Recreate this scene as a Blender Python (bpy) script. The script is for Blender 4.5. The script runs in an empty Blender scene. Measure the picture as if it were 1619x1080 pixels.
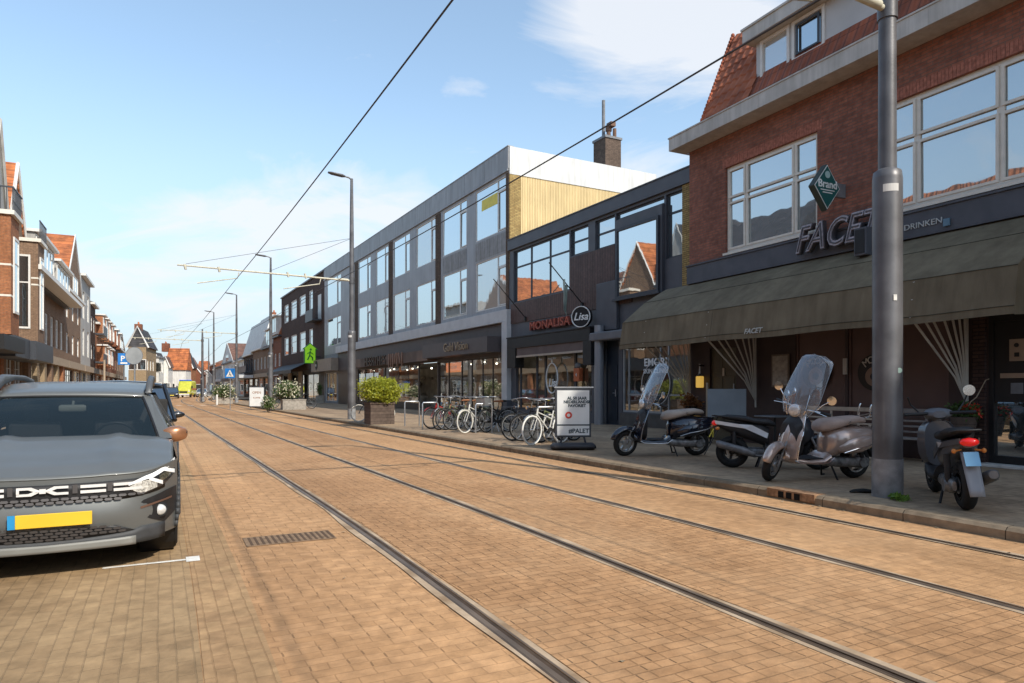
import bpy, bmesh, math, random
from mathutils import Vector, Matrix
random.seed(7)
sc = bpy.context.scene
col = sc.collection
# ---------------------------------------------------------------- camera
F = 1070.0; CX = 809.5; CY = 615.0; H = 1.42          # focal length (px of the 1619 wide photo), horizon, eye height
cam = bpy.data.cameras.new('camera'); co = bpy.data.objects.new('camera', cam); col.objects.link(co)
cam.sensor_fit = 'HORIZONTAL'; cam.sensor_width = 36; cam.lens = F / 1619 * 36
cam.shift_y = (CY - 540) / 1619; cam.clip_start = 0.1; cam.clip_end = 6000
co.location = (0, 0, H); co.rotation_euler = (math.pi / 2, 0, 0)
sc.camera = co
# ---------------------------------------------------------------- sun, sky, exposure
SAZ = Vector((0.70, -0.714)); SEL = math.radians(39.5)
sunv = Vector((SAZ.x * math.cos(SEL), SAZ.y * math.cos(SEL), math.sin(SEL))).normalized()
sl = bpy.data.lights.new('sun', 'SUN'); sl.energy = 2.45; sl.angle = math.radians(0.6); sl.color = (1.0, 0.93, 0.82)
so = bpy.data.objects.new('sun', sl); col.objects.link(so)
so.rotation_euler = (-sunv).to_track_quat('-Z', 'Y').to_euler(); so.location = (20, -20, 40)
w = bpy.data.worlds.new('World'); sc.world = w; w.use_nodes = True
nt = w.node_tree; N = nt.nodes; L = nt.links
for n in list(N): N.remove(n)
out = N.new('ShaderNodeOutputWorld'); bg = N.new('ShaderNodeBackground'); sky = N.new('ShaderNodeTexSky')
sky.sky_type = 'NISHITA'; sky.sun_disc = False; sky.sun_elevation = SEL; sky.sun_rotation = math.atan2(SAZ.x, SAZ.y)
sky.air_density = 1.0; sky.dust_density = 0.6; sky.ozone_density = 1.6; sky.altitude = 0
bg.inputs[1].default_value = 0.15
tc = N.new('ShaderNodeTexCoord'); sep = N.new('ShaderNodeSeparateXYZ'); L.new(tc.outputs['Generated'], sep.inputs[0])
ad = N.new('ShaderNodeMath'); ad.operation = 'ADD'; ad.inputs[1].default_value = 0.22; L.new(sep.outputs[2], ad.inputs[0])
mx = N.new('ShaderNodeMath'); mx.operation = 'MAXIMUM'; mx.inputs[1].default_value = 0.1; L.new(ad.outputs[0], mx.inputs[0])
dx = N.new('ShaderNodeMath'); dx.operation = 'DIVIDE'; L.new(sep.outputs[0], dx.inputs[0]); L.new(mx.outputs[0], dx.inputs[1])
dy = N.new('ShaderNodeMath'); dy.operation = 'DIVIDE'; L.new(sep.outputs[1], dy.inputs[0]); L.new(mx.outputs[0], dy.inputs[1])
cb = N.new('ShaderNodeCombineXYZ'); L.new(dx.outputs[0], cb.inputs[0]); L.new(dy.outputs[0], cb.inputs[1])
mp = N.new('ShaderNodeMapping'); mp.inputs['Location'].default_value = (0.35, 2.1, 0.0); mp.inputs['Scale'].default_value = (0.62, 0.85, 1)
L.new(cb.outputs[0], mp.inputs[0])
nz = N.new('ShaderNodeTexNoise'); nz.inputs['Scale'].default_value = 3.0; nz.inputs['Detail'].default_value = 9
nz.inputs['Roughness'].default_value = 0.6; nz.inputs['Distortion'].default_value = 0.7; L.new(mp.outputs[0], nz.inputs['Vector'])
cr = N.new('ShaderNodeValToRGB'); cr.color_ramp.elements[0].position = 0.57; cr.color_ramp.elements[0].color = (0, 0, 0, 1)
cr.color_ramp.elements[1].position = 0.78; cr.color_ramp.elements[1].color = (0.80, 0.80, 0.80, 1); L.new(nz.outputs[0], cr.inputs[0])
tint = N.new('ShaderNodeMixRGB'); tint.blend_type = 'MULTIPLY'; tint.inputs[0].default_value = 1; tint.inputs[2].default_value = (0.93, 0.94, 0.86, 1)
L.new(sky.outputs[0], tint.inputs[1])
cm = N.new('ShaderNodeMixRGB'); cm.inputs[2].default_value = (3.15, 3.22, 3.35, 1)
hz = N.new('ShaderNodeMapRange'); hz.inputs['From Min'].default_value = 0.0; hz.inputs['From Max'].default_value = 0.42; hz.inputs['To Min'].default_value = 0.92; hz.inputs['To Max'].default_value = 0.15; hz.interpolation_type = 'SMOOTHSTEP'
L.new(sep.outputs[2], hz.inputs['Value']); hm = N.new('ShaderNodeMixRGB'); hm.inputs[2].default_value = (2.0, 2.42, 2.8, 1); L.new(hz.outputs[0], hm.inputs[0]); L.new(tint.outputs[0], hm.inputs[1])
L.new(cr.outputs[0], cm.inputs[0]); L.new(hm.outputs[0], cm.inputs[1])
# a few separate clouds: soft lumps round given directions, broken up by the same noise
acc = None
for (ex, ey), rad, amp in (((1000, 70), .15, .215), ((1110, 50), .13, .21), ((930, 10), .09, .16), ((1200, 100), .11, .19), ((715, 140), .045, .15), ((640, 30), .05, .05), ((1010, 262), .11, .22), ((470, 350), .18, .20), ((330, 345), .12, .18), ((610, 325), .11, .19), ((200, 470), .16, .18), ((180, 330), .2, .04), ((60, 120), .3, -.16)):
    dv = Vector(((ex - CX) / F, 1, (CY - ey) / F)).normalized()
    vd = N.new('ShaderNodeVectorMath'); vd.operation = 'SUBTRACT'; vd.inputs[1].default_value = dv; L.new(tc.outputs['Generated'], vd.inputs[0])
    vs_ = N.new('ShaderNodeVectorMath'); vs_.operation = 'MULTIPLY'; vs_.inputs[1].default_value = (1, 1, 2.1); L.new(vd.outputs[0], vs_.inputs[0])
    vl = N.new('ShaderNodeVectorMath'); vl.operation = 'LENGTH'; L.new(vs_.outputs[0], vl.inputs[0])
    mr_ = N.new('ShaderNodeMapRange'); mr_.interpolation_type = 'SMOOTHSTEP'; mr_.inputs['From Min'].default_value = 0; mr_.inputs['From Max'].default_value = rad * 1.5; mr_.inputs['To Min'].default_value = amp; mr_.inputs['To Max'].default_value = 0
    L.new(vl.outputs['Value'], mr_.inputs['Value'])
    if acc is None: acc = mr_.outputs[0]
    else: s_ = N.new('ShaderNodeMath'); s_.operation = 'ADD'; L.new(acc, s_.inputs[0]); L.new(mr_.outputs[0], s_.inputs[1]); acc = s_.outputs[0]
s_ = N.new('ShaderNodeMath'); s_.operation = 'ADD'; L.new(nz.outputs[0], s_.inputs[0]); L.new(acc, s_.inputs[1]); L.new(s_.outputs[0], cr.inputs[0])
L.new(cm.outputs[0], bg.inputs[0]); L.new(bg.outputs[0], out.inputs[0])
sc.view_settings.view_transform = 'Standard'; sc.view_settings.look = 'None'; sc.view_settings.exposure = 1.0; sc.view_settings.gamma = 1
sc.render.engine = 'CYCLES'

# ---------------------------------------------------------------- materials
MC = {}; RR0 = -math.radians(27.5)
def mat(name, c, rough=0.6, metal=0.0, var=0.12, vs=3.0, bump=0.0, bs=60.0, spec=0.4, coat=0.0, alpha=1.0, emit=None, es=1.0, c2=None, det=5, streak=0.0):
    if name in MC: return MC[name]
    m = bpy.data.materials.new(name); m.use_nodes = True; t = m.node_tree; n = t.nodes; l = t.links
    p = n['Principled BSDF']; p.inputs['Roughness'].default_value = rough; p.inputs['Metallic'].default_value = metal
    p.inputs['Specular IOR Level'].default_value = spec; p.inputs['Coat Weight'].default_value = coat; p.inputs['Coat Roughness'].default_value = 0.06
    p.inputs['Alpha'].default_value = alpha
    tcn = n.new('ShaderNodeTexCoord'); no = n.new('ShaderNodeTexNoise'); no.inputs['Scale'].default_value = vs; no.inputs['Detail'].default_value = det
    l.new(tcn.outputs['Object'], no.inputs['Vector'])
    r = n.new('ShaderNodeValToRGB'); e = r.color_ramp.elements; e[0].position = 0.32; e[1].position = 0.68
    a = [max(0, x * (1 - var)) for x in c]; b = c2 if c2 else [min(1, x * (1 + var)) for x in c]
    e[0].color = (*a, 1); e[1].color = (*b, 1); l.new(no.outputs[0], r.inputs[0]); l.new(r.outputs[0], p.inputs['Base Color'])
    if streak:
        mq = n.new('ShaderNodeMapping'); mq.inputs['Scale'].default_value = (3.2, 3.2, 0.28); l.new(tcn.outputs['Object'], mq.inputs[0]); nq = n.new('ShaderNodeTexNoise'); nq.inputs['Scale'].default_value = 1.6; nq.inputs['Detail'].default_value = 7; nq.inputs['Roughness'].default_value = 0.65; l.new(mq.outputs[0], nq.inputs['Vector'])
        rq = n.new('ShaderNodeValToRGB'); rq.color_ramp.elements[0].position = 0.36; rq.color_ramp.elements[1].position = 0.6; rq.color_ramp.elements[0].color = (1 - streak, 1 - streak * 1.05, 1 - streak * 1.15, 1); rq.color_ramp.elements[1].color = (1.03, 1.03, 1.03, 1); l.new(nq.outputs[0], rq.inputs[0])
        mq2 = n.new('ShaderNodeMixRGB'); mq2.blend_type = 'MULTIPLY'; mq2.inputs[0].default_value = 1; l.new(r.outputs[0], mq2.inputs[1]); l.new(rq.outputs[0], mq2.inputs[2]); l.new(mq2.outputs[0], p.inputs['Base Color'])
    if bump:
        n2 = n.new('ShaderNodeTexNoise'); n2.inputs['Scale'].default_value = bs; n2.inputs['Detail'].default_value = 4; l.new(tcn.outputs['Object'], n2.inputs['Vector'])
        bp = n.new('ShaderNodeBump'); bp.inputs['Strength'].default_value = bump; bp.inputs['Distance'].default_value = 0.01
        l.new(n2.outputs[0], bp.inputs['Height']); l.new(bp.outputs[0], p.inputs['Normal'])
    if emit:
        p.inputs['Emission Color'].default_value = (*emit, 1); p.inputs['Emission Strength'].default_value = es
    MC[name] = m; return m

def bricks(name, c1, c2, mortar, bw=0.22, rh=0.065, ms=0.009, rot=0.0, flat=False, rough=0.85, var=0.5, bump=0.5, c3=None, nscale=0.6, offset=0.5, dash=0.0):
    if name in MC: return MC[name]
    m = bpy.data.materials.new(name); m.use_nodes = True; t = m.node_tree; n = t.nodes; l = t.links
    p = n['Principled BSDF']; p.inputs['Roughness'].default_value = rough; p.inputs['Specular IOR Level'].default_value = 0.25
    tcn = n.new('ShaderNodeTexCoord')
    if flat:
        mpn = n.new('ShaderNodeMapping'); mpn.inputs['Rotation'].default_value = (0, 0, rot); l.new(tcn.outputs['Object'], mpn.inputs[0]); vec = mpn.outputs[0]
    else:
        s = n.new('ShaderNodeSeparateXYZ'); l.new(tcn.outputs['Object'], s.inputs[0])
        a_ = n.new('ShaderNodeMath'); a_.operation = 'ADD'; l.new(s.outputs[0], a_.inputs[0]); l.new(s.outputs[1], a_.inputs[1])
        cc = n.new('ShaderNodeCombineXYZ'); l.new(a_.outputs[0], cc.inputs[0]); l.new(s.outputs[2], cc.inputs[1]); vec = cc.outputs[0]
    b = n.new('ShaderNodeTexBrick'); b.inputs['Scale'].default_value = 1; b.inputs['Brick Width'].default_value = bw; b.inputs['Row Height'].default_value = rh
    b.inputs['Mortar Size'].default_value = ms; b.inputs['Mortar Smooth'].default_value = 0.3; b.inputs['Bias'].default_value = 0; b.offset = offset
    b.inputs['Color1'].default_value = (*c1, 1); b.inputs['Color2'].default_value = (*c2, 1); b.inputs['Mortar'].default_value = (*mortar, 1)
    # wobble the joints a little so that the courses are not ruler straight
    wn = n.new('ShaderNodeTexNoise'); wn.inputs['Scale'].default_value = 5; wn.inputs['Detail'].default_value = 2; l.new(vec, wn.inputs['Vector'])
    ws = n.new('ShaderNodeVectorMath'); ws.operation = 'MULTIPLY_ADD'; ws.inputs[1].default_value = (0.018,) * 3 if flat else (0.01,) * 3
    l.new(wn.outputs['Color'], ws.inputs[0]); l.new(vec, ws.inputs[2]); l.new(ws.outputs[0], b.inputs['Vector'])
    no = n.new('ShaderNodeTexNoise'); no.inputs['Scale'].default_value = nscale; no.inputs['Detail'].default_value = 7; no.inputs['Roughness'].default_value = 0.62
    l.new(tcn.outputs['Object'], no.inputs['Vector'])
    r = n.new('ShaderNodeValToRGB'); e = r.color_ramp.elements; e[0].position = 0.3; e[1].position = 0.7
    e[0].color = (1 - var * 0.6,) * 3 + (1,); e[1].color = (1 + var * 0.35,) * 3 + (1,); l.new(no.outputs[0], r.inputs[0])
    mm = n.new('ShaderNodeMixRGB'); mm.blend_type = 'MULTIPLY'; mm.inputs[0].default_value = 1; l.new(b.outputs[0], mm.inputs[1]); l.new(r.outputs[0], mm.inputs[2])
    n3 = n.new('ShaderNodeTexNoise'); n3.inputs['Scale'].default_value = 9; n3.inputs['Detail'].default_value = 6; l.new(tcn.outputs['Object'], n3.inputs['Vector'])
    r3 = n.new('ShaderNodeValToRGB'); r3.color_ramp.elements[0].position = 0.35; r3.color_ramp.elements[1].position = 0.7
    r3.color_ramp.elements[0].color = (0.78, 0.78, 0.78, 1); r3.color_ramp.elements[1].color = (1.12, 1.12, 1.12, 1); l.new(n3.outputs[0], r3.inputs[0])
    m2 = n.new('ShaderNodeMixRGB'); m2.blend_type = 'MULTIPLY'; m2.inputs[0].default_value = 1; l.new(mm.outputs[0], m2.inputs[1]); l.new(r3.outputs[0], m2.inputs[2])
    last = m2.outputs[0]
    if flat:
        sm = n.new('ShaderNodeMapping'); sm.inputs['Scale'].default_value = (1.1, 0.06, 1) if abs(rot - RR0) < .1 else (0.06, 1.1, 1); l.new(vec, sm.inputs[0]); sn_ = n.new('ShaderNodeTexNoise'); sn_.inputs['Scale'].default_value = 1.0; sn_.inputs['Detail'].default_value = 6; l.new(sm.outputs[0], sn_.inputs['Vector'])
        sr = n.new('ShaderNodeValToRGB'); sr.color_ramp.elements[0].position = 0.36; sr.color_ramp.elements[1].position = 0.6; sr.color_ramp.elements[0].color = (0.80, 0.79, 0.78, 1); sr.color_ramp.elements[1].color = (1.05, 1.05, 1.05, 1); l.new(sn_.outputs[0], sr.inputs[0])
        sx_ = n.new('ShaderNodeMixRGB'); sx_.blend_type = 'MULTIPLY'; sx_.inputs[0].default_value = 1; l.new(last, sx_.inputs[1]); l.new(sr.outputs[0], sx_.inputs[2]); last = sx_.outputs[0]
    if dash:
        sp_ = n.new('ShaderNodeSeparateXYZ'); l.new(ws.outputs[0], sp_.inputs[0])
        def M_(op, a, b_=None):
            q = n.new('ShaderNodeMath'); q.operation = op
            for i_, v in enumerate((a, b_)):
                if v is None: continue
                if isinstance(v, (int, float)): q.inputs[i_].default_value = v
                else: l.new(v, q.inputs[i_])
            return q.outputs[0]
        row = M_('FLOOR', M_('DIVIDE', sp_.outputs[1], rh)); par = M_('MULTIPLY', M_('FLOORED_MODULO', row, 2.0), 0.5)
        uu = M_('ADD', M_('DIVIDE', sp_.outputs[0], bw), par); fr_ = M_('FRACT', uu); cell = M_('FLOOR', uu)
        wn2 = n.new('ShaderNodeTexWhiteNoise'); cx_ = n.new('ShaderNodeCombineXYZ'); l.new(cell, cx_.inputs[0]); l.new(row, cx_.inputs[1]); l.new(cx_.outputs[0], wn2.inputs['Vector'])
        on = M_('GREATER_THAN', wn2.outputs['Value'], 0.55); near_ = M_('LESS_THAN', fr_, 0.055); fv = M_('FRACT', M_('DIVIDE', sp_.outputs[1], rh)); mid = M_('MULTIPLY', M_('GREATER_THAN', fv, 0.12), M_('LESS_THAN', fv, 0.88))
        mk_ = M_('MULTIPLY', M_('MULTIPLY', on, near_), M_('MULTIPLY', mid, dash)); md_ = n.new('ShaderNodeMixRGB'); md_.inputs[2].default_value = tuple(x * 0.22 for x in c1) + (1,); l.new(mk_, md_.inputs[0]); l.new(last, md_.inputs[1]); last = md_.outputs[0]
    if c3:
        n4 = n.new('ShaderNodeTexNoise'); n4.inputs['Scale'].default_value = nscale * 0.5; n4.inputs['Detail'].default_value = 8; n4.inputs['Roughness'].default_value = 0.7
        l.new(tcn.outputs['Object'], n4.inputs['Vector'])
        r4 = n.new('ShaderNodeValToRGB'); r4.color_ramp.elements[0].position = 0.48; r4.color_ramp.elements[1].position = 0.66
        r4.color_ramp.elements[0].color = (0, 0, 0, 1); r4.color_ramp.elements[1].color = (0.28, 0.28, 0.28, 1); l.new(n4.outputs[0], r4.inputs[0])
        m3 = n.new('ShaderNodeMixRGB'); m3.inputs[2].default_value = (*c3, 1); l.new(r4.outputs[0], m3.inputs[0]); l.new(last, m3.inputs[1]); last = m3.outputs[0]
    l.new(last, p.inputs['Base Color'])
    bp = n.new('ShaderNodeBump'); bp.inputs['Strength'].default_value = bump; bp.inputs['Distance'].default_value = 0.012; bp.invert = True
    l.new(b.outputs['Fac'], bp.inputs['Height'])
    bp2 = n.new('ShaderNodeBump'); bp2.inputs['Strength'].default_value = 0.35; bp2.inputs['Distance'].default_value = 0.01
    n5 = n.new('ShaderNodeTexNoise'); n5.inputs['Scale'].default_value = 40; n5.inputs['Detail'].default_value = 4; l.new(tcn.outputs['Object'], n5.inputs['Vector'])
    l.new(n5.outputs[0], bp2.inputs['Height']); l.new(bp.outputs[0], bp2.inputs['Normal']); l.new(bp2.outputs[0], p.inputs['Normal'])
    MC[name] = m; return m

def glassmat(name, base, gl=0.5, tint=(0.85, 0.9, 0.95), transp=0.0, wob=0.02, rough=0.02, gmax=0.45):
    if name in MC: return MC[name]
    m = bpy.data.materials.new(name); m.use_nodes = True; t = m.node_tree; n = t.nodes; l = t.links
    n.remove(n['Principled BSDF']); o = n['Material Output']
    d = n.new('ShaderNodeBsdfDiffuse'); d.inputs[0].default_value = (*base, 1)
    g = n.new('ShaderNodeBsdfGlossy'); g.inputs[0].default_value = (*tint, 1); g.inputs['Roughness'].default_value = rough
    back = d.outputs[0]
    if transp > 0:
        tr = n.new('ShaderNodeBsdfTransparent'); tr.inputs[0].default_value = (0.92, 0.95, 0.95, 1); mt = n.new('ShaderNodeMixShader'); mt.inputs[0].default_value = transp
        l.new(d.outputs[0], mt.inputs[1]); l.new(tr.outputs[0], mt.inputs[2]); back = mt.outputs[0]
    mi = n.new('ShaderNodeMixShader')
    lw = n.new('ShaderNodeLayerWeight'); lw.inputs[0].default_value = 0.35
    mr = n.new('ShaderNodeMapRange'); mr.inputs['To Min'].default_value = gl; mr.inputs['To Max'].default_value = min(1, gl + gmax); l.new(lw.outputs['Facing'], mr.inputs['Value'])
    l.new(mr.outputs[0], mi.inputs[0]); l.new(back, mi.inputs[1]); l.new(g.outputs[0], mi.inputs[2]); l.new(mi.outputs[0], o.inputs[0])
    if wob:
        tcn = n.new('ShaderNodeTexCoord'); no = n.new('ShaderNodeTexNoise'); no.inputs['Scale'].default_value = 1.3; l.new(tcn.outputs['Object'], no.inputs['Vector'])
        bp = n.new('ShaderNodeBump'); bp.inputs['Strength'].default_value = wob; bp.inputs['Distance'].default_value = 0.3; l.new(no.outputs[0], bp.inputs['Height']); l.new(bp.outputs[0], g.inputs['Normal'])
    MC[name] = m; return m

def tiles(name, c1, c2, tw=0.22, th=0.33, moss=0.0):
    """pantile roof: rows across local x, courses along the slope (uses x, and y/z length)"""
    if name in MC: return MC[name]
    m = bpy.data.materials.new(name); m.use_nodes = True; t = m.node_tree; n = t.nodes; l = t.links
    p = n['Principled BSDF']; p.inputs['Roughness'].default_value = 0.75
    tcn = n.new('ShaderNodeTexCoord'); s = n.new('ShaderNodeSeparateXYZ'); l.new(tcn.outputs['Object'], s.inputs[0])
    cc = n.new('ShaderNodeCombineXYZ'); l.new(s.outputs[0], cc.inputs[0]); l.new(s.outputs[2], cc.inputs[1])
    b = n.new('ShaderNodeTexBrick'); b.offset = 0; b.inputs['Scale'].default_value = 1; b.inputs['Brick Width'].default_value = tw; b.inputs['Row Height'].default_value = th
    b.inputs['Mortar Size'].default_value = 0.012; b.inputs['Mortar Smooth'].default_value = 0.6
    b.inputs['Color1'].default_value = (*c1, 1); b.inputs['Color2'].default_value = (*c2, 1); b.inputs['Mortar'].default_value = tuple(x * 0.35 for x in c1) + (1,)
    l.new(cc.outputs[0], b.inputs['Vector'])
    no = n.new('ShaderNodeTexNoise'); no.inputs['Scale'].default_value = 1.5; no.inputs['Detail'].default_value = 8; l.new(tcn.outputs['Object'], no.inputs['Vector'])
    r = n.new('ShaderNodeValToRGB'); r.color_ramp.elements[0].position = 0.35; r.color_ramp.elements[1].position = 0.65
    r.color_ramp.elements[0].color = (0.55, 0.52, 0.5, 1); r.color_ramp.elements[1].color = (1.15, 1.1, 1.1, 1); l.new(no.outputs[0], r.inputs[0])
    mm = n.new('ShaderNodeMixRGB'); mm.blend_type = 'MULTIPLY'; mm.inputs[0].default_value = 1; l.new(b.outputs[0], mm.inputs[1]); l.new(r.outputs[0], mm.inputs[2]); l.new(mm.outputs[0], p.inputs['Base Color'])
    # curved tile profile
    sx = n.new('ShaderNodeMath'); sx.operation = 'MULTIPLY'; sx.inputs[1].default_value = 2 * math.pi / tw; l.new(s.outputs[0], sx.inputs[0])
    sn = n.new('ShaderNodeMath'); sn.operation = 'SINE'; l.new(sx.outputs[0], sn.inputs[0])
    fz = n.new('ShaderNodeMath'); fz.operation = 'DIVIDE'; fz.inputs[1].default_value = th; l.new(s.outputs[2], fz.inputs[0])
    fr = n.new('ShaderNodeMath'); fr.operation = 'FRACT'; l.new(fz.outputs[0], fr.inputs[0])
    fm = n.new('ShaderNodeMath'); fm.operation = 'MULTIPLY_ADD'; fm.inputs[1].default_value = -1.6; l.new(fr.outputs[0], fm.inputs[0]); l.new(sn.outputs[0], fm.inputs[2])
    bp = n.new('ShaderNodeBump'); bp.inputs['Strength'].default_value = 0.9; bp.inputs['Distance'].default_value = 0.035; l.new(fm.outputs[0], bp.inputs['Height']); l.new(bp.outputs[0], p.inputs['Normal'])
    MC[name] = m; return m

# ---------------------------------------------------------------- mesh builder
def ortho(d):
    d = d.normalized(); a = Vector((0, 0, 1)) if abs(d.z) < 0.9 else Vector((1, 0, 0)); u = d.cross(a).normalized(); return u, d.cross(u).normalized()
class MB:
    def __init__(s): s.v = []; s.f = []
    def add(s, vs, fs): o = len(s.v); s.v += [tuple(v) for v in vs]; s.f += [tuple(i + o for i in f) for f in fs]; return s
    def quad(s, a, b, c, d): return s.add([a, b, c, d], [(0, 1, 2, 3)])
    def box(s, x0, x1, y0, y1, z0, z1):
        if x0 > x1: x0, x1 = x1, x0
        if y0 > y1: y0, y1 = y1, y0
        if z0 > z1: z0, z1 = z1, z0
        return s.add([(x0, y0, z0), (x1, y0, z0), (x1, y1, z0), (x0, y1, z0), (x0, y0, z1), (x1, y0, z1), (x1, y1, z1), (x0, y1, z1)],
                     [(0, 3, 2, 1), (4, 5, 6, 7), (0, 1, 5, 4), (1, 2, 6, 5), (2, 3, 7, 6), (3, 0, 4, 7)])
    def tube(s, pts, r, n=8, closed=False, cap=True):
        pts = [Vector(p) for p in pts]; m = len(pts); rs = r if isinstance(r, (list, tuple)) else [r] * m; base = len(s.v); u = None
        for i, p in enumerate(pts):
            if closed: d = pts[(i + 1) % m] - pts[i - 1]
            else: d = pts[min(i + 1, m - 1)] - pts[max(i - 1, 0)]
            d.normalize()
            if u is None: u, v_ = ortho(d)
            else:
                u = (u - d * u.dot(d))
                if u.length < 1e-6: u = ortho(d)[0]
                u.normalize()
            v_ = d.cross(u)
            for k in range(n):
                a = 2 * math.pi * k / n; q = p + (u * math.cos(a) + v_ * math.sin(a)) * rs[i]; s.v.append(tuple(q))
        for i in range(m if closed else m - 1):
            j = (i + 1) % m
            for k in range(n):
                s.f.append((base + i * n + k, base + i * n + (k + 1) % n, base + j * n + (k + 1) % n, base + j * n + k))
        if cap and not closed:
            s.f.append(tuple(base + k for k in range(n))[::-1]); s.f.append(tuple(base + (m - 1) * n + k for k in range(n)))
        return s
    def rings(s, rings, cap=True, closed=True):
        base = len(s.v); n = len(rings[0])
        for r in rings: s.v += [tuple(p) for p in r]
        for i in range(len(rings) - 1):
            for k in range(n if closed else n - 1):
                s.f.append((base + i * n + k, base + i * n + (k + 1) % n, base + (i + 1) * n + (k + 1) % n, base + (i + 1) * n + k))
        if cap: s.f.append(tuple(base + k for k in range(n))[::-1]); s.f.append(tuple(base + (len(rings) - 1) * n + k for k in range(n)))
        return s
    def loft(s, st, n=20, axis='x', pw=2.4):
        """stations (pos, a, b, half_a, half_b[, power]) : superellipse rings"""
        R = []
        for q in st:
            pos, ca, cb_, ha, hb = q[:5]; e = 2.0 / (q[5] if len(q) > 5 else pw); ring = []
            for k in range(n):
                t = 2 * math.pi * k / n; c, sn = math.cos(t), math.sin(t)
                A = ca + ha * math.copysign(abs(c) ** e, c); B = cb_ + hb * math.copysign(abs(sn) ** e, sn)
                ring.append((pos, A, B) if axis == 'x' else ((A, pos, B) if axis == 'y' else (A, B, pos)))
            R.append(ring)
        return s.rings(R)
    def lathe(s, prof, c=(0, 0, 0), axis='z', n=24, ring=False):
        c = Vector(c); R = []
        for r, h in prof:
            ring_ = []
            for k in range(n):
                t = 2 * math.pi * k / n; a, b = r * math.cos(t), r * math.sin(t)
                ring_.append(c + (Vector((a, b, h)) if axis == 'z' else (Vector((a, h, b)) if axis == 'y' else Vector((h, a, b)))))
            R.append(ring_)
        if ring: R.append(R[0])
        return s.rings(R, cap=not ring)
    def torus(s, c, R, r, axis='y', n=32, m=8, sq=1.0):
        c = Vector(c); pts = []
        base = len(s.v)
        for i in range(n):
            t = 2 * math.pi * i / n
            for k in range(m):
                a = 2 * math.pi * k / m; rr = R + r * math.cos(a); h = r * sq * math.sin(a)
                x, y = rr * math.cos(t), rr * math.sin(t)
                p = Vector((x, h, y)) if axis == 'y' else (Vector((x, y, h)) if axis == 'z' else Vector((h, x, y))); s.v.append(tuple(c + p))
        for i in range(n):
            for k in range(m):
                s.f.append((base + i * m + k, base + i * m + (k + 1) % m, base + ((i + 1) % n) * m + (k + 1) % m, base + ((i + 1) % n) * m + k))
        return s
    def ell(s, c, rx, ry, rz, n=16, m=10, z0=-1.0, z1=1.0):
        R = []
        for j in range(m + 1):
            zz = z0 + (z1 - z0) * j / m; ph = math.asin(max(-1, min(1, zz))) ; r = max(math.cos(ph), 0.02)
            R.append([(c[0] + rx * r * math.cos(2 * math.pi * k / n), c[1] + ry * r * math.sin(2 * math.pi * k / n), c[2] + rz * zz) for k in range(n)])
        return s.rings(R)
    def prism(s, poly, a0, a1, axis='y'):
        """poly of 2D points extruded along axis"""
        def P(p, a): return (p[0], a, p[1]) if axis == 'y' else ((a, p[0], p[1]) if axis == 'x' else (p[0], p[1], a))
        n = len(poly); return s.add([P(p, a0) for p in poly] + [P(p, a1) for p in poly], [tuple(range(n))[::-1], tuple(range(n, 2 * n))] + [(i, (i + 1) % n, n + (i + 1) % n, n + i) for i in range(n)])
    def grid(s, fn, nu, nv, skip=None):
        base = len(s.v)
        for i in range(nu + 1):
            for j in range(nv + 1): s.v.append(tuple(fn(i / nu, j / nv)))
        for i in range(nu):
            for j in range(nv):
                q = (base + i * (nv + 1) + j, base + (i + 1) * (nv + 1) + j, base + (i + 1) * (nv + 1) + j + 1, base + i * (nv + 1) + j + 1)
                if skip and skip(sum((Vector(s.v[k]) for k in q), Vector()) / 4): continue
                s.f.append(q)
        return s
    def xf(s, M): s.v = [tuple(M @ Vector(v)) for v in s.v]; return s
    def build(s, name, m, parent=None, smooth=False, bevel=0.0, sub=0, solid=0.0, fixn=True):
        me = bpy.data.meshes.new(name); me.from_pydata(s.v, [], s.f); me.materials.append(m)
        if fixn:
            b = bmesh.new(); b.from_mesh(me); bmesh.ops.recalc_face_normals(b, faces=b.faces); b.to_mesh(me); b.free()
        o = bpy.data.objects.new(name, me); col.objects.link(o)
        if parent: o.parent = parent
        if smooth:
            for p in me.polygons: p.use_smooth = True
            if smooth is True:
                try: me.set_sharp_from_angle(angle=math.radians(50))
                except Exception: pass
        if solid: md = o.modifiers.new('sol', 'SOLIDIFY'); md.thickness = solid
        if sub: md = o.modifiers.new('sub', 'SUBSURF'); md.levels = sub; md.render_levels = sub
        if bevel: md = o.modifiers.new('bev', 'BEVEL'); md.width = bevel; md.segments = 2; md.limit_method = 'ANGLE'
        return o
def root(name, label, cat, loc=(0, 0, 0), rz=0.0, group=None):
    o = bpy.data.objects.new(name, None); col.objects.link(o); o.location = loc; o.rotation_euler = (0, 0, rz); o.empty_display_size = 0.2
    return tag(o, label, cat, group)
def tag(o, label=None, cat=None, group=None, kind=None):
    if label: o['label'] = label
    if cat: o['category'] = cat
    if group: o['group'] = group
    if kind: o['kind'] = kind
    return o
def dup(o, parent=None, swap=None):
    c = o.copy(); col.objects.link(c); c.parent = parent
    if swap and c.type == 'MESH':
        mn = c.data.materials[0].name.split('.')[0]
        if mn in swap:
            c.data = c.data.copy(); c.data.materials[0] = swap[mn]
    for ch in [x for x in bpy.data.objects if x.parent == o]: dup(ch, c, swap)
    return c
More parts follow.
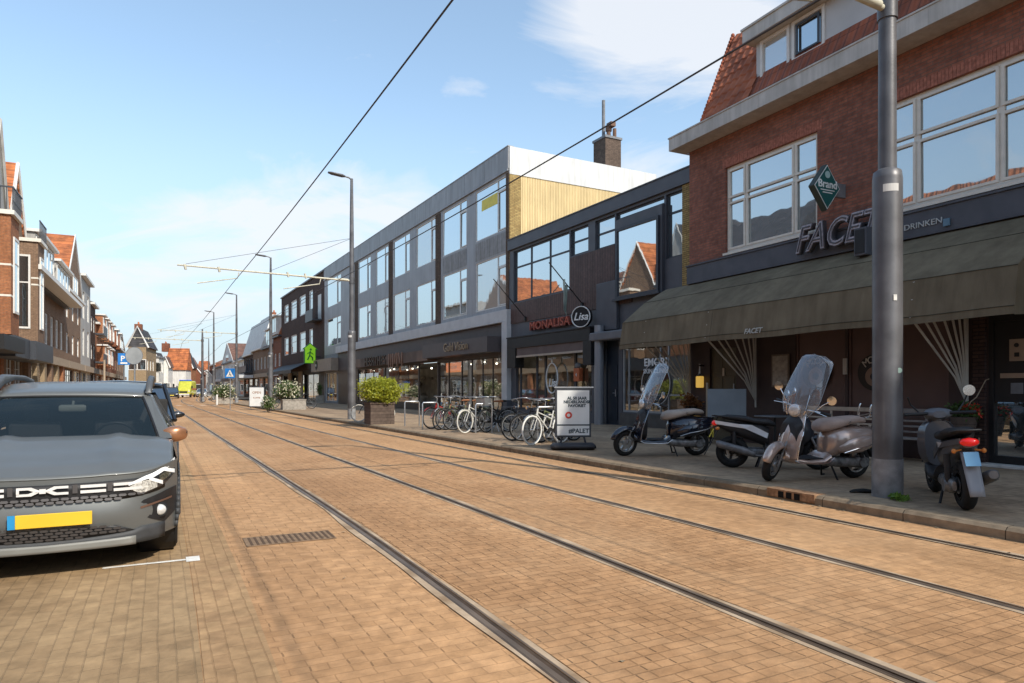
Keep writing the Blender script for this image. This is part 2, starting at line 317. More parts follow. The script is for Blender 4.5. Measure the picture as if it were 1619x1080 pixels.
def text(s, size, ex, m, parent, M, name='lettering', shear=0.0, align='CENTER', sx=1.0, bevel=0.0, off=0.0, sp=1.0):
    cu = bpy.data.curves.new('t', 'FONT'); cu.body = s; cu.size = size; cu.extrude = ex; cu.shear = shear; cu.align_x = align; cu.align_y = 'CENTER'
    cu.bevel_depth = bevel; cu.offset = off; cu.space_character = sp; cu.resolution_u = 3
    t = bpy.data.objects.new('t', cu); col.objects.link(t); bpy.context.view_layer.update()
    me = bpy.data.meshes.new_from_object(t.evaluated_get(bpy.context.evaluated_depsgraph_get())); bpy.data.objects.remove(t); bpy.data.curves.remove(cu)
    me.transform(Matrix.Diagonal((sx, 1, 1, 1))); me.transform(M); me.materials.clear(); me.materials.append(m)
    o = bpy.data.objects.new(name, me); col.objects.link(o); o.parent = parent; return o
RX = Matrix.Rotation(math.pi / 2, 4, 'X')
def TF(x, y, z, r=None): return Matrix.Translation((x, y, z)) @ (r @ RX if r is not None else RX)
# ---------------------------------------------------------------- pixels of the photograph -> places
def G(px, py, z=0.0):
    Y = F * (H - z) / (py - CY); return Vector(((px - CX) / F * Y, Y, z))
def GY(px, Y, z=0.0): return Vector(((px - CX) / F * Y, Y, z))
class PL:
    """a facade plane: x to the right as seen from the street, y into the building, z up"""
    def __init__(s, o, th, left=False):
        t = math.radians(th); s.o = Vector((o[0], o[1])); s.left = left
        s.u = Vector((-math.sin(t), math.cos(t))) if left else Vector((math.sin(t), -math.cos(t)))
        s.w = Vector((-math.cos(t), -math.sin(t))) if left else Vector((math.cos(t), math.sin(t)))
        s.rz = math.atan2(s.u.y, s.u.x)
    def hit(s, px, py=600, y0=0.0):
        d = Vector(((px - CX) / F, 1.0)); k = (y0 + s.o.dot(s.w)) / d.dot(s.w); p = d * k - s.o
        return p.dot(s.u), H + k * (CY - py) / F
    def X(s, px, y0=0.0): return s.hit(px, 600, y0)[0]
    def Z(s, px, py, y0=0.0): return s.hit(px, py, y0)[1]
    def pt(s, x, y=0.0, z=0.0): p = s.o + s.u * x + s.w * y; return Vector((p.x, p.y, z))
    def root(s, name, label, cat, x=0.0, y=0.0, z=0.0, group=None, rz=0.0): return root(name, label, cat, s.pt(x, y, z), s.rz + rz, group)

# ---------------------------------------------------------------- street path
def head(s):
    if s < 3: return 26.4
    if s < 9: return 26.4 + 2.1 * (s - 3) / 6
    if s < 70: return 28.5
    if s < 100: return 28.5 - 4.0 * (s - 70) / 30
    return 24.5
PATH = {}
def _mk():
    ds = 0.5; x = y = 0.0; PATH[0] = (0.0, 0.0)
    for i in range(0, 700):
        t = math.radians(head(i * ds)); x += -math.sin(t) * ds; y += math.cos(t) * ds; PATH[i + 1] = (x, y)
    x = y = 0.0
    for i in range(0, -120, -1):
        t = math.radians(head(i * ds)); x -= -math.sin(t) * ds; y -= math.cos(t) * ds; PATH[i - 1] = (x, y)
_mk()
def S(s, off, z=0.0):
    i = math.floor(s * 2); f = s * 2 - i; a = PATH[i]; b = PATH[i + 1]; t = math.radians(head(s))
    return Vector((a[0] + (b[0] - a[0]) * f + math.cos(t) * off, a[1] + (b[1] - a[1]) * f + math.sin(t) * off, z))
def strip(mb, o0, o1, z, s0, s1, ds=1.5, z1=None):
    n = max(2, int((s1 - s0) / ds)); z1 = z if z1 is None else z1
    mb.grid(lambda u, v: S(s0 + (s1 - s0) * u, (o0(s0 + (s1 - s0) * u) if callable(o0) else o0) * (1 - v) + (o1(s0 + (s1 - s0) * u) if callable(o1) else o1) * v, z * (1 - v) + z1 * v), n, 1)
    return mb
def street(loc):
    """s coordinate nearest to a place"""
    return min((i for i in PATH), key=lambda i: (PATH[i][0] - loc[0]) ** 2 + (PATH[i][1] - loc[1]) ** 2) / 2
# ================================================================= THE SETTING
RR = -math.radians(27.5)
m_road = bricks('road_clinkers', (0.55, 0.32, 0.16), (0.49, 0.28, 0.135), (0.41, 0.235, 0.115), bw=0.195, rh=0.085, ms=0.0045, rot=RR, flat=True, bump=0.3, c3=(0.62, 0.43, 0.25), nscale=0.35, var=0.18, dash=0.6)
m_track = bricks('track_clinkers', (0.52, 0.295, 0.145), (0.46, 0.255, 0.122), (0.34, 0.19, 0.09), bw=0.19, rh=0.082, ms=0.0055, rot=RR, flat=True, bump=0.6, c3=(0.60, 0.42, 0.25), nscale=0.45, var=0.24, dash=0.95)
m_park = bricks('parking_clinkers', (0.40, 0.27, 0.145), (0.34, 0.225, 0.12), (0.31, 0.21, 0.115), bw=0.195, rh=0.085, ms=0.0045, rot=RR + math.pi / 2, flat=True, bump=0.6, c3=(0.42, 0.31, 0.18), nscale=0.5, var=0.35)
m_gut = bricks('gutter_clinkers', (0.45, 0.29, 0.15), (0.40, 0.25, 0.13), (0.36, 0.225, 0.115), bw=0.195, rh=0.085, ms=0.0045, rot=RR + math.pi / 2, flat=True, bump=0.6, nscale=0.8, var=0.4)
m_walk = bricks('pavement_tiles', (0.40, 0.285, 0.185), (0.34, 0.24, 0.155), (0.24, 0.17, 0.11), bw=0.30, rh=0.30, ms=0.006, rot=RR, flat=True, bump=0.4, c3=(0.46, 0.33, 0.20), nscale=0.8, var=0.5)
m_kerb = bricks('kerb_stone', (0.33, 0.25, 0.165), (0.29, 0.22, 0.145), (0.08, 0.06, 0.04), bw=1.0, rh=3.0, ms=0.006, rot=RR + math.pi / 2, flat=True, bump=0.4, var=0.4, nscale=2)
m_ground = mat('earth', (0.22, 0.17, 0.12), 0.95, var=0.3, vs=0.2)
MB().quad((-2500, -300, -0.06), (2500, -300, -0.06), (2500, 4000, -0.06), (-2500, 4000, -0.06)).build('ground', m_ground)['kind'] = 'structure'
KO = 7.0; FO = 14.2
def KR(s): return KO
def st(o): o['kind'] = 'structure'; return o
st(strip(MB(), -2.3, 14, 0.0, -55, 330).build('road', m_road))
RO = (1.69, 3.19, 4.86, 6.36)                       # inner edges of the four rails
for a, b in ((RO[0] + 0.10, RO[1] - 0.10), (RO[2] + 0.10, RO[3] - 0.10)):
    pass
mb = MB(); strip(mb, RO[0] + 0.1, RO[1] - 0.06, 0.004, -30, 120); strip(mb, RO[1] + 0.1, RO[2] - 0.08, 0.004, -30, 120)
st(mb.build('track_bed', m_track))
st(strip(MB(), -2.3, 0.12, 0.004, -30, 74).build('parking_lane', m_park))
st(strip(MB(), 0.126, 0.46, 0.0045, -30, 110).build('gutter', m_gut))
m_rail = mat('rail_steel', (0.16, 0.115, 0.08), 0.5, 0.35, var=0.3, vs=2.5, spec=0.5)
m_groove = mat('rail_groove', (0.055, 0.035, 0.022), 0.95, var=0.4, vs=6)
m_mortar = mat('rail_mortar', (0.36, 0.24, 0.14), 0.95, var=0.3, vs=3.0, c2=(0.50, 0.38, 0.26), bump=0.4, bs=30)
lab = ['steel grooved tram rail nearest the parked cars', 'steel grooved tram rail, second from the parked cars, in mid street', 'steel grooved tram rail, third from the parked cars', 'dusty tram rail right beside the scooter kerb']
for i, r in enumerate(RO):
    t = root('tram_rail', lab[i], 'tram rail', S(0, r, 0), 0, 'tram rails in the street'); inv = Matrix.Translation(-S(0, r, 0))
    sd = 1 if i % 2 == 0 else -1
    w1 = 0.032 if i < 3 else 0.025
    mb = MB(); strip(mb, r, r - sd * w1, 0.012, -30, 125, 1.0); strip(mb, r - sd * w1, r - sd * (w1 + 0.012), 0.012, -30, 125, 1.0, z1=0.002)
    strip(mb, r + sd * 0.035, r + sd * 0.05, 0.010, -30, 125, 1.0)
    mb.xf(inv).build('rail_head', m_rail, t)
    mb = MB(); strip(mb, r, r + sd * 0.035, 0.006, -30, 125, 1.0); mb.xf(inv).build('groove', m_groove, t)
    mb = MB(); n_ = 150
    wv = lambda s: 0.045 + 0.03 * math.sin(s * 1.7 + i) * math.sin(s * 0.61 + 2 * i)
    strip(mb, r - sd * (w1 + 0.012), lambda s: r - sd * (w1 + 0.012 + wv(s)), 0.0075, -30, 125, 0.4)
    strip(mb, r + sd * 0.05, lambda s: r + sd * (0.06 + 0.5 * wv(s + 3)), 0.0075, -30, 125, 0.4)
    mb.xf(inv).build('joint_filler', m_mortar, t)
# pavements and kerbs
mb = MB(); strip(mb, KO + 0.16, 19, 0.12, -50, 78); strip(mb, KO + 0.16, 19, 0.12, 92, 300); st(mb.build('pavement', m_walk))
mb = MB(); strip(mb, -7.2, -2.46, 0.12, -50, 300); st(mb.build('sidewalk', m_walk))
def kerb(o, sg, s0, s1):
    mb = MB(); prof = [(0, -0.03), (0, 0.085), (0.035, 0.118), (0.16, 0.122)]
    for (a, b), (c, d) in zip(prof, prof[1:]): strip(mb, o + sg * a, o + sg * c, b, s0, s1, 1.0, z1=d)
    return mb
mb = kerb(KO, 1, -50, 78); k2 = kerb(KO, 1, 92, 300); mb.add(k2.v, k2.f); st(mb.build('kerb', m_kerb, smooth=True))
st(kerb(-2.3, -1, -50, 300).build('kerb', m_kerb, smooth=True))
# end of the first kerb: returns into the side street
mb = MB(); a = S(78, KO, 0.12); b = S(78, 19, 0.12); mb.quad(a, b, (b.x, b.y, -0.02), (a.x, a.y, -0.02)); st(mb.build('kerb', m_kerb))
m_white = mat('road_paint', (0.72, 0.70, 0.65), 0.8, var=0.15, vs=20)
o_ = root('bay_marking', 'white T-shaped parking bay marking in front of the grey parked car', 'road marking', G(300, 884, 0.009), math.radians(27))
MB().box(-0.62, -0.03, -0.025, 0.015, 0, 0.002).box(-0.028, 0.075, -0.085, 0.085, 0, 0.002).build('painted_line', m_white, o_)
mk = MB()
for i in range(7):
    a = S(64 + 0.0, 0.1 + i * 0.95, 0); mk.box(a.x, a.x + 0.45, a.y, a.y + 0.5, 0.004, 0.008)
tag(mk.build('give_way_marking', m_white), 'row of white dashes across the far road by the junction', 'road marking')
# drain grating in the road
g = root('road_grating', 'rectangular rusty drain grating flush with the road beside the near rail', 'drain grating', G(458, 851, 0.004), math.radians(27))
m_iron = mat('grate_iron', (0.26, 0.17, 0.10), 0.8, 0.3, var=0.3, vs=12)
MB().box(-0.40, 0.40, -0.20, 0.20, 0, 0.003).build('frame', m_iron, g)
mb = MB()
for i in range(15):
    x = -0.36 + i * 0.052; mb.box(x, x + 0.022, -0.17, 0.17, 0.0035, 0.0055)
mb.build('slot', mat('slot_dark', (0.10, 0.06, 0.035), 0.9), g)
# kerb inlet with three openings
p_ = G(1247, 790, 0); s_ = street(p_); p_ = S(s_ , KO)
t_ = root('kerb_inlet', 'rusty kerb drain inlet with three dark openings', 'drain', p_, math.radians(-63.2))
MB().box(-0.36, 0.38, -0.012, 0.20, 0.02, 0.128).build('inlet_block', mat('rusty_kerb', (0.30, 0.17, 0.09), 0.9, var=0.4, vs=14), t_, bevel=0.01)
mb = MB()
for i in range(3): mb.box(-0.17 + i * 0.125, -0.085 + i * 0.125, -0.016, 0.05, 0.025, 0.105)
mb.build('opening', mat('hole_black', (0.006, 0.005, 0.004), 1), t_)
# street light rubbish: weeds at the pole foot

# dry leaves and grit lying along the kerb and in the rail grooves
r_ = random.Random(11); mb = MB()
for i in range(900):
    s_ = r_.uniform(1, 45); o_ = r_.choice((KO - abs(r_.gauss(0, .12)) - .02, RO[3] + r_.gauss(.1, .1), KO + .2 + abs(r_.gauss(0, .6)), r_.uniform(.3, 6.5) if r_.random() < .3 else KO - .05)); z_ = .126 if o_ > KO + .16 else (.004 if o_ < KO - .01 else .126)
    c_ = S(s_, o_, z_); a_ = r_.uniform(0, 6.28); q = r_.uniform(.008, .024); mb.add([c_ + Vector((q * math.cos(a_ + k * 1.57) * (1 if k % 2 else .5), q * math.sin(a_ + k * 1.57), r_.uniform(.001, .009))) for k in range(4)], [(0, 1, 2, 3)])
tag(mb.build('leaf_litter', mat('litter_tan', (0.16, 0.10, 0.05), 0.9, var=.5, vs=3, c2=(0.55, 0.45, 0.3)), fixn=False), 'small dry leaves and grit scattered along the kerb', 'litter', None, 'stuff')
# ================================================================= BUILDINGS
g_up = glassmat('window_glass', (0.05, 0.055, 0.055), 0.5, (0.88, 0.93, 0.96), wob=0.008)
g_curt = glassmat('curtain_glass', (0.42, 0.41, 0.38), 0.30, (0.88, 0.93, 0.96), wob=0.008)
g_shop = glassmat('shop_glass', (0.02, 0.02, 0.02), 0.26, (0.9, 0.92, 0.92), transp=0.93, wob=0.005)
g_clear = glassmat('clear_glass', (0.3, 0.3, 0.3), 0.16, (0.9, 0.92, 0.92), transp=0.9, wob=0.0)
m_wood_white = mat('painted_frame_white', (0.66, 0.64, 0.60), 0.5, var=0.06, vs=8)
m_wood_cream = mat('painted_frame_cream', (0.68, 0.64, 0.56), 0.5, var=0.06, vs=8)
m_frame_dark = mat('frame_anthracite', (0.045, 0.05, 0.06), 0.45, var=0.1, vs=8)
m_black = mat('black_paint', (0.012, 0.012, 0.013), 0.5, var=0.2, vs=5)
m_inside = mat('interior_dark', (0.10, 0.085, 0.07), 0.9, var=0.5, vs=1.2)
m_inside_light = mat('interior_plaster', (0.42, 0.38, 0.32), 0.9, var=0.3, vs=1.5)
m_lamp = mat('lamp_glow', (1, 0.95, 0.85), 0.5, emit=(1, 0.9, 0.7), es=4, var=0)
m_lead = mat('lead_grey', (0.17, 0.175, 0.185), 0.6, var=0.2, vs=4)
m_steel = mat('steel', (0.45, 0.46, 0.47), 0.35, 0.8, var=0.15, vs=5)
m_chrome = mat('chrome', (0.75, 0.75, 0.76), 0.12, 1.0, var=0.03)
m_flatroof = mat('roof_felt', (0.10, 0.10, 0.10), 0.9, var=0.3, vs=1)

def wall(mb, x0, x1, z0, z1, holes=(), y=0.0, rev=0.14):
    xs = sorted({x0, x1, *[max(x0, min(x1, v)) for h in holes for v in h[:2]]}); zs = sorted({z0, z1, *[max(z0, min(z1, v)) for h in holes for v in h[2:4]]})
    for i in range(len(xs) - 1):
        for j in range(len(zs) - 1):
            cx, cz = (xs[i] + xs[i + 1]) / 2, (zs[j] + zs[j + 1]) / 2
            if any(h[0] < cx < h[1] and h[2] < cz < h[3] for h in holes): continue
            mb.quad((xs[i], y, zs[j]), (xs[i + 1], y, zs[j]), (xs[i + 1], y, zs[j + 1]), (xs[i], y, zs[j + 1]))
    for a, b, c, d in [h[:4] for h in holes]:
        r = rev
        mb.quad((a, y, c), (b, y, c), (b, y + r, c), (a, y + r, c)); mb.quad((a, y, d), (a, y + r, d), (b, y + r, d), (b, y, d))
        mb.quad((a, y, c), (a, y + r, c), (a, y + r, d), (a, y, d)); mb.quad((b, y, c), (b, y, d), (b, y + r, d), (b, y + r, c))
    return mb
def shell(mb, x0, x1, z0, z1, D, y=0.0, top=True):
    mb.quad((x0, y, z0), (x0, y, z1), (x0, y + D, z1), (x0, y + D, z0)); mb.quad((x1, y, z0), (x1, y + D, z0), (x1, y + D, z1), (x1, y, z1))
    mb.quad((x0, y + D, z0), (x0, y + D, z1), (x1, y + D, z1), (x1, y + D, z0))
    if top: mb.quad((x0, y, z1), (x1, y, z1), (x1, y + D, z1), (x0, y + D, z1))
    return mb
def window(parent, h, vs=(), hs=(), fm=None, pm=None, fw=0.06, y=0.07, mw=0.045, name='window', sill=False, cells=(), depth=0.06):
    a, b, c, d = h[:4]; fm = fm or m_wood_white; pm = pm or g_up; mb = MB()
    mb.box(a, b, y, y + depth, c, c + fw).box(a, b, y, y + depth, d - fw, d).box(a, a + fw, y, y + depth, c + fw, d - fw).box(b - fw, b, y, y + depth, c + fw, d - fw)
    W = b - a; Hh = d - c
    for v in vs: mb.box(a + W * v - mw / 2, a + W * v + mw / 2, y + 0.006, y + depth - 0.004, c + fw, d - fw)
    for q in hs:
        if isinstance(q, tuple): z_, u0, u1 = q; mb.box(a + W * u0 + 0.001, a + W * u1 - 0.001, y + 0.009, y + depth - 0.007, c + Hh * z_ - mw / 2, c + Hh * z_ + mw / 2)
        else: mb.box(a + fw, b - fw, y + 0.009, y + depth - 0.007, c + Hh * q - mw / 2, c + Hh * q + mw / 2)
    for (u0, u1, v0, v1) in cells:      # opening sashes: an inner frame standing proud
        e0, e1, f0, f1 = a + W * u0 + .02, a + W * u1 - .02, c + Hh * v0 + .02, c + Hh * v1 - .02; k = 0.05
        mb.box(e0, e1, y - 0.015, y + 0.02, f0, f0 + k).box(e0, e1, y - 0.015, y + 0.02, f1 - k, f1).box(e0, e0 + k, y - 0.015, y + 0.02, f0 + k, f1 - k).box(e1 - k, e1, y - 0.015, y + 0.02, f0 + k, f1 - k)
    if sill: mb.box(a - 0.04, b + 0.04, -0.06, y - 0.001, c - 0.06, c - 0.002)
    f = mb.build(name, fm, parent)
    t = random.uniform(-1, 1) * 0.003 * W; t2 = random.uniform(-1, 1) * 0.003 * Hh; yy = y + depth * 0.6
    MB().quad((a + fw * .5, yy - t - t2, c + fw * .5), (b - fw * .5, yy + t - t2, c + fw * .5), (b - fw * .5, yy + t + t2, d - fw * .5), (a + fw * .5, yy - t + t2, d - fw * .5)).build('pane', pm, f)
    return f
def rect(P, x0, yb0, x1, yt1, y0=0.0):
    """left px + its bottom py, right px + its top py -> local rectangle"""
    a, zb = P.hit(x0, yb0, y0); b, zt = P.hit(x1, yt1, y0); return (a, b, zb, zt)
def rx(P, x0, x1, zb, zt, y0=0.0): return (P.X(x0, y0), P.X(x1, y0), zb, zt)
def gable(mb, x0, x1, z0, z1, y0, y1, over=0.0):
    """roof with ridge along y (gable to the street)"""
    xm = (x0 + x1) / 2; return mb.prism([(x0 - over, z0), (x1 + over, z0), (xm, z1)], y0, y1)
def ridge(mb, x0, x1, z0, z1, y0, y1):
    """roof with the ridge parallel to the street"""
    ym = (y0 + y1) / 2; return mb.prism([(y0, z0), (y1, z0), (ym, z1)], x0, x1, 'x')
def cut(h, x0, x1): return h

# ----------------------------------------------------------------- R1 : brick building with the café
o1 = G(1560, 735.6, 0.12); P1 = PL(o1, 26.0)
xl = P1.X(1090); P1 = PL(P1.pt(xl), 26.0); X1 = 16.3      # origin at its far corner
m_b1 = bricks('brown_red_brick', (0.36, 0.14, 0.092), (0.25, 0.10, 0.07), (0.18, 0.12, 0.095), var=0.5, nscale=0.7)
m_t1 = tiles('orange_pantiles', (0.36, 0.10, 0.045), (0.27, 0.075, 0.035))
m_dark_fascia = mat('slate_blue_fascia', (0.075, 0.08, 0.095), 0.55, var=0.15, vs=3)
b = P1.root('cafe_building', 'brown brick building with cream windows and orange mansard roof above the olive awning', 'building')
hA = rect(P1, 1147, 400, 1292, 210); hA = (hA[0], hA[1], P1.Z(1147, 401), P1.Z(1292, 207))
zB0 = P1.Z(1446, 327); zB1 = P1.Z(1577, 96)
hB = (P1.X(1400), P1.X(1619) + 1.0, zB0, zB1)
zf0, zf1 = P1.Z(1092, 450), P1.Z(1400, 375)
mb = MB(); zE = P1.Z(1387, 79, -0.55)
wall(mb, 0, X1, 0.12, zE + 0.1, [hA, hB, (9.0, 11.2, hB[2], hB[3]), (0.05, X1, 0.12, 3.9)]); shell(mb, 0, X1, 0.12, zE + 0.1, 9)
mb.build('wall', m_b1, b)
wA = hA[1] - hA[0]
f1 = (P1.X(1176) - hA[0]) / wA; f2 = (P1.X(1253) - hA[0]) / wA
g_pale = glassmat('pale_reflection_glass', (0.16, 0.17, 0.17), 0.42, (0.88, 0.93, 0.96), wob=0.012)  # grey base colour stands in for whitish reflections on the café's upper panes
window(b, hA, (f1, f2), (), m_wood_cream, g_pale, fw=0.09, mw=0.12, sill=True, cells=((0.0, f1, 0.03, 0.60), (0, f1, .63, .98), (f1, f2, 0.03, 0.60), (f1, f2, .63, .98), (f2, 1, 0.03, 0.60), (f2, 1, .63, .98)))
wB = hB[1] - hB[0]; f1 = (P1.X(1446) - hB[0]) / wB; f2 = (P1.X(1578) - hB[0]) / wB
window(b, hB, (f1, f2), (), m_wood_cream, g_pale, fw=0.09, mw=0.12, sill=True, cells=((0.0, f1, 0.03, 0.60), (0, f1, .63, .98), (f1, f2, 0.03, 0.60), (f1, f2, .63, .98), (f2, 1, 0.03, 0.60), (f2, 1, .63, .98)))
window(b, (9.0, 11.2, hB[2], hB[3]), (0.25, 0.75), (0.6,), m_wood_cream, fw=0.09, mw=0.1)
# soldier courses over the windows
for h in (hA, hB):
    mb = MB(); x = h[0] - 0.1
    while x < h[1] + 0.1: mb.box(x, x + 0.056, -0.006, 0.02, h[3] + 0.005, h[3] + 0.22); x += 0.066
    mb.build('lintel', mat('lintel_brick', (0.34, 0.13, 0.088), 0.85, var=0.35, vs=14), b)
# eave: gutter box
ze0, ze1 = P1.Z(1387, 79, -0.55), P1.Z(1387, 51.9, -0.55); xe = P1.X(1057.4, -0.55)
m_eave = mat('eave_paint', (0.50, 0.47, 0.43), 0.55, var=0.1, vs=2.5, streak=.2)
mb = MB(); mb.box(xe, X1, -0.55, -0.53, ze0, ze1).box(xe, xe + 0.02, -0.529, 0.6, ze0, ze1).box(xe + 0.021, X1, -0.529, 0.0 - 0.002, ze0, ze0 + 0.03)
mb.box(xe - 0.02, X1, -0.57, -0.51, ze1 + 0.001, ze1 + 0.035)
for x in (P1.X(1198, -.55), P1.X(1400, -.55) + .8): mb.box(x, x + 0.012, -0.556, -0.549, ze0, ze1)
mb.build('eave', m_eave, b)
# mansard roof slope
zr = ze1 + 0.03; xr0 = P1.X(1113, -0.45); ztop = P1.Z(1160, 60, 0.75)
xr1 = P1.X(1160, 0.75)
mb = MB(); mb.add([(xr0, -0.48, zr), (X1, -0.48, zr), (X1, 0.75, ztop), (xr1, 0.75, ztop), (xr1, 6.5, ztop), (xr0, 8.2, zr), (X1, 6.5, ztop), (X1, 8.2, zr)],
                 [(0, 1, 2, 3), (0, 3, 4, 5), (3, 2, 6, 4), (4, 6, 7, 5), (1, 7, 6, 2), (0, 5, 7, 1)])
rf = mb.build('roof', m_t1, b)
mb = MB()                                         # hip tiles along the left edge, and the tile ends in relief
for k in range(25):
    t = k / 24; x = xr0 + (xr1 - xr0) * t; y = -0.48 + 1.23 * t; z = zr + (ztop - zr) * t
    mb.ell((x - 0.01, y - 0.02, z + 0.05), 0.05, 0.055, 0.075, 10, 6)
dx0 = P1.X(1196, -0.2)
for k in range(0):
    t = (k + 0.15) / nrow; y = -0.48 + 1.23 * t; z = zr + (ztop - zr) * t; xs = xr0 + (xr1 - xr0) * t + 0.05
    x = xs
    while x < dx0 + 0.05:
        mb.tube([(x + 0.0, y - 0.03, z), (x + 0.055, y - 0.055, z - 0.012), (x + 0.11, y - 0.06, z - 0.012), (x + 0.165, y - 0.05, z - 0.006), (x + 0.215, y - 0.025, z)], 0.024, 5); x += 0.22
tw_, nr_ = 0.24, 9
def tile(u, v):
    t = v; k = v * nr_; f_ = k - math.floor(k - 1e-9); x_l = xr0 + (xr1 - xr0) * t; x = x_l + (dx0 + .02 - x_l) * u
    lift = 0.035 + 0.022 * math.sin(2 * math.pi * x / tw_) + 0.035 * (1 - f_) * (1 if k < nr_ else 0); return (x, -0.48 + 1.23 * t - lift * .9, zr + (ztop - zr) * t + lift * .25)
MB().grid(tile, 90, 72).build('tile_field', mat('orange_tile', (0.33, 0.10, 0.05), 0.8, var=0.4, vs=2.2, c2=(0.42, 0.135, 0.065), det=9), rf, smooth=False)
mb.build('ridge_tile', mat('ridge_tile', (0.33, 0.09, 0.042), 0.8, var=0.45, vs=3), rf, smooth=True)
# dormer
yd = -0.20; zd0 = zr + 0.22; zd1 = P1.Z(1176, 68, -0.5)
m_grey_board = mat('dormer_board', (0.47, 0.46, 0.45), 0.5, var=0.06, vs=2)
dx1 = X1 - 0.3
hd1 = (P1.X(1203, yd), P1.X(1249, yd), P1.Z(1203, 128, yd), P1.Z(1247, 39.5, yd)); hd2 = (P1.X(1253, yd), P1.X(1305, yd), hd1[2] + 0.02, hd1[3])
mb = MB(); wall(mb, dx0, dx1, zd0 - 0.35, zd1, [hd1, hd2], y=yd); shell(mb, dx0, dx1, zd0 - 0.35, zd1, 3.0, y=yd)
dm = mb.build('dormer', m_grey_board, b)
def dwin(h, fm, pm, tilt=False):
    f = window(dm, h, (), (), fm, pm, fw=0.07, y=yd - 0.03, depth=0.08); return f
dwin(hd1, m_wood_white, g_curt); dwin(hd2, m_wood_white, g_up)
MB().box(hd2[0] + 0.12, hd2[1] - 0.12, yd - 0.045, yd - 0.02, hd2[2] + 0.12, hd2[2] + 0.16).box(hd2[0] + 0.12, hd2[1] - 0.12, yd - 0.045, yd - 0.02, hd2[3] - 0.16, hd2[3] - 0.12).box(hd2[0] + 0.12, hd2[0] + 0.17, yd - 0.045, yd - 0.02, hd2[2] + 0.161, hd2[3] - 0.161).box(hd2[1] - 0.17, hd2[1] - 0.12, yd - 0.045, yd - 0.02, hd2[2] + 0.161, hd2[3] - 0.161).build('tilted_sash', m_frame_dark, dm)
zt_ = P1.Z(1173.5, 50.6, -0.5)
mb = MB(); mb.box(P1.X(1173.5, -0.5), dx1 + 0.2, -0.5, 3.4, zd1 + 0.001, zt_); mb.box(P1.X(1173.5, -0.5) - .03, dx1 + 0.23, -0.53, 3.43, zt_ + 0.001, zt_ + 0.05)
mb.build('dormer_fascia', m_eave, dm)
mb = MB(); mb.box(dx0 - 0.02, dx1, yd - .05, yd - 0.002, zd0 - 0.08, zd0 + 0.0); mb.build('flashing', m_lead, dm)
# fascia band above the awning
xf = P1.X(1078)
mb = MB(); mb.box(0.01, X1, -0.10, -0.002, zf0 + 0.0, zf0 + 0.46); mb.box(0.0, X1, -0.13, -0.003, zf0 + 0.461, zf0 + 0.50)
fas = mb.build('fascia', m_dark_fascia, b)
# ground floor
m_g1 = mat('dark_brown_panel', (0.050, 0.030, 0.027), 0.5, var=0.2, vs=2)
m_g2 = bricks('dark_pilaster_brick', (0.085, 0.05, 0.04), (0.06, 0.036, 0.03), (0.03, 0.02, 0.02), var=0.4)
door = (P1.X(1122), P1.X(1164), 0.14, 2.45); d2 = (P1.X(1563), P1.X(1563) + 0.98, 0.16, 3.3)
mb = MB(); wall(mb, 0.051, X1 - 0.001, 0.121, 3.899, [door, d2, (P1.X(1258), P1.X(1338) - .03, 0.5, 3.0), (P1.X(1341), P1.X(1500), 0.5, 3.0)], y=0.0, rev=0.10)
mb.build('shopfront', m_g1, b)
mb = MB(); xp = P1.X(1540); mb.box(xp, P1.X(1560), -0.06, 0.0 - 0.002, 0.12, 3.4); mb.build('pilaster', m_g2, b); MB().box(0.06, P1.X(1118), -0.03, -0.002, 0.12, 1.1).build('plinth', m_g2, b)
m_door = mat('olive_brown_door', (0.10, 0.085, 0.055), 0.45, var=0.2, vs=2)
dd = MB(); dd.box(door[0], door[1], 0.06, 0.1, door[2], door[3])
dw = (door[1] - door[0])
for u in (0.1, 0.55):
    for v0, v1 in ((0.08, 0.40), (0.45, 0.70), (0.74, 0.95)):
        dd.box(door[0] + dw * u, door[0] + dw * (u + 0.34), 0.045, 0.06 - .001, door[2] + 2.3 * v0, door[2] + 2.3 * v1)
dr = dd.build('door', m_door, b, bevel=0.008)
MB().box(door[0] + dw * 0.47, door[0] + dw * 0.53, 0.02, 0.044, 1.75, 1.95).build('notice', mat('paper', (0.6, 0.5, 0.4), 0.8), dr)
MB().tube([(door[1] - 0.08, 0.0, 1.2), (door[1] - 0.08, 0.0, 1.55)], 0.018).build('handle', m_steel, dr, smooth=True)
for k, h in enumerate(((P1.X(1258), P1.X(1338) - .03, 0.5, 3.0), (P1.X(1341), P1.X(1500), 0.5, 3.0))):
    MB().box(h[0], h[1], 0.05, 0.09, h[2], h[3]).box(h[0], h[0] + 0.05, 0.02, 0.049, h[2], h[3]).box(h[1] - 0.05, h[1], 0.02, 0.049, h[2], h[3]).build('folding_door', mat('maroon_panel', (0.12, 0.07, 0.06), 0.4, var=0.12, vs=1.5), b, bevel=0.006)
MB().box(P1.X(1335), P1.X(1341), -0.05, -0.02, 1.72, 2.05).build('handle', mat('brushed_white', (0.5, 0.48, 0.45), 0.4), b)
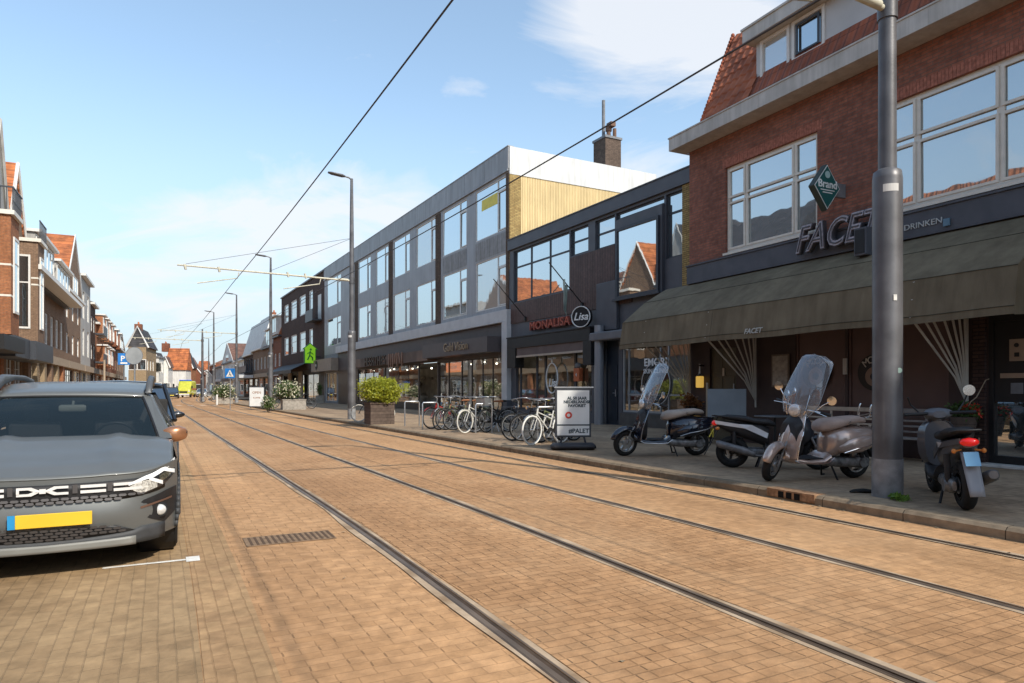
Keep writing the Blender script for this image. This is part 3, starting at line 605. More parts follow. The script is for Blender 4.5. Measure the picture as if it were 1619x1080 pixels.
# round lettered door signs
m_rs = mat('round_sign_black', (0.01, 0.01, 0.01), 0.3); m_cream = mat('cream_letter', (0.62, 0.58, 0.52), 0.6); m_tan = mat('tan_paint', (0.26, 0.17, 0.12), 0.6)
for px in (1291, 1383):
    x = P1.X(px); zc = P1.Z(px, 589); sg = MB().lathe([(0.001, 0), (0.36, 0), (0.36, -0.015), (0.001, -0.015)], (x, -0.004, zc), 'y', 32).build('round_sign', m_rs, b)
    MB().lathe([(0.08, -0.018), (0.19, -0.018), (0.19, -0.024), (0.08, -0.024)], (x, -0.004, zc - 0.08), 'y', 24, ring=True).build('ring_motif', m_tan, sg)
    for i, ch in enumerate('MOOY'):
        a = math.radians(128 - i * 25.5); text(ch, 0.20, 0.004, m_cream, sg, TF(x + 0.27 * math.cos(a), -0.03, zc - 0.02 + 0.27 * math.sin(a), Matrix.Rotation(math.pi / 2 - a, 4, 'Y')), 'letter')
MB().box(P1.X(1292), P1.X(1301), -0.025, -0.003, P1.Z(1296, 612), P1.Z(1296, 602)).build('sticker', m_cream, b)
# notice board, wall lamp
t = P1.root('notice_board', 'framed beige notice board on the dark wall behind the bronze scooter', 'notice board', (P1.X(1222) + P1.X(1250)) / 2, -0.02, P1.Z(1236, 612))
hw = (P1.X(1250) - P1.X(1222)) / 2; hh = P1.Z(1236, 560) - P1.Z(1236, 612)
MB().box(-hw, hw, -0.03, 0.0, 0, hh).build('frame', mat('bronze_frame', (0.16, 0.12, 0.09), 0.5), t, bevel=0.006)
MB().box(-hw + 0.04, hw - 0.04, -0.036, -0.031, 0.04, hh - 0.04).build('sheet', mat('menu_sheet', (0.36, 0.32, 0.27), 0.7, var=0.3, vs=12), t)
t = P1.root('wall_lamp', 'small yellow lantern hanging on the dark pillar left of the café door', 'lamp', P1.X(1112), -0.12, P1.Z(1112, 613))
MB().box(-0.085, 0.085, -0.07, 0.07, 0, 0.30).build('lantern', mat('lantern_amber', (0.55, 0.36, 0.07), 0.5, emit=(1, 0.6, 0.12), es=0.25), t, bevel=0.02)
MB().lathe([(0.10, 0.301), (0.03, 0.37), (0.02, 0.5), (0.02, 0.62)], (0, 0, 0), 'z', 12).build('cap', m_steel, t); MB().box(-0.02, 0.02, -0.02, 0.12, 0.56, 0.60).build('bracket', m_black, t)
# right entrance door
dd = MB(); a, c = d2[0], d2[1]
dd.box(a, a + 0.08, 0.0, 0.1, 0.16, 3.3).box(c - 0.08, c, 0.0, 0.1, 0.16, 3.3).box(a + 0.081, c - 0.081, 0.0, 0.1, 0.16, 0.30).box(a + 0.081, c - 0.081, 0.0, 0.1, 2.55, 2.66).box(a + 0.081, c - 0.081, 0.02, 0.1, 1.20, 2.549).box(a + 0.081, c - 0.081, 0.0, 0.1, 3.2, 3.3)
dr = dd.build('door', m_black, b)
MB().box(a + 0.08, c - 0.08, 0.06, 0.07, 0.30, 1.20).build('pane', g_up, dr); MB().box(a + 0.08, c - 0.08, 0.06, 0.07, 2.66, 3.2).build('pane', g_up, dr)
MB().box(a + 0.32, a + 0.55, -0.0, 0.018, 1.88, 2.24).box(a + 0.18, c - 0.2, -0.0, 0.018, 1.60, 1.68).build('intercom_plate', mat('brass_plate', (0.35, 0.28, 0.22), 0.4, 0.6), dr)
MB().lathe([(0.001, -0.002), (0.035, -0.002), (0.035, -0.01), (0.001, -0.01)], (a + 0.43, 0, 2.14), 'y').box(a + 0.40, a + 0.47, -0.01, -0.002, 1.95, 2.02).build('button', m_black, dr)
MB().box(a + 0.34, a + 0.52, 0.002, 0.018, 1.34, 1.52).build('house_number', m_lead, dr)
MB().box(a - 0.05, a + 3.0, -0.28, -0.001, 0.121, 0.17).build('doorstep', mat('white_step', (0.5, 0.48, 0.45), 0.8, var=0.2, vs=6), b, bevel=0.01)
window(b, (9.9, 13.6, 0.6, 3.1), (0.33, 0.66), (0.82,), m_frame_dark, g_up, y=-0.07, name='shop_window')
# lettering on the fascia
m_neon = mat('neon_letter', (0.36, 0.34, 0.37), 0.35, 0.4, var=0.25, vs=14); m_back = mat('letter_back', (0.10, 0.095, 0.105), 0.4, 0.3)
xa, xb = P1.X(1254, -0.25), P1.X(1394, -0.25); zc = P1.Z(1314, 371, -0.25)
sgn = P1.root('facade_letters', 'big outlined grey metal FACET letters mounted over the awning', 'sign', (xa + xb) / 2, -0.25, zc, None)
text('FACET', 0.80, 0.05, m_back, sgn, TF(0, 0.02, 0), 'letter_body', shear=0.35, sx=1.0, off=0.03, sp=1.03)
text('FACET', 0.80, 0.012, m_neon, sgn, TF(0, -0.045, 0), 'neon_tube', shear=0.35, sx=1.0, off=0.012, sp=1.03)
text('FACET', 0.80, 0.012, m_back, sgn, TF(0, -0.062, 0), 'letter_face', shear=0.35, sx=1.0, off=-0.022, sp=1.03)
wd = [max(v.co.x for v in o.data.vertices) - min(v.co.x for v in o.data.vertices) for o in sgn.children][0]
for o in sgn.children: o.scale = ((xb - xa) / wd, 1, 1)
text('ETEN & DRINKEN', 0.15, 0.008, mat('small_letter', (0.45, 0.47, 0.46), 0.5), fas, TF((P1.X(1400, -.1) + P1.X(1489, -.1)) / 2 - .1, -0.112, P1.Z(1450, 357, -0.1)), 'lettering', sx=1.12)
MB().box(P1.X(1493, -.1), P1.X(1503, -.1), -0.14, -0.131 + .02, P1.Z(1498, 353, -.1) - .05, P1.Z(1498, 353, -.1) + .08).build('emblem', mat('emblem_blue', (0.12, 0.22, 0.30), 0.5), fas)
# projecting diamond sign
t = P1.root('diamond_sign', 'green diamond shaped beer sign projecting from the brick wall', 'sign', P1.X(1303, -0.62), -0.62, P1.Z(1304, 297, -0.62))
R = 0.48; m_gs = mat('sign_green', (0.012, 0.10, 0.095), 0.3, var=0.08); m_sw = mat('sign_white', (0.7, 0.72, 0.7), 0.5)
def diamond(r, x0, x1): return MB().add([(x0, -r * .82, 0), (x0, 0, r), (x0, r * .82, 0), (x0, 0, -r), (x1, -r * .82, 0), (x1, 0, r), (x1, r * .82, 0), (x1, 0, -r)], [(0, 1, 2, 3), (4, 7, 6, 5), (0, 4, 5, 1), (1, 5, 6, 2), (2, 6, 7, 3), (3, 7, 4, 0)])
cs = diamond(R, -0.07, 0.07).build('case', mat('sign_case', (0.04, 0.06, 0.055), 0.4), t, bevel=0.02)
diamond(R * .93, 0.0701, 0.076).build('border', m_sw, cs); diamond(R * .88, 0.0762, 0.080).build('face', m_gs, cs)
RY = Matrix.Rotation(math.pi / 2, 4, 'Z')
text('Brand', 0.22, 0.004, m_sw, cs, Matrix.Translation((0.084, 0, 0.05)) @ RY @ RX, 'lettering', sx=1.05, off=0.004)
MB().lathe([(0.001, 0.082), (0.075, 0.082), (0.075, 0.086), (0.001, 0.086)], (0, 0, 0.25), 'x', 12).build('crest', mat('crest', (0.35, 0.5, 0.48), 0.5), cs)
mk = MB(); mk.box(0.081, 0.085, -0.2, 0.2, -0.075, -0.055).box(0.081, 0.085, -0.14, 0.14, -0.125, -0.105); mk.build('small_print', m_sw, cs)
MB().box(-0.03, 0.03, R * .6, 0.60, -0.14, 0.14).build('bracket', m_lead, t)
# loudspeaker box next to the pole
t = P1.root('loudspeaker', 'dark box speaker hanging at the end of the FACET letters beside the thick pole', 'loudspeaker', P1.X(1367, -.45), -0.45, P1.Z(1367, 405, -.45))
MB().box(-0.13, 0.13, -0.14, 0.14, 0, 0.54).build('cabinet', m_dark_fascia, t, bevel=0.015); MB().box(-0.03, 0.03, 0.141, 0.35, 0.2, 0.28).build('bracket', m_black, t)
MB().box(-0.1, 0.1, -0.15, -0.141, 0.04, 0.5).build('grille', m_black, t)

# awning
m_aw = mat('olive_canvas', (0.165, 0.128, 0.078), 0.85, var=0.15, vs=1.2, bump=0.2, bs=120, det=9, streak=.22, c2=(0.205, 0.162, 0.102))
yF, zFo, zV = -1.5, P1.Z(984, 511, -1.5), P1.Z(980, 553, -1.6)
ax0, ax1 = P1.X(982, -1.55), P1.X(1607, -1.55)
t = P1.root('awning', 'long faded olive canvas awning over the café terrace', 'awning', ax0, 0, 0)
AL = ax1 - ax0; zT = zf0 - 0.005
def ay(u):  # profile from wall to valance
    P = [(-0.02, zT), (-0.76, 3.81), (yF, zFo), (-1.60, zV + 0.12), (-1.605, zV)]
    k = u * 4; i = min(3, int(k)); f = k - i; return (P[i][0] + (P[i + 1][0] - P[i][0]) * f, P[i][1] + (P[i + 1][1] - P[i][1]) * f)
def aw(u, v):
    y, z = ay(v); x = AL * u; xin = 0.9 * max(0, 1 - v * 2) ** 0.9
    x = min(max(x, xin * 0 + 0.0), AL)
    sagx = math.sin(u * AL / 1.55 * math.pi) ** 2
    z += -0.006 * sagx * math.sin(min(1, v * 1.1) * math.pi) * (1 if v < 0.75 else 0.3); 
    if v > 0.7: z += 0.012 * math.sin(x * 2.1)
    return (x, y, z)
mb = MB().grid(aw, 90, 20); cv = mb.build('canopy', m_aw, t, solid=0.006)
for xx in (0.0, AL):
    pts = [(xx, 0, 2.6)] + [(xx, *ay(k / 16)) for k in range(17)]; mb = MB().add(pts, [tuple(range(len(pts)))]); mb.build('side_panel', m_aw, cv)
mb = MB()
for v in (0.25, 0.5, 0.75): mb.tube([Vector(aw(u / 60, v)) + Vector((0, -0.004, 0.002)) for u in range(61)], 0.006, 5)
for u in (0.36, 0.78): mb.tube([Vector(aw(u, v / 20)) + Vector((0, -0.003, 0.003)) for v in range(10, 21)], 0.003, 4)
mb.build('seam', mat('canvas_seam', (0.05, 0.046, 0.03), 0.9), cv)
text('FACET', 0.15, 0.003, mat('valance_text', (0.5, 0.5, 0.46), 0.8), cv, TF(P1.X(1190, -1.62) - ax0, -1.625, zV + 0.14), 'lettering', shear=0.3, sx=1.1, off=0.003)
m_rib = mat('awning_rib', (0.50, 0.47, 0.42), 0.5, var=0.1)
mb = None
for px, py in ((1093, 632), (1197, 634), (1532, 640)):
    x = P1.X(px) - ax0; z = P1.Z(px, py)
    mb = MB()
    for v in (0.06, 0.17, 0.28, 0.39, 0.5, 0.62, 0.74):
        y, zz = ay(v); mb.tube([(x, -0.06, z), (x, y * 0.22 - 0.05, z + (zz - z) * 0.32), (x, y, zz - 0.03)], [0.009, 0.017, 0.022], 6)
    mb.tube([(x, -0.05, z - 0.15), (x, -0.05, zT - 0.1)], 0.02, 6)
    mb.build('rib_set', m_rib, t, smooth=True)

# ----------------------------------------------------------------- R0 : taller neighbour outside the picture (gives the shade on the terrace)
P0 = PL(P1.pt(X1 + 0.02), 26.0)
b = P0.root('corner_building', 'tall brick corner building beyond the café at the right', 'building')
mb = MB(); hs = [(1.5 + 4 * i, 3.5 + 4 * i, z, z + 1.9) for i in range(5) for z in (1.0, 4.6, 7.8, 10.8)]
wall(mb, 0, 21, 0.12, 13.9, hs); shell(mb, 0, 21, 0.12, 13.9, 10); mb.build('wall', m_b1, b)
for h in hs: window(b, h, (0.5,), (0.65,), m_wood_cream)

# ----------------------------------------------------------------- R3 plane (office) and R2 (dark shop house)
PX = PL(G(805, 659, 0.12), 28.5)
x2 = PX.X(1105); P2 = PX
m_anth = mat('anthracite_panel', (0.085, 0.088, 0.10), 0.5, var=0.12, vs=2)
m_clad = bricks('brown_cladding', (0.12, 0.072, 0.062), (0.095, 0.058, 0.05), (0.02, 0.014, 0.013), bw=0.16, rh=60, ms=0.010, var=0.35, offset=0, rough=0.5, bump=0.5)
b = P2.root('dark_shop_house', 'two storey shop house with anthracite windows and brown cladding beside the café', 'building', 0.0)
zt = P2.Z(1086, 269); zt0 = P2.Z(1086, 290)
W1 = [(P2.X(812), P2.X(900), P2.Z(812, 479), P2.Z(812, 398)), (P2.X(902), P2.X(930), P2.Z(902, 406), P2.Z(902, 364)), (P2.X(941), P2.X(972), P2.Z(941, 396), P2.Z(941, 349)), (P2.X(974), P2.X(1050), P2.Z(974, 349), P2.Z(974, 334.5)), (P2.X(1053), P2.X(1080), P2.Z(1053, 410), P2.Z(1053, 309))]
zW = W1[0][3]
W1 = [(a, c, d, zW) for a, c, d, e in W1]
zcanopy = 4.0
sh = (P2.X(816), P2.X(936), 0.5, 3.65); dr_ = (P2.X(958), P2.X(978), 0.13, 3.6); cl = (P2.X(984), x2 - .2, P2.Z(1083, 656), 3.4)
mb = MB(); wall(mb, 0.02, x2, 0.12, zt, W1 + [sh, dr_, cl], rev=0.10); shell(mb, 0.02, x2, 0.12, zt, 9.5)
wl = mb.build('wall', m_anth, b)
mb = MB().box(0.02, x2, -0.10, -0.002, zt0 - 0.02, zt + 0.03).box(0.0, x2, -0.13, 9.5, zt + 0.031, zt + 0.07); mb.build('parapet', m_anth, b)
# cladding panels a little proud
zb = P2.Z(812, 512); za = W1[0][2] - 0.05
mb = MB(); mb.box(0.22, P2.X(902), -0.035, -0.002, zb, za); mb.box(P2.X(902) + 0.004, P2.X(973), -0.04, -0.002, zb, W1[1][2] - 0.06); mb.box(P2.X(973) + .004, P2.X(1000), -0.04, -0.002, zb + 0.35, P2.Z(973, 476) - 0.15)
mb.build('cladding', m_clad, b)
window(b, W1[0], (0.32, 0.66), (0.68,), m_frame_dark, mw=0.07, cells=())
for k in (1, 2): window(b, W1[k], (), (0.52,), m_frame_dark, mw=0.07)
window(b, W1[3], (), (), m_frame_dark); window(b, W1[4], (), (0.70,), m_frame_dark, mw=0.07)
# big bay window frame that stands proud
bay = (P2.X(973, -.18), P2.X(1041, -.18), P2.Z(973, 474, -.18), P2.Z(973, 363, -.18))
mb = MB(); k = 0.10
mb.box(bay[0], bay[1], -0.20, -0.002, bay[2], bay[2] + k).box(bay[0], bay[1], -0.20, -0.002, bay[3] - k, bay[3]).box(bay[0], bay[0] + k, -0.20, -0.002, bay[2] + k, bay[3] - k).box(bay[1] - k, bay[1], -0.20, -0.002, bay[2] + k, bay[3] - k).box(bay[0] - .1, bay[1] + 0.1, -0.26, -0.2 - .001, bay[2] - 0.06, bay[2] + 0.02)
bf = mb.build('bay_window', m_frame_dark, b); MB().quad((bay[0] + k, -0.14, bay[2] + k), (bay[1] - k, -0.137, bay[2] + k), (bay[1] - k, -0.147, bay[3] - k), (bay[0] + k, -0.15, bay[3] - k)).build('pane', glassmat('big_pane', (0.02, 0.025, 0.03), 0.62, (0.9, 0.93, 0.95), wob=0.003), bf)
MB().box(P2.X(1043), P2.X(1051), -0.12, -0.002, bay[2] - 0.1, zt0 - 0.4).build('post', m_anth, b)
m_yb = bricks('yellow_brick', (0.46, 0.33, 0.13), (0.36, 0.24, 0.09), (0.13, 0.09, 0.05), var=0.4)
MB().box(P2.X(1080), x2, -0.04, -0.002, 3.0, zt0 - 0.03).build('brick_pier', m_yb, b)
# shop canopy, posts, roller blind
mb = MB(); mb.box(P2.X(803, -.5), P2.X(934, -.5), -0.55, -0.05, P2.Z(803, 552, -.55) + .0, P2.Z(803, 536, -.55)); 
cz0 = P2.Z(803, 552, -.55); cz1 = P2.Z(803, 536, -.55)
mb.box(P2.X(803, -.5) - 0.03, P2.X(934, -.5) + 0.03, -0.58, -0.04, cz1 + .001, cz1 + 0.06)
cn = mb.build('shop_canopy', m_black, b, bevel=0.01)
MB().box(P2.X(803, -.5), P2.X(816, -.5), -0.55, -0.1, P2.Z(803, 582, -.55), cz0 - .001).build('shutter_housing', m_black, b, bevel=0.01); mb = MB().box(P2.X(923, -.5), P2.X(936, -.5), -0.55, -0.1, P2.Z(930, 577, -.55), cz0 - .001); mb.build('shutter_housing', m_black, b, bevel=0.01)
mb = MB().box(P2.X(817, -.5), P2.X(922, -.5), -0.5, -0.42, cz0 - 0.34, cz0 - 0.002); mb.build('blind', mat('blind_brown', (0.13, 0.095, 0.085), 0.8), b)
MB().box(P2.X(817, -.5), P2.X(922, -.5), -0.53, -0.43, cz0 - 0.42, cz0 - 0.341).build('blind_bar', mat('bar_tan', (0.42, 0.34, 0.27), 0.5), b)
fr = window(b, sh, (0.06, 0.30, 0.42, 0.80), (), m_frame_dark, g_shop, fw=0.09, mw=0.13, y=0.03, name='shop_window')
mb = MB().box(sh[0], sh[1], 0.2, 0.9, 0.4, 0.75); mb.build('display_ledge', mat('ledge_brick', (0.20, 0.09, 0.06), 0.8, var=0.4, vs=8), b)
mb = MB(); mb.box(sh[0] - .1, x2 - .3, 4.0, 4.05, 0.12, 3.8).box(sh[0] - .1, x2 - .3, 0.16, 4.0, 3.70, 3.76).box(sh[0] - .1, x2 - .3, 0.16, 4.0, 0.12, 0.14).box(sh[1] + .12, sh[1] + .2, 0.16, 4, 0.15, 3.7).box(sh[0] - .1, sh[0] - .02, .16, 4, .15, 3.7); mb.build('interior', m_inside_light, b)
mb = MB(); rnd = random.Random(3)
for i in range(26):
    x = rnd.uniform(sh[0] + .3, sh[1] - .3); z = rnd.choice((0.76, 0.76, 1.5, 2.2)); y = rnd.uniform(0.35, 0.85) if z < 1 else rnd.uniform(2.5, 3.8); h_ = rnd.uniform(0.12, 0.5); r_ = rnd.uniform(0.04, 0.13); mb.lathe([(r_ * .6, z), (r_, z + h_ * .5), (r_ * .4, z + h_)], (x, y, 0), 'z', 8)
mb.build('display_goods', mat('goods', (0.35, 0.22, 0.15), 0.6, var=0.6, vs=5, c2=(0.5, 0.5, 0.45)), b, smooth=True)
mb = MB()
for i in range(5): mb.ell((sh[0] + 0.5 + i * 0.62, 0.5 + (i % 2) * 1.2, 3.45), 0.06, 0.06, 0.08, 8, 6)
mb.build('spot_lamp', m_lamp, b)
# door and grey canopy with the steel column
mb = MB().box(dr_[0], dr_[1], 0.05, 0.09, 0.13, 3.6).box(dr_[0] + .12, dr_[1] - .12, 0.03, 0.049, 0.3, 1.2).box(dr_[0] + .12, dr_[1] - .12, 0.03, 0.049, 1.35, 2.3); dr = mb.build('door', mat('navy_door', (0.02, 0.028, 0.04), 0.4), b)
MB().tube([(dr_[1] - .15, -0.02, 1.15), (dr_[1] - .15, -0.02, 1.4)], 0.02).tube([(dr_[1] - .15, -0.02, 1.27), (dr_[1] - .32, -0.02, 1.27)], 0.015).build('handle', m_steel, dr)
mb = MB().box(P2.X(935, -.4), P2.X(1000, -.4), -0.55, -0.05, P2.Z(960, 538, -.4), P2.Z(960, 524, -.4)); mb.build('grey_canopy', mat('grey_metal', (0.14, 0.14, 0.15), 0.5), b, bevel=0.05)
MB().box(P2.X(948), P2.X(980), -0.16, -0.003, P2.Z(960, 523), zb + .9).build('sign_box', m_anth, b, bevel=0.02)
MB().lathe([(0.18, 0.12), (0.18, 3.75)], ((P2.X(938, -.3) + P2.X(957, -.3)) / 2, -0.3, 0), 'z', 24).build('column', mat('grey_column', (0.30, 0.31, 0.33), 0.35, 0.3, var=0.05), b, smooth=True)
# clinic window
fr = window(b, cl, (0.09, 0.55, 0.66), ((0.22, 0.09, 0.95),), mat('frame_grey', (0.33, 0.33, 0.32), 0.5), g_shop, fw=0.07, mw=0.05, y=0.03, name='shop_window')
MB().box(cl[0] - .1, x2, -0.05, -0.002, 0.12, cl[2] - 0.04).build('plinth', mat('stone_plinth', (0.10, 0.09, 0.08), 0.8, var=0.2), b)
MB().box(cl[0] + .3, x2 - .4, 1.4, 1.45, 0.8, 3.0).build('curtain', mat('curtain', (0.42, 0.40, 0.36), 0.9, var=0.3, vs=2), b)
m_wl = mat('white_letter', (0.78, 0.77, 0.74), 0.5)
cx_ = P2.X(1035, -.03); kz = P2.Z(1035, 586)
rd = MB().lathe([(0.001, 0), (0.70, 0), (0.70, -0.006), (0.001, -0.006)], (cx_, 0.02, kz - .45), 'y', 40).build('clinic_disc', glassmat('dark_disc', (0.03, 0.03, 0.03), 0.1), b)
MB().torus((cx_, 0.008, kz - .45), 0.71, 0.012, 'y', 40, 6).build('rim', m_wl, rd)
text('EMORI', 0.36, 0.004, m_wl, rd, TF(cx_, -0.0, P2.Z(1035, 573)), 'lettering', off=0.008, sx=1.1); text('SKIN CLINIC', 0.22, 0.004, m_wl, rd, TF(cx_, -0.0, P2.Z(1035, 587)), 'lettering', off=0.003)
# MONALISA letters
x_a, x_b = P2.X(838, -.1), P2.X(903, -.1); m_rl = mat('red_letter', (0.20, 0.045, 0.03), 0.5); m_rt = mat('red_tube', (0.50, 0.11, 0.06), 0.4)
t = P2.root('shop_letters', 'dark red MONALISA letters on the brown cladding over the shop canopy', 'sign', (x_a + x_b) / 2, -0.1, P2.Z(870, 512, -.1))
text('MONALISA', 0.46, 0.05, m_rl, t, TF(0, 0, 0), 'letter_body', off=0.03, sp=1.05); text('MONALISA', 0.46, 0.012, m_rt, t, TF(0, -0.055, 0), 'letter_face', off=-0.008, sp=1.05)
wd = [max(v.co.x for v in o.data.vertices) - min(v.co.x for v in o.data.vertices) for o in t.children][0]
for o in t.children: o.scale = ((x_b - x_a) / wd, 1, 1)
t = P2.root('round_shop_sign', 'round black illuminated sign with a white script name beside the red letters', 'sign', P2.X(920, -.55), -0.55, P2.Z(921, 501, -.55), None, rz=math.radians(28))
MB().lathe([(0.001, -0.09), (0.40, -0.09), (0.40, 0.09), (0.001, 0.09)], (0, 0, 0), 'y', 36).build('case', m_black, t); MB().torus((0, -0.095, 0), 0.385, 0.02, 'y', 36, 6).build('rim', m_wl, t)
text('Lisa', 0.40, 0.006, m_wl, t, TF(0, -0.1, 0), 'lettering', shear=0.3, off=0.006); MB().box(-0.02, 0.02, 0.1, 0.55, -0.02, 0.02).build('bracket', m_black, t)
t = P2.root('window_wheel', 'white painted hoop hanging in the shop window with a script name', 'decoration', P2.X(875, -.1), -0.1, P2.Z(875, 598, -.1))
MB().torus((0, -0.07, 0), 0.62, 0.032, 'y', 40, 6).build('hoop', m_wl, t, smooth=True).scale = (0.72, 1, 1)
MB().lathe([(0.02, 0.62), (0.05, 0.70), (0.02, 0.85)], (0, -0.07, 0)).build('hook', m_wl, t); text('Lisa', 0.46, 0.006, m_wl, t, TF(0, -0.03, -0.2), 'lettering', shear=0.3, off=0.01)
t = P2.root('orange_mailbox', 'orange wall box beside the dark shop door', 'box', P2.X(914, -.06), -0.06, P2.Z(914, 603, -.06))
MB().box(-0.2, 0.2, -0.09, 0.09, 0, 0.52).build('box', mat('orange_paint', (0.50, 0.13, 0.045), 0.5), t, bevel=0.02); text('4', 0.2, 0.004, m_wl, t, TF(0, -0.095, 0.25), 'lettering'); MB().ell((0, 0, 0.62), 0.17, 0.1, 0.12, 10, 6).build('lid', m_lead, t)
def flag(px, py, px2, py2, lab, cloth):
    x, z = P2.hit(px, py, -0.05); x_, z_ = P2.hit(px2, py2, -1.6)
    t = P2.root('flag_pole', lab, 'flag pole', x, -0.05, z); d = Vector((x_ - x, -1.55, z_ - z))
    MB().tube([(0, 0, 0), tuple(d)], 0.022, 8).build('pole', m_black, t, smooth=True); MB().box(-0.06, 0.06, -0.06, 0.045, -0.12, 0.06).build('socket', m_black, t)
    if cloth:
        def fn(u, v):
            p = d * (0.97 - 0.45 * u); q = d * (0.60 - 0.13 * u); return (q.x + 0.05 * math.sin(7 * u), q.y + 0.05 * math.sin(9 * u + 2 * v), q.z - 1.15 * v + .05 * math.sin(6 * u))
        MB().grid(fn, 8, 12).build('cloth', mat('flag_cloth', (0.30, 0.36, 0.32), 0.8, var=0.25, vs=2), t, smooth=True)
flag(831, 503, 780, 441, 'bare slanting flag pole at the edge of the dark shop house', False)
flag(921, 481, 868, 415, 'slanting flag pole with a rolled pale green flag over the red letters', True)
# roof vents
t = P2.root('roof_unit', 'small cream box and metal vents on the flat roof beside the brick gable', 'roof vent', P2.X(1040, 2), 2.0, zt + 0.07)
MB().box(-0.25, 0.25, -.2, .3, 0, 0.55).build('box', mat('cream_box', (0.5, 0.42, 0.26), 0.7), t, bevel=0.02); MB().lathe([(0.12, 0), (0.12, 0.4), (0.22, 0.45), (0.05, 0.6)], (0.8, 0, 0), 'z', 12).lathe([(0.1, 0), (0.1, 0.35), (0.2, 0.4), (0.05, 0.5)], (1.3, 0.2, 0), 'z', 12).build('vent', m_lead, t)

# ----------------------------------------------------------------- R3 : long grey office block
P3 = PX
m_gp = mat('grey_blue_panel', (0.335, 0.34, 0.355), 0.5, var=0.08, vs=0.8, det=2, streak=.16); m_gp2 = mat('concrete_panel', (0.30, 0.30, 0.30), 0.7, var=0.12, vs=4, streak=.35)
m_wf = mat('white_band', (0.52, 0.52, 0.52), 0.55, var=0.08, vs=2); m_pier = bricks('ochre_brown_brick', (0.16, 0.11, 0.075), (0.12, 0.08, 0.055), (0.05, 0.035, 0.03), var=0.4)
b = P3.root('office_block', 'long three storey grey panelled block with flat roof and white side parapet', 'building', 0.0)
xL = P3.X(513); ZT = 12.75
cols = [(752, 801), (700, 738), (658, 691), (621, 648), (594, 614), (566, 586), (517, 539)]
H3 = []
for a, c in cols:
    for z0_, z1_ in ((8.95, 11.5), (5.35, 7.85)): H3.append((P3.X(a), P3.X(c), z0_, z1_))
mb = MB(); wall(mb, xL, 0, 4.6, ZT, H3, rev=0.12); shell(mb, xL, 0, 4.6, ZT - 0.02, 8.8); mb.quad((xL, 0, 4.6), (0, 0, 4.6), (0, 8.8, 4.6), (xL, 8.8, 4.6)); mb.build('wall', m_gp, b)
for h in H3:
    fw_ = h[1] - h[0]; window(b, h, (0.72,), ((0.78, 0.72, 1.0),), m_wood_white, random.choice((g_up, g_up, g_curt)), fw=0.05, mw=0.06, y=0.02, cells=((0.73, 1.0, 0.02, 0.77),))
mb = MB()
for a, c in ((689, 697), (615, 621), (561, 566)): MB().box(P3.X(a), P3.X(c), -0.03, -0.002, 5.12, 11.55).build('brick_pier', m_pier, b)
mb.box(-0.28, 0.0 - 0.002, -0.03, -0.002, 5.12, 11.55); mb.build('brick_pier', m_pier, b)
mb = MB().box(xL, 0.0, -0.06, -0.002, 11.72, ZT).box(xL, 0.0, -0.09, -0.061 + .02, 11.62, 11.70).box(xL - .02, 0.02, -0.08, 0.25, ZT + 0.001, ZT + 0.05); mb.build('roof_edge', mat('grey_fascia', (0.31, 0.315, 0.325), 0.5, var=0.08, vs=1, streak=.2), b)
for i in range(1, 15): x = xL * i / 15; MB().box(x - 0.008, x + 0.008, -0.064, -0.0601, 11.72, ZT).build('panel_joint', m_lead, b)
MB().box(P3.X(700), P3.X(738), -0.012, -0.002, 7.95, 8.85).build('concrete_panel', m_gp2, b); mb = MB().box(P3.X(752), P3.X(801), -0.012, -0.002, 7.95, 8.85); mb.build('concrete_panel', m_gp2, b)
# side: white parapet, yellow corrugated cladding, yellow brick corner
zs0 = P3.Z(807, 274)
m_wp = mat('white_side', (0.60, 0.60, 0.59), 0.6, var=0.05, vs=1, streak=.14)
MB().box(0.002, 0.06, 0.0, 8.8, zs0, ZT).build('side_parapet', m_wp, b)
m_ycor = mat('yellow_corrugated', (0.64, 0.49, 0.25), 0.5, var=0.06, vs=1, streak=.16)
mb = MB(); n_ = 90
for i in range(n_):
    y0_ = 0.62 + i * (8.2 / n_); w_ = 8.2 / n_
    mb.quad((0.03, y0_, 7), (0.03, y0_ + w_ * .5, 7), (0.03, y0_ + w_ * .5, zs0), (0.03, y0_, zs0)); mb.quad((0.03, y0_ + w_ * .5, 7), (0.008, y0_ + w_ * .6, 7), (0.008, y0_ + w_ * .6, zs0), (0.03, y0_ + w_ * .5, zs0))
    mb.quad((0.008, y0_ + w_ * .6, 7), (0.008, y0_ + w_ * .9, 7), (0.008, y0_ + w_ * .9, zs0), (0.008, y0_ + w_ * .6, zs0)); mb.quad((0.008, y0_ + w_ * .9, 7), (0.03, y0_ + w_, 7), (0.03, y0_ + w_, zs0), (0.008, y0_ + w_ * .9, zs0))
mb.build('side_cladding', m_ycor, b)
MB().box(0.002, 0.05, 0.0, 0.6, 7, zs0 - .002).build('side_brick', m_yb, b)
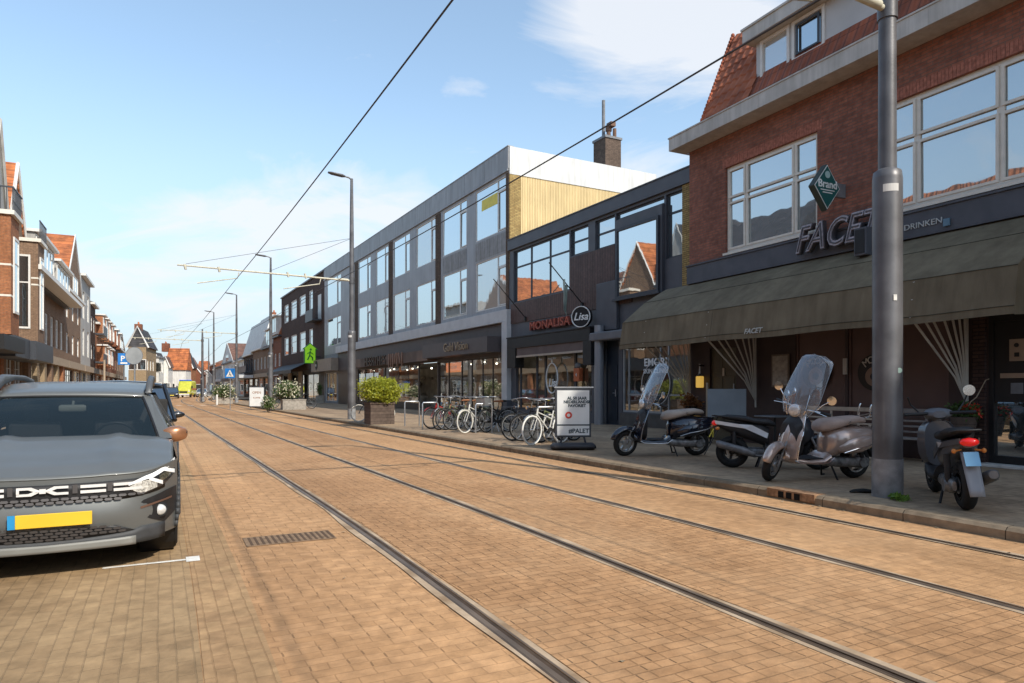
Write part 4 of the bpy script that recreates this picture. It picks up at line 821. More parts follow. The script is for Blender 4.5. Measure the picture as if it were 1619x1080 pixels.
# chimney
t = P3.root('chimney', 'brick chimney with pots and a tall flue behind the white parapet', 'chimney', -1.5, 6.4, 12.7)
MB().box(-0.05, 1.0, -0.5, 0.5, 0, 1.7).build('stack', m_b1 if False else bricks('chimney_brick', (0.17, 0.12, 0.09), (0.12, 0.085, 0.065), (0.07, 0.05, 0.04)), t); MB().box(-0.1, 1.05, -0.55, 0.55, 1.701, 1.82).build('cap', m_lead, t)
MB().lathe([(0.09, 1.8), (0.09, 4.0)], (0.15, 0, 0), 'z', 10).build('flue', m_lead, t); MB().lathe([(0.12, 1.8), (0.11, 2.2), (0.17, 2.22), (0.17, 2.5)], (0.6, 0, 0), 'z', 10).lathe([(0.1, 1.8), (0.1, 2.3)], (0.85, 0.2, 0), 'z', 10).box(0.55, 0.95, -0.1, 0.2, 2.4, 2.62).build('pot', mat('pot_brown', (0.16, 0.09, 0.06), 0.8), t)
# white shop frame and ground floor
mb = MB(); xw = P3.X(562); zt_a, zt_b = 4.55, 5.12
mb.box(xL + 5.2, 0.22, -0.25, -0.001, zt_a, zt_b).box(-0.30, 0.22, -0.25, -0.001, 0.9, zt_a - 0.001); mb.build('shop_surround', m_wf, b, bevel=0.01)
MB().box(-0.30, 0.22, -0.25, -0.001, 0.12, 0.899).box(0.02 - .5, -0.31, 0, 0.4, .12, 3.0).build('pilaster_base', m_anth, b)
zc0 = P3.Z(770, 556, -.9); zc1 = P3.Z(770, 531, -.9)
MB().box(xL + 5.2, -0.31, -0.05, -0.002, 3.0, zt_a - 0.002).build('upper_fascia', mat('dark_brown_fascia', (0.075, 0.06, 0.058), 0.5, var=0.12), b)
xs_ = P3.X(668, -.9)
cb_ = MB().box(xs_, P3.X(770, -.9), -0.9, -0.051, zc0, zc1).build('canopy_box', mat('canopy_brown', (0.085, 0.07, 0.07), 0.45, var=0.08), b)
wb_ = MB().box(P3.X(556, -.6), xs_ - .002, -0.6, -0.051, zc0 - .1, zc1 - .2).build('wooden_fascia', mat('worn_wood_fascia', (0.12, 0.075, 0.055), 0.6, var=0.35, vs=0.6, c2=(0.22, 0.14, 0.10)), b)
text('Gold Vision', 0.62, 0.02, mat('bronze_letter', (0.38, 0.29, 0.20), 0.4, 0.5), cb_, TF((P3.X(704, -.9) + P3.X(738, -.9)) / 2, -0.93, (zc0 + zc1) / 2 + .05), 'lettering', sx=1.05)
text('HEERTHES', 0.95, 0.03, mat('dark_letter', (0.035, 0.025, 0.02), 0.4), wb_, TF((P3.X(572, -.6) + P3.X(612, -.6)) / 2 + .3, -0.63, (zc0 + zc1) / 2 - .16), 'lettering', sx=1.15)
text('|||/|\\|', 1.0, 0.03, mat('copper_letter', (0.30, 0.17, 0.12), 0.4, .4), wb_, TF((P3.X(612, -.6) + P3.X(640, -.6)) / 2, -0.63, (zc0 + zc1) / 2 - .16), 'decoration', sx=1.6)
m_metal_brown = mat('dark_mullion', (0.05, 0.038, 0.033), 0.4)
A = (P3.X(566), P3.X(661), 0.5, 3.0); B = (P3.X(693), P3.X(795), 0.35, 3.0)
mb = MB(); wall(mb, xL + 5.2, -0.3, 0.12, 3.0, [A, B, (P3.X(663), P3.X(691), 0.13, 2.99)], y=0.0, rev=0.05); mb.build('shopfront', m_metal_brown, b)
window(b, A, (0.14, 0.30, 0.5, 0.72, 0.86), (), m_metal_brown, g_shop, fw=0.08, mw=0.09, y=0.03, name='shop_window'); window(b, B, (0.18, 0.40, 0.56, 0.72, 0.86), (), m_metal_brown, g_shop, fw=0.08, mw=0.09, y=0.03, name='shop_window')
mb = MB().box(xL + 5.3, -0.5, 3.6, 3.7, 0.12, 3.0).box(xL + 5.3, -0.5, 0.3, 3.6, 2.94, 2.99).box(xL + 5.3, -.5, .1, 3.6, .12, .14).box(-.6, -.5, .1, 3.6, .15, 2.9); mb.build('interior', m_inside_light, b)
mb = MB()
m_shelf = mat('shelf_goods', (0.16, 0.13, 0.10), 0.7, var=0.7, vs=1.5, c2=(0.55, 0.5, 0.42))
for i in range(45):
    x = rnd.uniform(A[0], B[1]); z = rnd.choice((0.9, 1.3, 1.7, 2.1)); MB().box(x, x + rnd.uniform(.1, .6), 3.2, 3.5, z, z + rnd.uniform(.1, .3)).build('shelf_item', m_shelf, b)
for i in range(14):
    x = rnd.uniform(A[0], B[1]); MB().box(x, x + rnd.uniform(.4, 1.2), 1.2, 1.7, .14, rnd.uniform(.8, 1.15)).build('display_case', m_shelf, b)
mb = MB()
for i in range(14): mb.ell((A[0] + 1 + i * 1.65, 1.0 + (i % 3) * 0.8, 2.86), 0.07, 0.07, 0.05, 8, 5)
mb.build('spot_lamp', m_lamp, b)
og = MB().box(P3.X(701), P3.X(724), 0.16, 0.2, 2.35, 2.88).build('orange_screen', mat('orange_screen', (0.75, 0.20, 0.03), 0.4, emit=(1, 0.25, 0.03), es=0.35), b); text('YOU & ME', 0.24, 0.004, m_wl, og, TF((P3.X(701) + P3.X(724)) / 2, 0.155, 2.62), 'lettering')
# entrance and left quarter of the ground floor (beige fascia)
C = (xL + 0.3, xL + 4.6, 0.3, 2.9)
mb = MB(); wall(mb, xL, xL + 5.19, 0.12, 4.599, [C], rev=0.06); mb.build('side_shopfront', mat('grey_render', (0.22, 0.22, 0.23), 0.6), b)
window(b, C, (0.3, 0.6), (), m_wf, g_shop, name='shop_window'); mb = MB().box(xL - 2.5, xL + 5.4, -0.7, -0.002, 3.05, 4.15); bgs = mb.build('beige_fascia', mat('beige_fascia', (0.30, 0.235, 0.18), 0.6, var=0.1), b)
MB().lathe([(0.001, 0), (0.42, 0), (0.42, -0.05), (0.001, -0.05)], (xL - 0.2, -0.705, 3.65), 'y', 20).build('emblem', m_black, bgs); text('ca', 0.45, 0.01, m_wl, bgs, TF(xL - 0.2, -0.77, 3.68), 'lettering')
m_yel = mat('yellow_poster', (0.75, 0.62, 0.08), 0.5); MB().box(P3.X(760), P3.X(788), 0.05, 0.052, 10.4, 10.95).build('poster', m_yel, b)
# ----------------------------------------------------------------- R4 : brown brick block with two rows of windows
def sub(P, px): return PL(P.pt(P.X(px)), 28.5 if not P.left else 27.0, P.left)
m_b4 = bricks('dark_brown_brick', (0.105, 0.060, 0.045), (0.075, 0.045, 0.036), (0.05, 0.035, 0.03), var=0.4)
P4 = sub(PX, 427); W4 = P4.X(513)
b = P4.root('brown_brick_block', 'dark brown brick block with two rows of tall white windows left of the grey office', 'building')
xb = P4.X(491); hs = []
for a, c in ((449, 456), (459.5, 469), (473, 483), (488, 494.5)):
    for z0_, z1_ in ((9.35, 11.55), (5.45, 7.6)): hs.append((P4.X(a), P4.X(c), z0_, z1_))
x4 = P4.X(445)
mb = MB(); wall(mb, x4, W4, 3.4, 12.6, hs); shell(mb, x4, W4, 3.4, 12.6, 10); mb.build('wall', m_b4, b)
for h in hs: window(b, h, (), ((0.62, 0, 1),), m_wood_white, g_curt, fw=0.16)
MB().box(x4 - .1, W4 + .05, -0.12, 0.3, 12.601, 12.75).build('roof_edge', m_lead, b)
MB().box(P4.X(497), P4.X(509), -0.9, -0.002, 8.0, 8.15).box(P4.X(497), P4.X(509), -0.9, -0.86, 8.151, 9.1).build('balcony', m_frame_dark, b)
mb = MB(); mb.box(P4.X(503), P4.X(508), -0.02, -0.003, 8.16, 10.6); mb.build('balcony_door', m_wood_white, b)
mb = MB(); wall(mb, x4, W4 - 0.01, 0.12, 3.399, [(x4 + 1.5, x4 + 5.5, 0.5, 3), (x4 + 6.2, x4 + 10, 0.3, 3), (x4 + 11, W4 - 2.5, .3, 3)], y=0.02, rev=0.3); mb.build('shopfront', m_black, b)
for h in ((x4 + 1.5, x4 + 5.5, 0.5, 3), (x4 + 6.2, x4 + 10, 0.3, 3), (x4 + 11, W4 - 2.5, .3, 3)): window(b, h, (0.33, 0.66), (), m_metal_brown, g_up, y=0.2, name='shop_window')
t = P4.root('shop_awning', 'black shop awning on the dark brown brick block', 'awning', P4.X(445), 0, 3.3)
w_ = P4.X(487) - P4.X(445); MB().quad((0, 0, 0.9), (w_, 0, 0.9), (w_, -1.7, 0.1), (0, -1.7, 0.1)).quad((0, -1.7, 0.1), (w_, -1.7, 0.1), (w_, -1.72, -0.25), (0, -1.72, -0.25)).build('canopy', m_black, t, solid=0.02)
m_tan_p = mat('tan_pillar', (0.36, 0.28, 0.20), 0.8)
MB().box(P4.X(457), P4.X(462), -0.15, -0.004, 0.12, 3.3).build('pillar', m_tan_p, b); MB().box(P4.X(474), P4.X(479), -0.15, -0.004, 0.12, 3.3).build('pillar', m_tan_p, b)
t = P4.root('green_sign', 'bright green house shaped sign projecting from the dark brown brick block', 'sign', P4.X(490, -1.0), -1.0, P4.Z(490, 575, -1.0))
m_gr = mat('bright_green', (0.28, 0.62, 0.03), 0.4, emit=(0.35, 0.8, 0.02), es=0.15); m_dg = mat('dark_green', (0.03, 0.22, 0.04), 0.4)
MB().prism([(-0.55, 0), (0.55, 0), (0.55, 1.35), (0.75, 1.35), (0, 2.0), (-0.75, 1.35), (-0.55, 1.35)], -0.12, 0.12, 'x').build('case', m_dg, t)
MB().prism([(-0.48, 0.06), (0.48, 0.06), (0.48, 1.42), (0.58, 1.42), (0, 1.9), (-0.58, 1.42), (-0.48, 1.42)], 0.125, 0.135, 'x').build('face', m_gr, t)
MB().lathe([(0.001, 0.14), (0.1, 0.14), (0.1, 0.15), (0.001, 0.15)], (0, 0.05, 1.35), 'x').tube([(0.145, 0, 1.2), (0.145, -0.05, 0.8), (0.145, -0.25, 0.35)], 0.06).tube([(0.145, -0.05, 0.8), (0.145, 0.2, 0.6), (0.145, 0.22, 0.3)], 0.06).tube([(0.145, -0.28, 0.95), (0.145, 0, 1.1), (0.145, 0.28, 0.9)], 0.045).build('walking_figure', m_dg, t); MB().box(-0.03, 0.03, 0.5, 1.0, 0.6, 0.7).build('bracket', m_black, t)
# ----------------------------------------------------------------- R5.. further right hand houses
m_red = bricks('red_brick', (0.30, 0.10, 0.05), (0.22, 0.075, 0.04), (0.14, 0.09, 0.06), var=0.4)
m_org = bricks('orange_brick', (0.42, 0.165, 0.07), (0.32, 0.12, 0.055), (0.22, 0.14, 0.09), var=0.4)
m_yelb = bricks('buff_brick', (0.42, 0.31, 0.19), (0.34, 0.25, 0.15), (0.2, 0.15, 0.1), var=0.3)
m_tanb = bricks('brown_tan_brick', (0.30, 0.19, 0.12), (0.24, 0.15, 0.10), (0.14, 0.10, 0.07), var=0.3)
m_whp = mat('white_plaster', (0.66, 0.65, 0.62), 0.85, var=0.08, vs=1.5, streak=.15); m_grp = mat('grey_plaster', (0.40, 0.39, 0.37), 0.85, var=0.1, vs=1, streak=.2)
m_tor = tiles('bright_orange_tiles', (0.52, 0.17, 0.05), (0.42, 0.13, 0.045)); m_tdk = tiles('dark_tiles', (0.055, 0.055, 0.06), (0.04, 0.04, 0.045)); m_tbr = tiles('brown_tiles', (0.22, 0.11, 0.07), (0.17, 0.085, 0.055))
def simple_house(P, x0, x1, eave, label, wm, rm=None, rtype='ridge', rh=3.0, D=9.0, floors=(0.9, 4.3, 7.2), wh=1.7, nw=3, wf=None, gm=None, name='house', shop=True, y0=0.0, side_windows=False, pane=None, group=None):
    b = P.root(name, label, 'house' if name == 'house' else 'building', x0, y0, 0, group); W = x1 - x0; wf = wf or m_wood_white; pane = pane or g_up; hs = []
    for f in floors:
        if f + wh > eave - 0.2: continue
        if f < 1.5 and shop:
            hs.append((W * .06, W * .46, 0.6, 3.0, 1)); hs.append((W * .54, W * .94, 0.4, 3.0, 1)); continue
        for i in range(nw):
            c = W * (i + 0.5) / nw; q = min(W / nw * 0.32, 0.75); hs.append((c - q, c + q, f, f + wh, 0))
    mb = MB(); wall(mb, 0, W, 0.12, eave, hs); shell(mb, 0, W, 0.12, eave, D, top=True); mb.build('wall', wm, b)
    for h in hs:
        if h[4]: window(b, h, (0.33, 0.66), (0.8,), m_metal_brown if random.random() < .5 else m_wf, g_up, name='shop_window', fw=0.07)
        else: window(b, h, (0.5,) if h[1] - h[0] > 1.1 else (), (0.66,), wf, random.choice((pane, g_curt)), fw=0.10)
    if shop: MB().box(0.02, W - 0.02, -0.35, -0.002, 3.1, 3.65).build('shop_fascia', random.choice((m_wf, m_frame_dark, m_tan_p)), b)
    MB().box(-0.02, W + 0.02, -0.40, -0.003, eave - 0.22, eave - 0.002).build('eave', m_wood_white if random.random() < .7 else m_frame_dark, b)
    if rm:
        mb = MB()
        if rtype == 'ridge': ridge(mb, -0.0, W, eave + 0.001, eave + rh, -0.3, D + .3)
        elif rtype == 'gable': gable(mb, 0, W, eave + 0.001, eave + rh, -0.1, D, 0.15)
        elif rtype == 'mansard': mb.add([(0, -0.3, eave), (W, -0.3, eave), (W, 1.2, eave + rh), (0, 1.2, eave + rh), (0, D - 1, eave + rh), (W, D - 1, eave + rh), (0, D, eave), (W, D, eave)], [(0, 1, 2, 3), (3, 2, 5, 4), (4, 5, 7, 6), (0, 3, 4, 6), (1, 7, 5, 2)])
        r = mb.build('roof', rm, b)
        if rtype == 'gable':
            mb = MB(); xm = W / 2
            for s_ in (-1, 1): mb.add([(xm, -0.2, eave + rh + .12), (xm, -0.2, eave + rh - 0.22), (xm + s_ * (W / 2 + .25), -0.2, eave - 0.3), (xm + s_ * (W / 2 + .25), -0.2, eave + 0.02), (xm, -0.13, eave + rh + .12), (xm, -0.13, eave + rh - 0.22), (xm + s_ * (W / 2 + .25), -0.13, eave - 0.3), (xm + s_ * (W / 2 + .25), -0.13, eave + 0.02)], [(0, 1, 2, 3), (7, 6, 5, 4), (0, 3, 7, 4), (1, 5, 6, 2), (0, 4, 5, 1), (3, 2, 6, 7)])
            mb.build('barge_board', m_wood_white, r)
            mb = MB().prism([(0.1, eave + .002), (W - .1, eave + .002), (xm, eave + rh - .15)], -0.12, -0.101); mb.build('gable_wall', gm or wm, b)
            a = W * .36; window(b, (a, W - a, eave + 0.25, eave + 1.6), (0.5,), (), wf, pane, y=-0.2, name='attic_window')
    return b
def dormer(b, x0, x1, y0, y1, z0, z1, n=2, wm=None):
    mb = MB(); mb.box(x0, x1, y0, y1, z0, z1); d = mb.build('dormer', wm or m_whp, b)
    MB().box(x0 - .15, x1 + .15, y0 - .3, y1, z1 + .001, z1 + .16).build('dormer_roof', m_wood_white, d)
    window(d, (x0 + .12, x1 - .12, z0 + .25, z1 - .1), tuple((i + 1) / n for i in range(n - 1)), (), m_wood_white, g_up, y=y0 - 0.05, name='window'); return d
def stack(b, x, y, z, h=1.2, w=0.6):
    c = MB().box(x - w / 2, x + w / 2, y - w / 2, y + w / 2, z, z + h).build('chimney', m_red, b); MB().lathe([(0.12, z + h), (0.10, z + h + .35)], (x - .12, y, 0), 'z', 8).lathe([(0.12, z + h), (0.10, z + h + .3)], (x + .14, y, 0), 'z', 8).build('pot', m_tor, c)
def seg(P, pa, pb, *a, **k): return simple_house(P, P.X(pa), P.X(pb) - 0.05, *a, **k)
b = seg(PX, 432, 445, 8.2, 'orange roofed brick house with a white bay beside the dark brown block', m_red, m_tor, 'mansard', 3.6, nw=2); dormer(b, 1, 5.4, -0.5, 2, 8.3, 10.5, 3)
b = seg(PX, 416, 432, 7.2, 'white roofed brick house with pale dormer, behind the third lamp post', m_tanb, m_tbr, 'ridge', 3.2, nw=3); dormer(b, 1, 7, 0.2, 2.5, 7.2, 9.6, 3, m_whp)
b = seg(PX, 400, 416, 7.4, 'house with large white plastered upper gable on the right hand side', m_tanb, m_whp, 'mansard', 4.8, nw=3); stack(b, 1.0, 3, 12, 1.5)
b = seg(PX, 386, 400, 7.0, 'dark balconied house above a pale shop canopy on the right hand side', m_b4, m_whp, 'mansard', 5.0, nw=4, wf=m_frame_dark, wh=2.0)
for z in (4.0,): MB().box(0.2, 13, -1.4, -0.41, z, z + .15).box(0.2, 13, -1.4, -1.36, z + .151, z + 1.0).build('balcony', m_frame_dark, b)
MB().box(-1, 14, -2.4, -0.41, 3.1, 3.55).build('canopy', m_wf, b)
b = seg(PX, 370, 385.8, 6.6, 'white corner house with black tiled roof on the right hand side', m_whp, m_tdk, 'ridge', 4.5, nw=3, D=12)
b = seg(PX, 352, 369.8, 6.8, 'far white shop house just before the right hand side street', m_whp, m_tbr, 'gable', 4.0, nw=3, D=12)
b = seg(PX, 341, 351, 6.5, 'far grey house behind the flowering planter', m_grp, m_tbr, 'ridge', 3.0, nw=4, D=12)
b = seg(PX, 332, 340.8, 7.5, 'farthest brick house on the right hand side of the street', m_red, m_tbr, 'ridge', 3.0, nw=4, D=12)

# ----------------------------------------------------------------- LEFT HAND SIDE
t27 = math.radians(27.0); PLf = PL((-7.2 * math.cos(t27), -7.2 * math.sin(t27)), 27.0, True)
def lseg(pa, pb, *a, **k):
    x0 = PLf.X(pa); x1 = PLf.X(pb) - 0.05; return simple_house(PLf, x0, x1, *a, **k)
# houses outside the frame, seen only as reflections in the panes across the street
simple_house(PLf, -26, -16.1, 7.6, 'brick house with orange mansard roof, behind the camera on the left', m_red, m_tor, 'mansard', 3.8, nw=3)
b = simple_house(PLf, -16, -8.1, 7.0, 'dark roofed house with a white gable, behind the camera on the left', m_org, m_tdk, 'gable', 4.6, nw=2)
b = simple_house(PLf, -8, 3.9, 7.0, 'long brick house with dark roof and tall chimney, left of the parked cars', m_red, m_tdk, 'ridge', 3.4, nw=4); stack(b, 3.0, 2.5, 9.2, 2.2, .8); stack(b, 9.0, 2.5, 9.2, 2.0, .8)
b = simple_house(PLf, 4, 10.4, 6.8, 'white gabled house left of the parked cars', m_tanb, m_tdk, 'gable', 4.6, nw=2)
b = simple_house(PLf, 10.5, 22.9, 7.0, 'white trimmed brick house with bright orange roof opposite the dark shop house', m_red, m_tor, 'mansard', 4.0, nw=4); dormer(b, 3, 6, -0.5, 2, 7.3, 9.4, 2); dormer(b, 8, 10.5, -0.5, 2, 7.3, 9.4, 2)
simple_house(PLf, 23, 29.9, 7.4, 'tan brick house with orange roof just outside the left picture edge', m_tanb, m_tor, 'ridge', 3.4, nw=3)
# L1
x0_ = 30.0; xA = PLf.X(60, -1.1) - 2.1
b = simple_house(PLf, x0_, xA, 9.4, 'orange brick house with a bay, iron balcony and grey gable at the left picture edge', m_org, m_tdk, 'ridge', 4.0, nw=4, floors=(0.9, 5.0), wh=2.4, D=8)
bx0, bx1 = PLf.X(17, -.9) - x0_, PLf.X(30, -.9) - x0_
ba = MB().box(bx0, bx1, -0.9, -0.002, 3.9, 9.3).build('bay', m_org, b)
window(ba, (bx0 + .45, bx1 - .35, 4.9, 8.4), (), (0.66,), m_wood_white, g_up, y=-0.97, fw=0.12)
MB().box(bx0 - .12, bx1 + .12, -1.05, -0.003, 9.301, 9.5).build('cornice', m_wood_cream, ba)
mb = MB()
for z in (5.6, 7.0): mb.box(bx0 - .012, bx0 - .002, -.9, 0, z, z + .09).box(bx0 - .01, bx1, -.912, -.902, z, z + .09)
mb.build('stone_band', m_wood_cream, ba)
mb = MB(); n_ = 9
for i in range(n_): x = bx0 - .1 + i * (bx1 - bx0 + .15) / n_; mb.box(x, x + .03, -1.02, -.99, 9.5, 10.5)
for i in range(5): y = -1.0 + i * .22; mb.box(bx0 - .1, bx0 - .07, y, y + .03, 9.5, 10.5)
mb.box(bx0 - .12, bx1 + .1, -1.03, -.98, 10.5, 10.56).box(bx0 - .12, bx0 - .06, -.98, 0, 10.5, 10.56).box(bx0 - .1, bx1 + .1, -1.02, -1.0, 9.9, 9.93); mb.build('railing', m_frame_dark, ba)
gx = xA - x0_
gd = MB().prism([(gx - 4.3, 9.45), (gx - .1, 9.45), (gx - 2.0, 13.9)], -0.10, 6.0).build('gable_dormer', m_grp, b); MB().tube([(gx - 4.5, -.18, 9.3), (gx - 2.0, -.18, 14.1), (gx + .05, -.18, 9.3)], .10, 4).build('barge_board', m_grp, gd)
MB().quad((gx - 4.4, -.05, 9.5), (gx - 4.4, 6, 9.5), (gx - 2.0, 6, 14.02), (gx - 2.0, -.05, 14.02)).quad((gx + .02, -.05, 9.5), (gx + .02, 6, 9.5), (gx - 2.0, 6, 14.02), (gx - 2.0, -.05, 14.02)).build('gable_roof', m_tdk, gd, solid=.06)
MB().box(gx - 3.9, gx - .2, -1.1, -0.003, 2.9, 3.85).build('shop_sign_box', m_frame_dark, b); MB().box(gx - 8.5, gx - 4.1, -1.5, -0.003, 3.0, 3.6).build('shop_canopy', m_black, b)
# L2
wL2 = 4.7; bx = PLf.X(60, -1.1) - xA
b = PLf.root('steep_roof_house', 'tan brick house with steep orange roof and tall white bay side window', 'house', xA + .02, 0, 0)
mb = MB(); hl = [(.5, wL2 * .45, 0.4, 3), (wL2 * .55, wL2 - .3, 0.4, 3)]
wall(mb, 0, wL2, 0.12, 9.0, hl); shell(mb, 0, wL2, 0.12, 9.0, 8); mb.build('wall', m_tanb, b)
for h in hl: window(b, h, (0.5,), (0.8,), m_wf, g_up, name='shop_window')
ba = MB().box(bx, bx + 2.0, -1.1, -.002, 3.9, 9.2).build('bay', m_tanb, b)
y0_, y1_ = -.68, -.20
f = MB().box(bx - .05, bx - .002, y0_ - .09, y0_, 4.6, 8.5).box(bx - .05, bx - .002, y1_, y1_ + .09, 4.6, 8.5).box(bx - .05, bx - .002, y0_ + .001, y1_ - .001, 4.6, 4.7).box(bx - .05, bx - .002, y0_ + .001, y1_ - .001, 8.4, 8.5).box(bx - .05, bx - .002, y0_ + .001, y1_ - .001, 7.0, 7.07).build('window', m_wood_white, ba); MB().box(bx - .03, bx - .004, y0_, y1_, 4.65, 8.45).build('pane', g_up, f)
window(ba, (bx + .5, bx + 1.5, 4.6, 8.5), (), (0.63,), m_wood_white, g_up, y=-1.16, fw=.1)
mb = MB()
for z in (6.9, 7.25): mb.box(bx - .012, bx - .002, -1.1, -.80, z, z + .08).box(bx - .01, bx + .45, -1.112, -1.102, z, z + .08)
mb.build('stone_band', m_wood_cream, ba); MB().box(bx - .1, bx + 2.1, -1.25, -.003, 9.201, 9.38).build('cornice', m_wood_cream, ba)
mb = MB()
for i in range(8): x = bx - .05 + i * .3; mb.box(x, x + .03, -1.2, -1.17, 9.38, 10.3)
mb.box(bx - .08, bx + 2.1, -1.21, -1.16, 10.3, 10.36); mb.build('railing', m_frame_dark, ba)
zt_ = 13.3; r_x = bx + .15
MB().add([(-.1, -0.15, 9.0), (-.1, 7, 9.0), (r_x, -0.15, zt_), (r_x, 7, zt_), (wL2 + .2, -0.15, 9.0), (wL2 + .2, 7, 9.0)], [(0, 2, 3, 1), (4, 5, 3, 2), (1, 3, 5)]).build('roof', m_tor, b, solid=.08)
gw = MB().prism([(0.0, 9.0), (wL2, 9.0), (r_x, zt_ - .15)], -0.10, -0.06).build('gable_wall', m_tanb, b); MB().tube([(-.2, -0.2, 8.9), (r_x, -0.2, zt_), (wL2 + .3, -0.2, 8.9)], 0.08, 4).build('barge_board', m_wood_white, gw)
MB().box(0.1, wL2 + 1.2, -1.3, -0.003, 2.9, 3.85).build('shop_sign_box', m_frame_dark, b)
# L3
xB = xA + wL2 + .05; xC = PLf.X(131, -1.25); wL3 = xC - xB
b = simple_house(PLf, xB, xC, 7.9, 'brown brick house with wide white eave and a row of dormers', m_tanb, m_tbr, 'mansard', 3.6, nw=7, floors=(0.9, 4.4), wh=2.1, D=8)
e0 = PLf.X(66, -1.25) - xB; MB().box(e0, wL3, -1.25, -0.41, 7.80, 8.06).build('wide_eave', m_wood_white, b)
dormer(b, .8, wL3 * .45, -0.5, 2, 8.3, 10.4, 5, m_grp); dormer(b, wL3 * .52, wL3 * .92, -0.5, 2, 8.3, 10.1, 4, m_grp)
for i in range(6): MB().box(wL3 * i / 6 + .2, wL3 * i / 6 + 1.0, -0.25, -0.003, 0.12, 3.3).build('shop_pillar', random.choice((m_org, m_yelb, m_tanb)), b)
b = simple_house(PLf, xC + .05, PLf.X(127.5), 9.4, 'narrow brick house with tall orange roof beyond the wide white eave', m_tanb, m_tor, 'gable', 5.2, nw=3, D=8)
b = lseg(128, 142.8, 12.3, 'narrow pale grey flat roofed house beyond the tall orange roof', m_grp, None, nw=2, floors=(0.9, 4.6, 8.2), wh=2.6)
b = lseg(143, 150.8, 10.6, 'dark brown brick house with balconies on the left hand side', m_b4, m_tdk, 'ridge', 1.8, nw=2, floors=(0.9, 4.6, 7.6))
for z in (4.2, 7.2): MB().box(.3, 5.2, -1.2, -.41, z, z + .15).box(.3, 5.2, -1.2, -1.15, z + .151, z + 1.0).build('balcony', m_frame_dark, b)
b = lseg(151, 168, 9.0, 'red orange brick house with white bay windows on the left hand side', m_org, m_tdk, 'mansard', 2.0, nw=3, floors=(0.9, 4.4))
W_ = PLf.X(168) - PLf.X(151)
for i in range(3): dormer(b, 1.5 + i * W_ / 3.2, 4.5 + i * W_ / 3.2, -0.6, 0.5, 7.4, 9.9, 2, m_org)
for i in range(3): dormer(b, 1.5 + i * W_ / 3.2, 4.8 + i * W_ / 3.2, -0.8, -0.002, 4.2, 6.4, 2, m_org)
b = lseg(168.2, 184, 8.8, 'second red brick house with white dormers, left hand side', m_red, m_tbr, 'mansard', 2.0, nw=4)
for i in range(3): dormer(b, 1.5 + i * 8, 4.5 + i * 8, -0.6, 0.5, 7.6, 10.0, 2, m_red)
b = lseg(184.2, 197, 8.2, 'far brown brick house with white gable, left hand side', m_tanb, m_tbr, 'gable', 3.0, nw=5)
def far_house(pa, pb, pc, Y, th, eave, label, wm, rm, rtype='side', rh=3.0, sm=None, gmat=None):
    o = GY(pb, Y); P = PL(o, th, True); b = P.root('house', label, 'house'); Lx = max(3.0, P.X(pc)); d = P.w
    # depth of the near side face from its left picture edge
    k = (pa - CX) / F; w_ = (k * o.y - o.x) / (d.x - k * d.y); w_ = abs(w_)
    hs = [(1 + i * 2.6, 2.3 + i * 2.6, z, z + 1.6) for i in range(int((Lx - 1) / 2.6)) for z in (0.9, 4.2) if z + 1.7 < eave]
    mb = MB(); wall(mb, 0, Lx, 0, eave, hs); shell(mb, 0, Lx, 0, eave, w_); mb.build('wall', wm, b)
    for h in hs: window(b, h, (0.5,), (), m_wood_white, g_up, fw=0.1)
    for i in range(2):
        for z in (0.9, 4.2):
            if z + 1.7 < eave: y = w_ * (0.25 + .5 * i); f = MB().box(-0.04, -0.002, y - .6, y + .6, z, z + 1.6).build('window', m_wood_white, b); MB().box(-0.05, -0.041, y - .5, y + .5, z + .1, z + 1.5).build('pane', g_up, f)
    mb = MB()
    if rtype == 'side':      # gable faces the camera: ridge along the street
        mb.prism([(-0.3, eave + .001), (w_ + .3, eave + .001), (w_ / 2, eave + rh)], 0.05, Lx, 'x'); r = mb.build('roof', rm, b)
        MB().prism([(0.0, eave + .002), (w_, eave + .002), (w_ / 2, eave + rh - .3)], -0.02, 0.04, 'x').build('gable_wall', gmat or wm, b)
        MB().tube([(-0.08, -0.3, eave - .1), (-0.08, w_ / 2, eave + rh), (-0.08, w_ + .3, eave - .1)], 0.16, 4).build('barge_board', m_wood_white, r)
    elif rtype == 'slope': mb.prism([(-0.3, eave + .001), (Lx + .3, eave + .001), (Lx / 2, eave + rh)], -0.2, w_ + .2, 'y'); r = mb.build('roof', rm, b)
    else: mb.box(-.2, Lx, -.2, w_, eave + .001, eave + .3); mb.build('roof', m_lead, b)
    return b, w_, Lx
b, w_, l_ = far_house(203, 231, 247, 100, 20, 7.6, 'buff house with black gable and white barge boards beyond the side street', m_yelb, m_tdk, 'side', 3.0, gmat=m_tdk); stack(b, 3, w_ / 2 + .3, 10, 1.2, 1.0)
b, w_, l_ = far_house(244, 251, 262, 112, 20, 6.6, 'narrow white plastered house beyond the buff house', m_whp, None, 'flat')
far_house(255, 266, 273, 118, 18, 5.2, 'small white gabled house next to the far orange roof', m_whp, m_tbr, 'side', 2.0)
b, w_, l_ = far_house(264, 294, 302, 128, 12, 5.0, 'white house with orange tiled roof behind the yellow ambulance', m_whp, m_tor, 'slope', 4.2); stack(b, l_ / 2, 4, 8.5, 1.6, 1.2)
b, w_, l_ = far_house(286, 303, 308, 136, 10, 5.6, 'red brick house at the end of the street behind the ambulance', m_org, m_tdk, 'side', 3.2)
far_house(300, 318, 322, 150, 6, 4.6, 'low red brick house at the end of the street', m_red, m_tbr, 'side', 1.8)
far_house(318, 336, 340, 165, 4, 4.4, 'low pale house at the very end of the street', m_grp, m_tbr, 'side', 1.6)
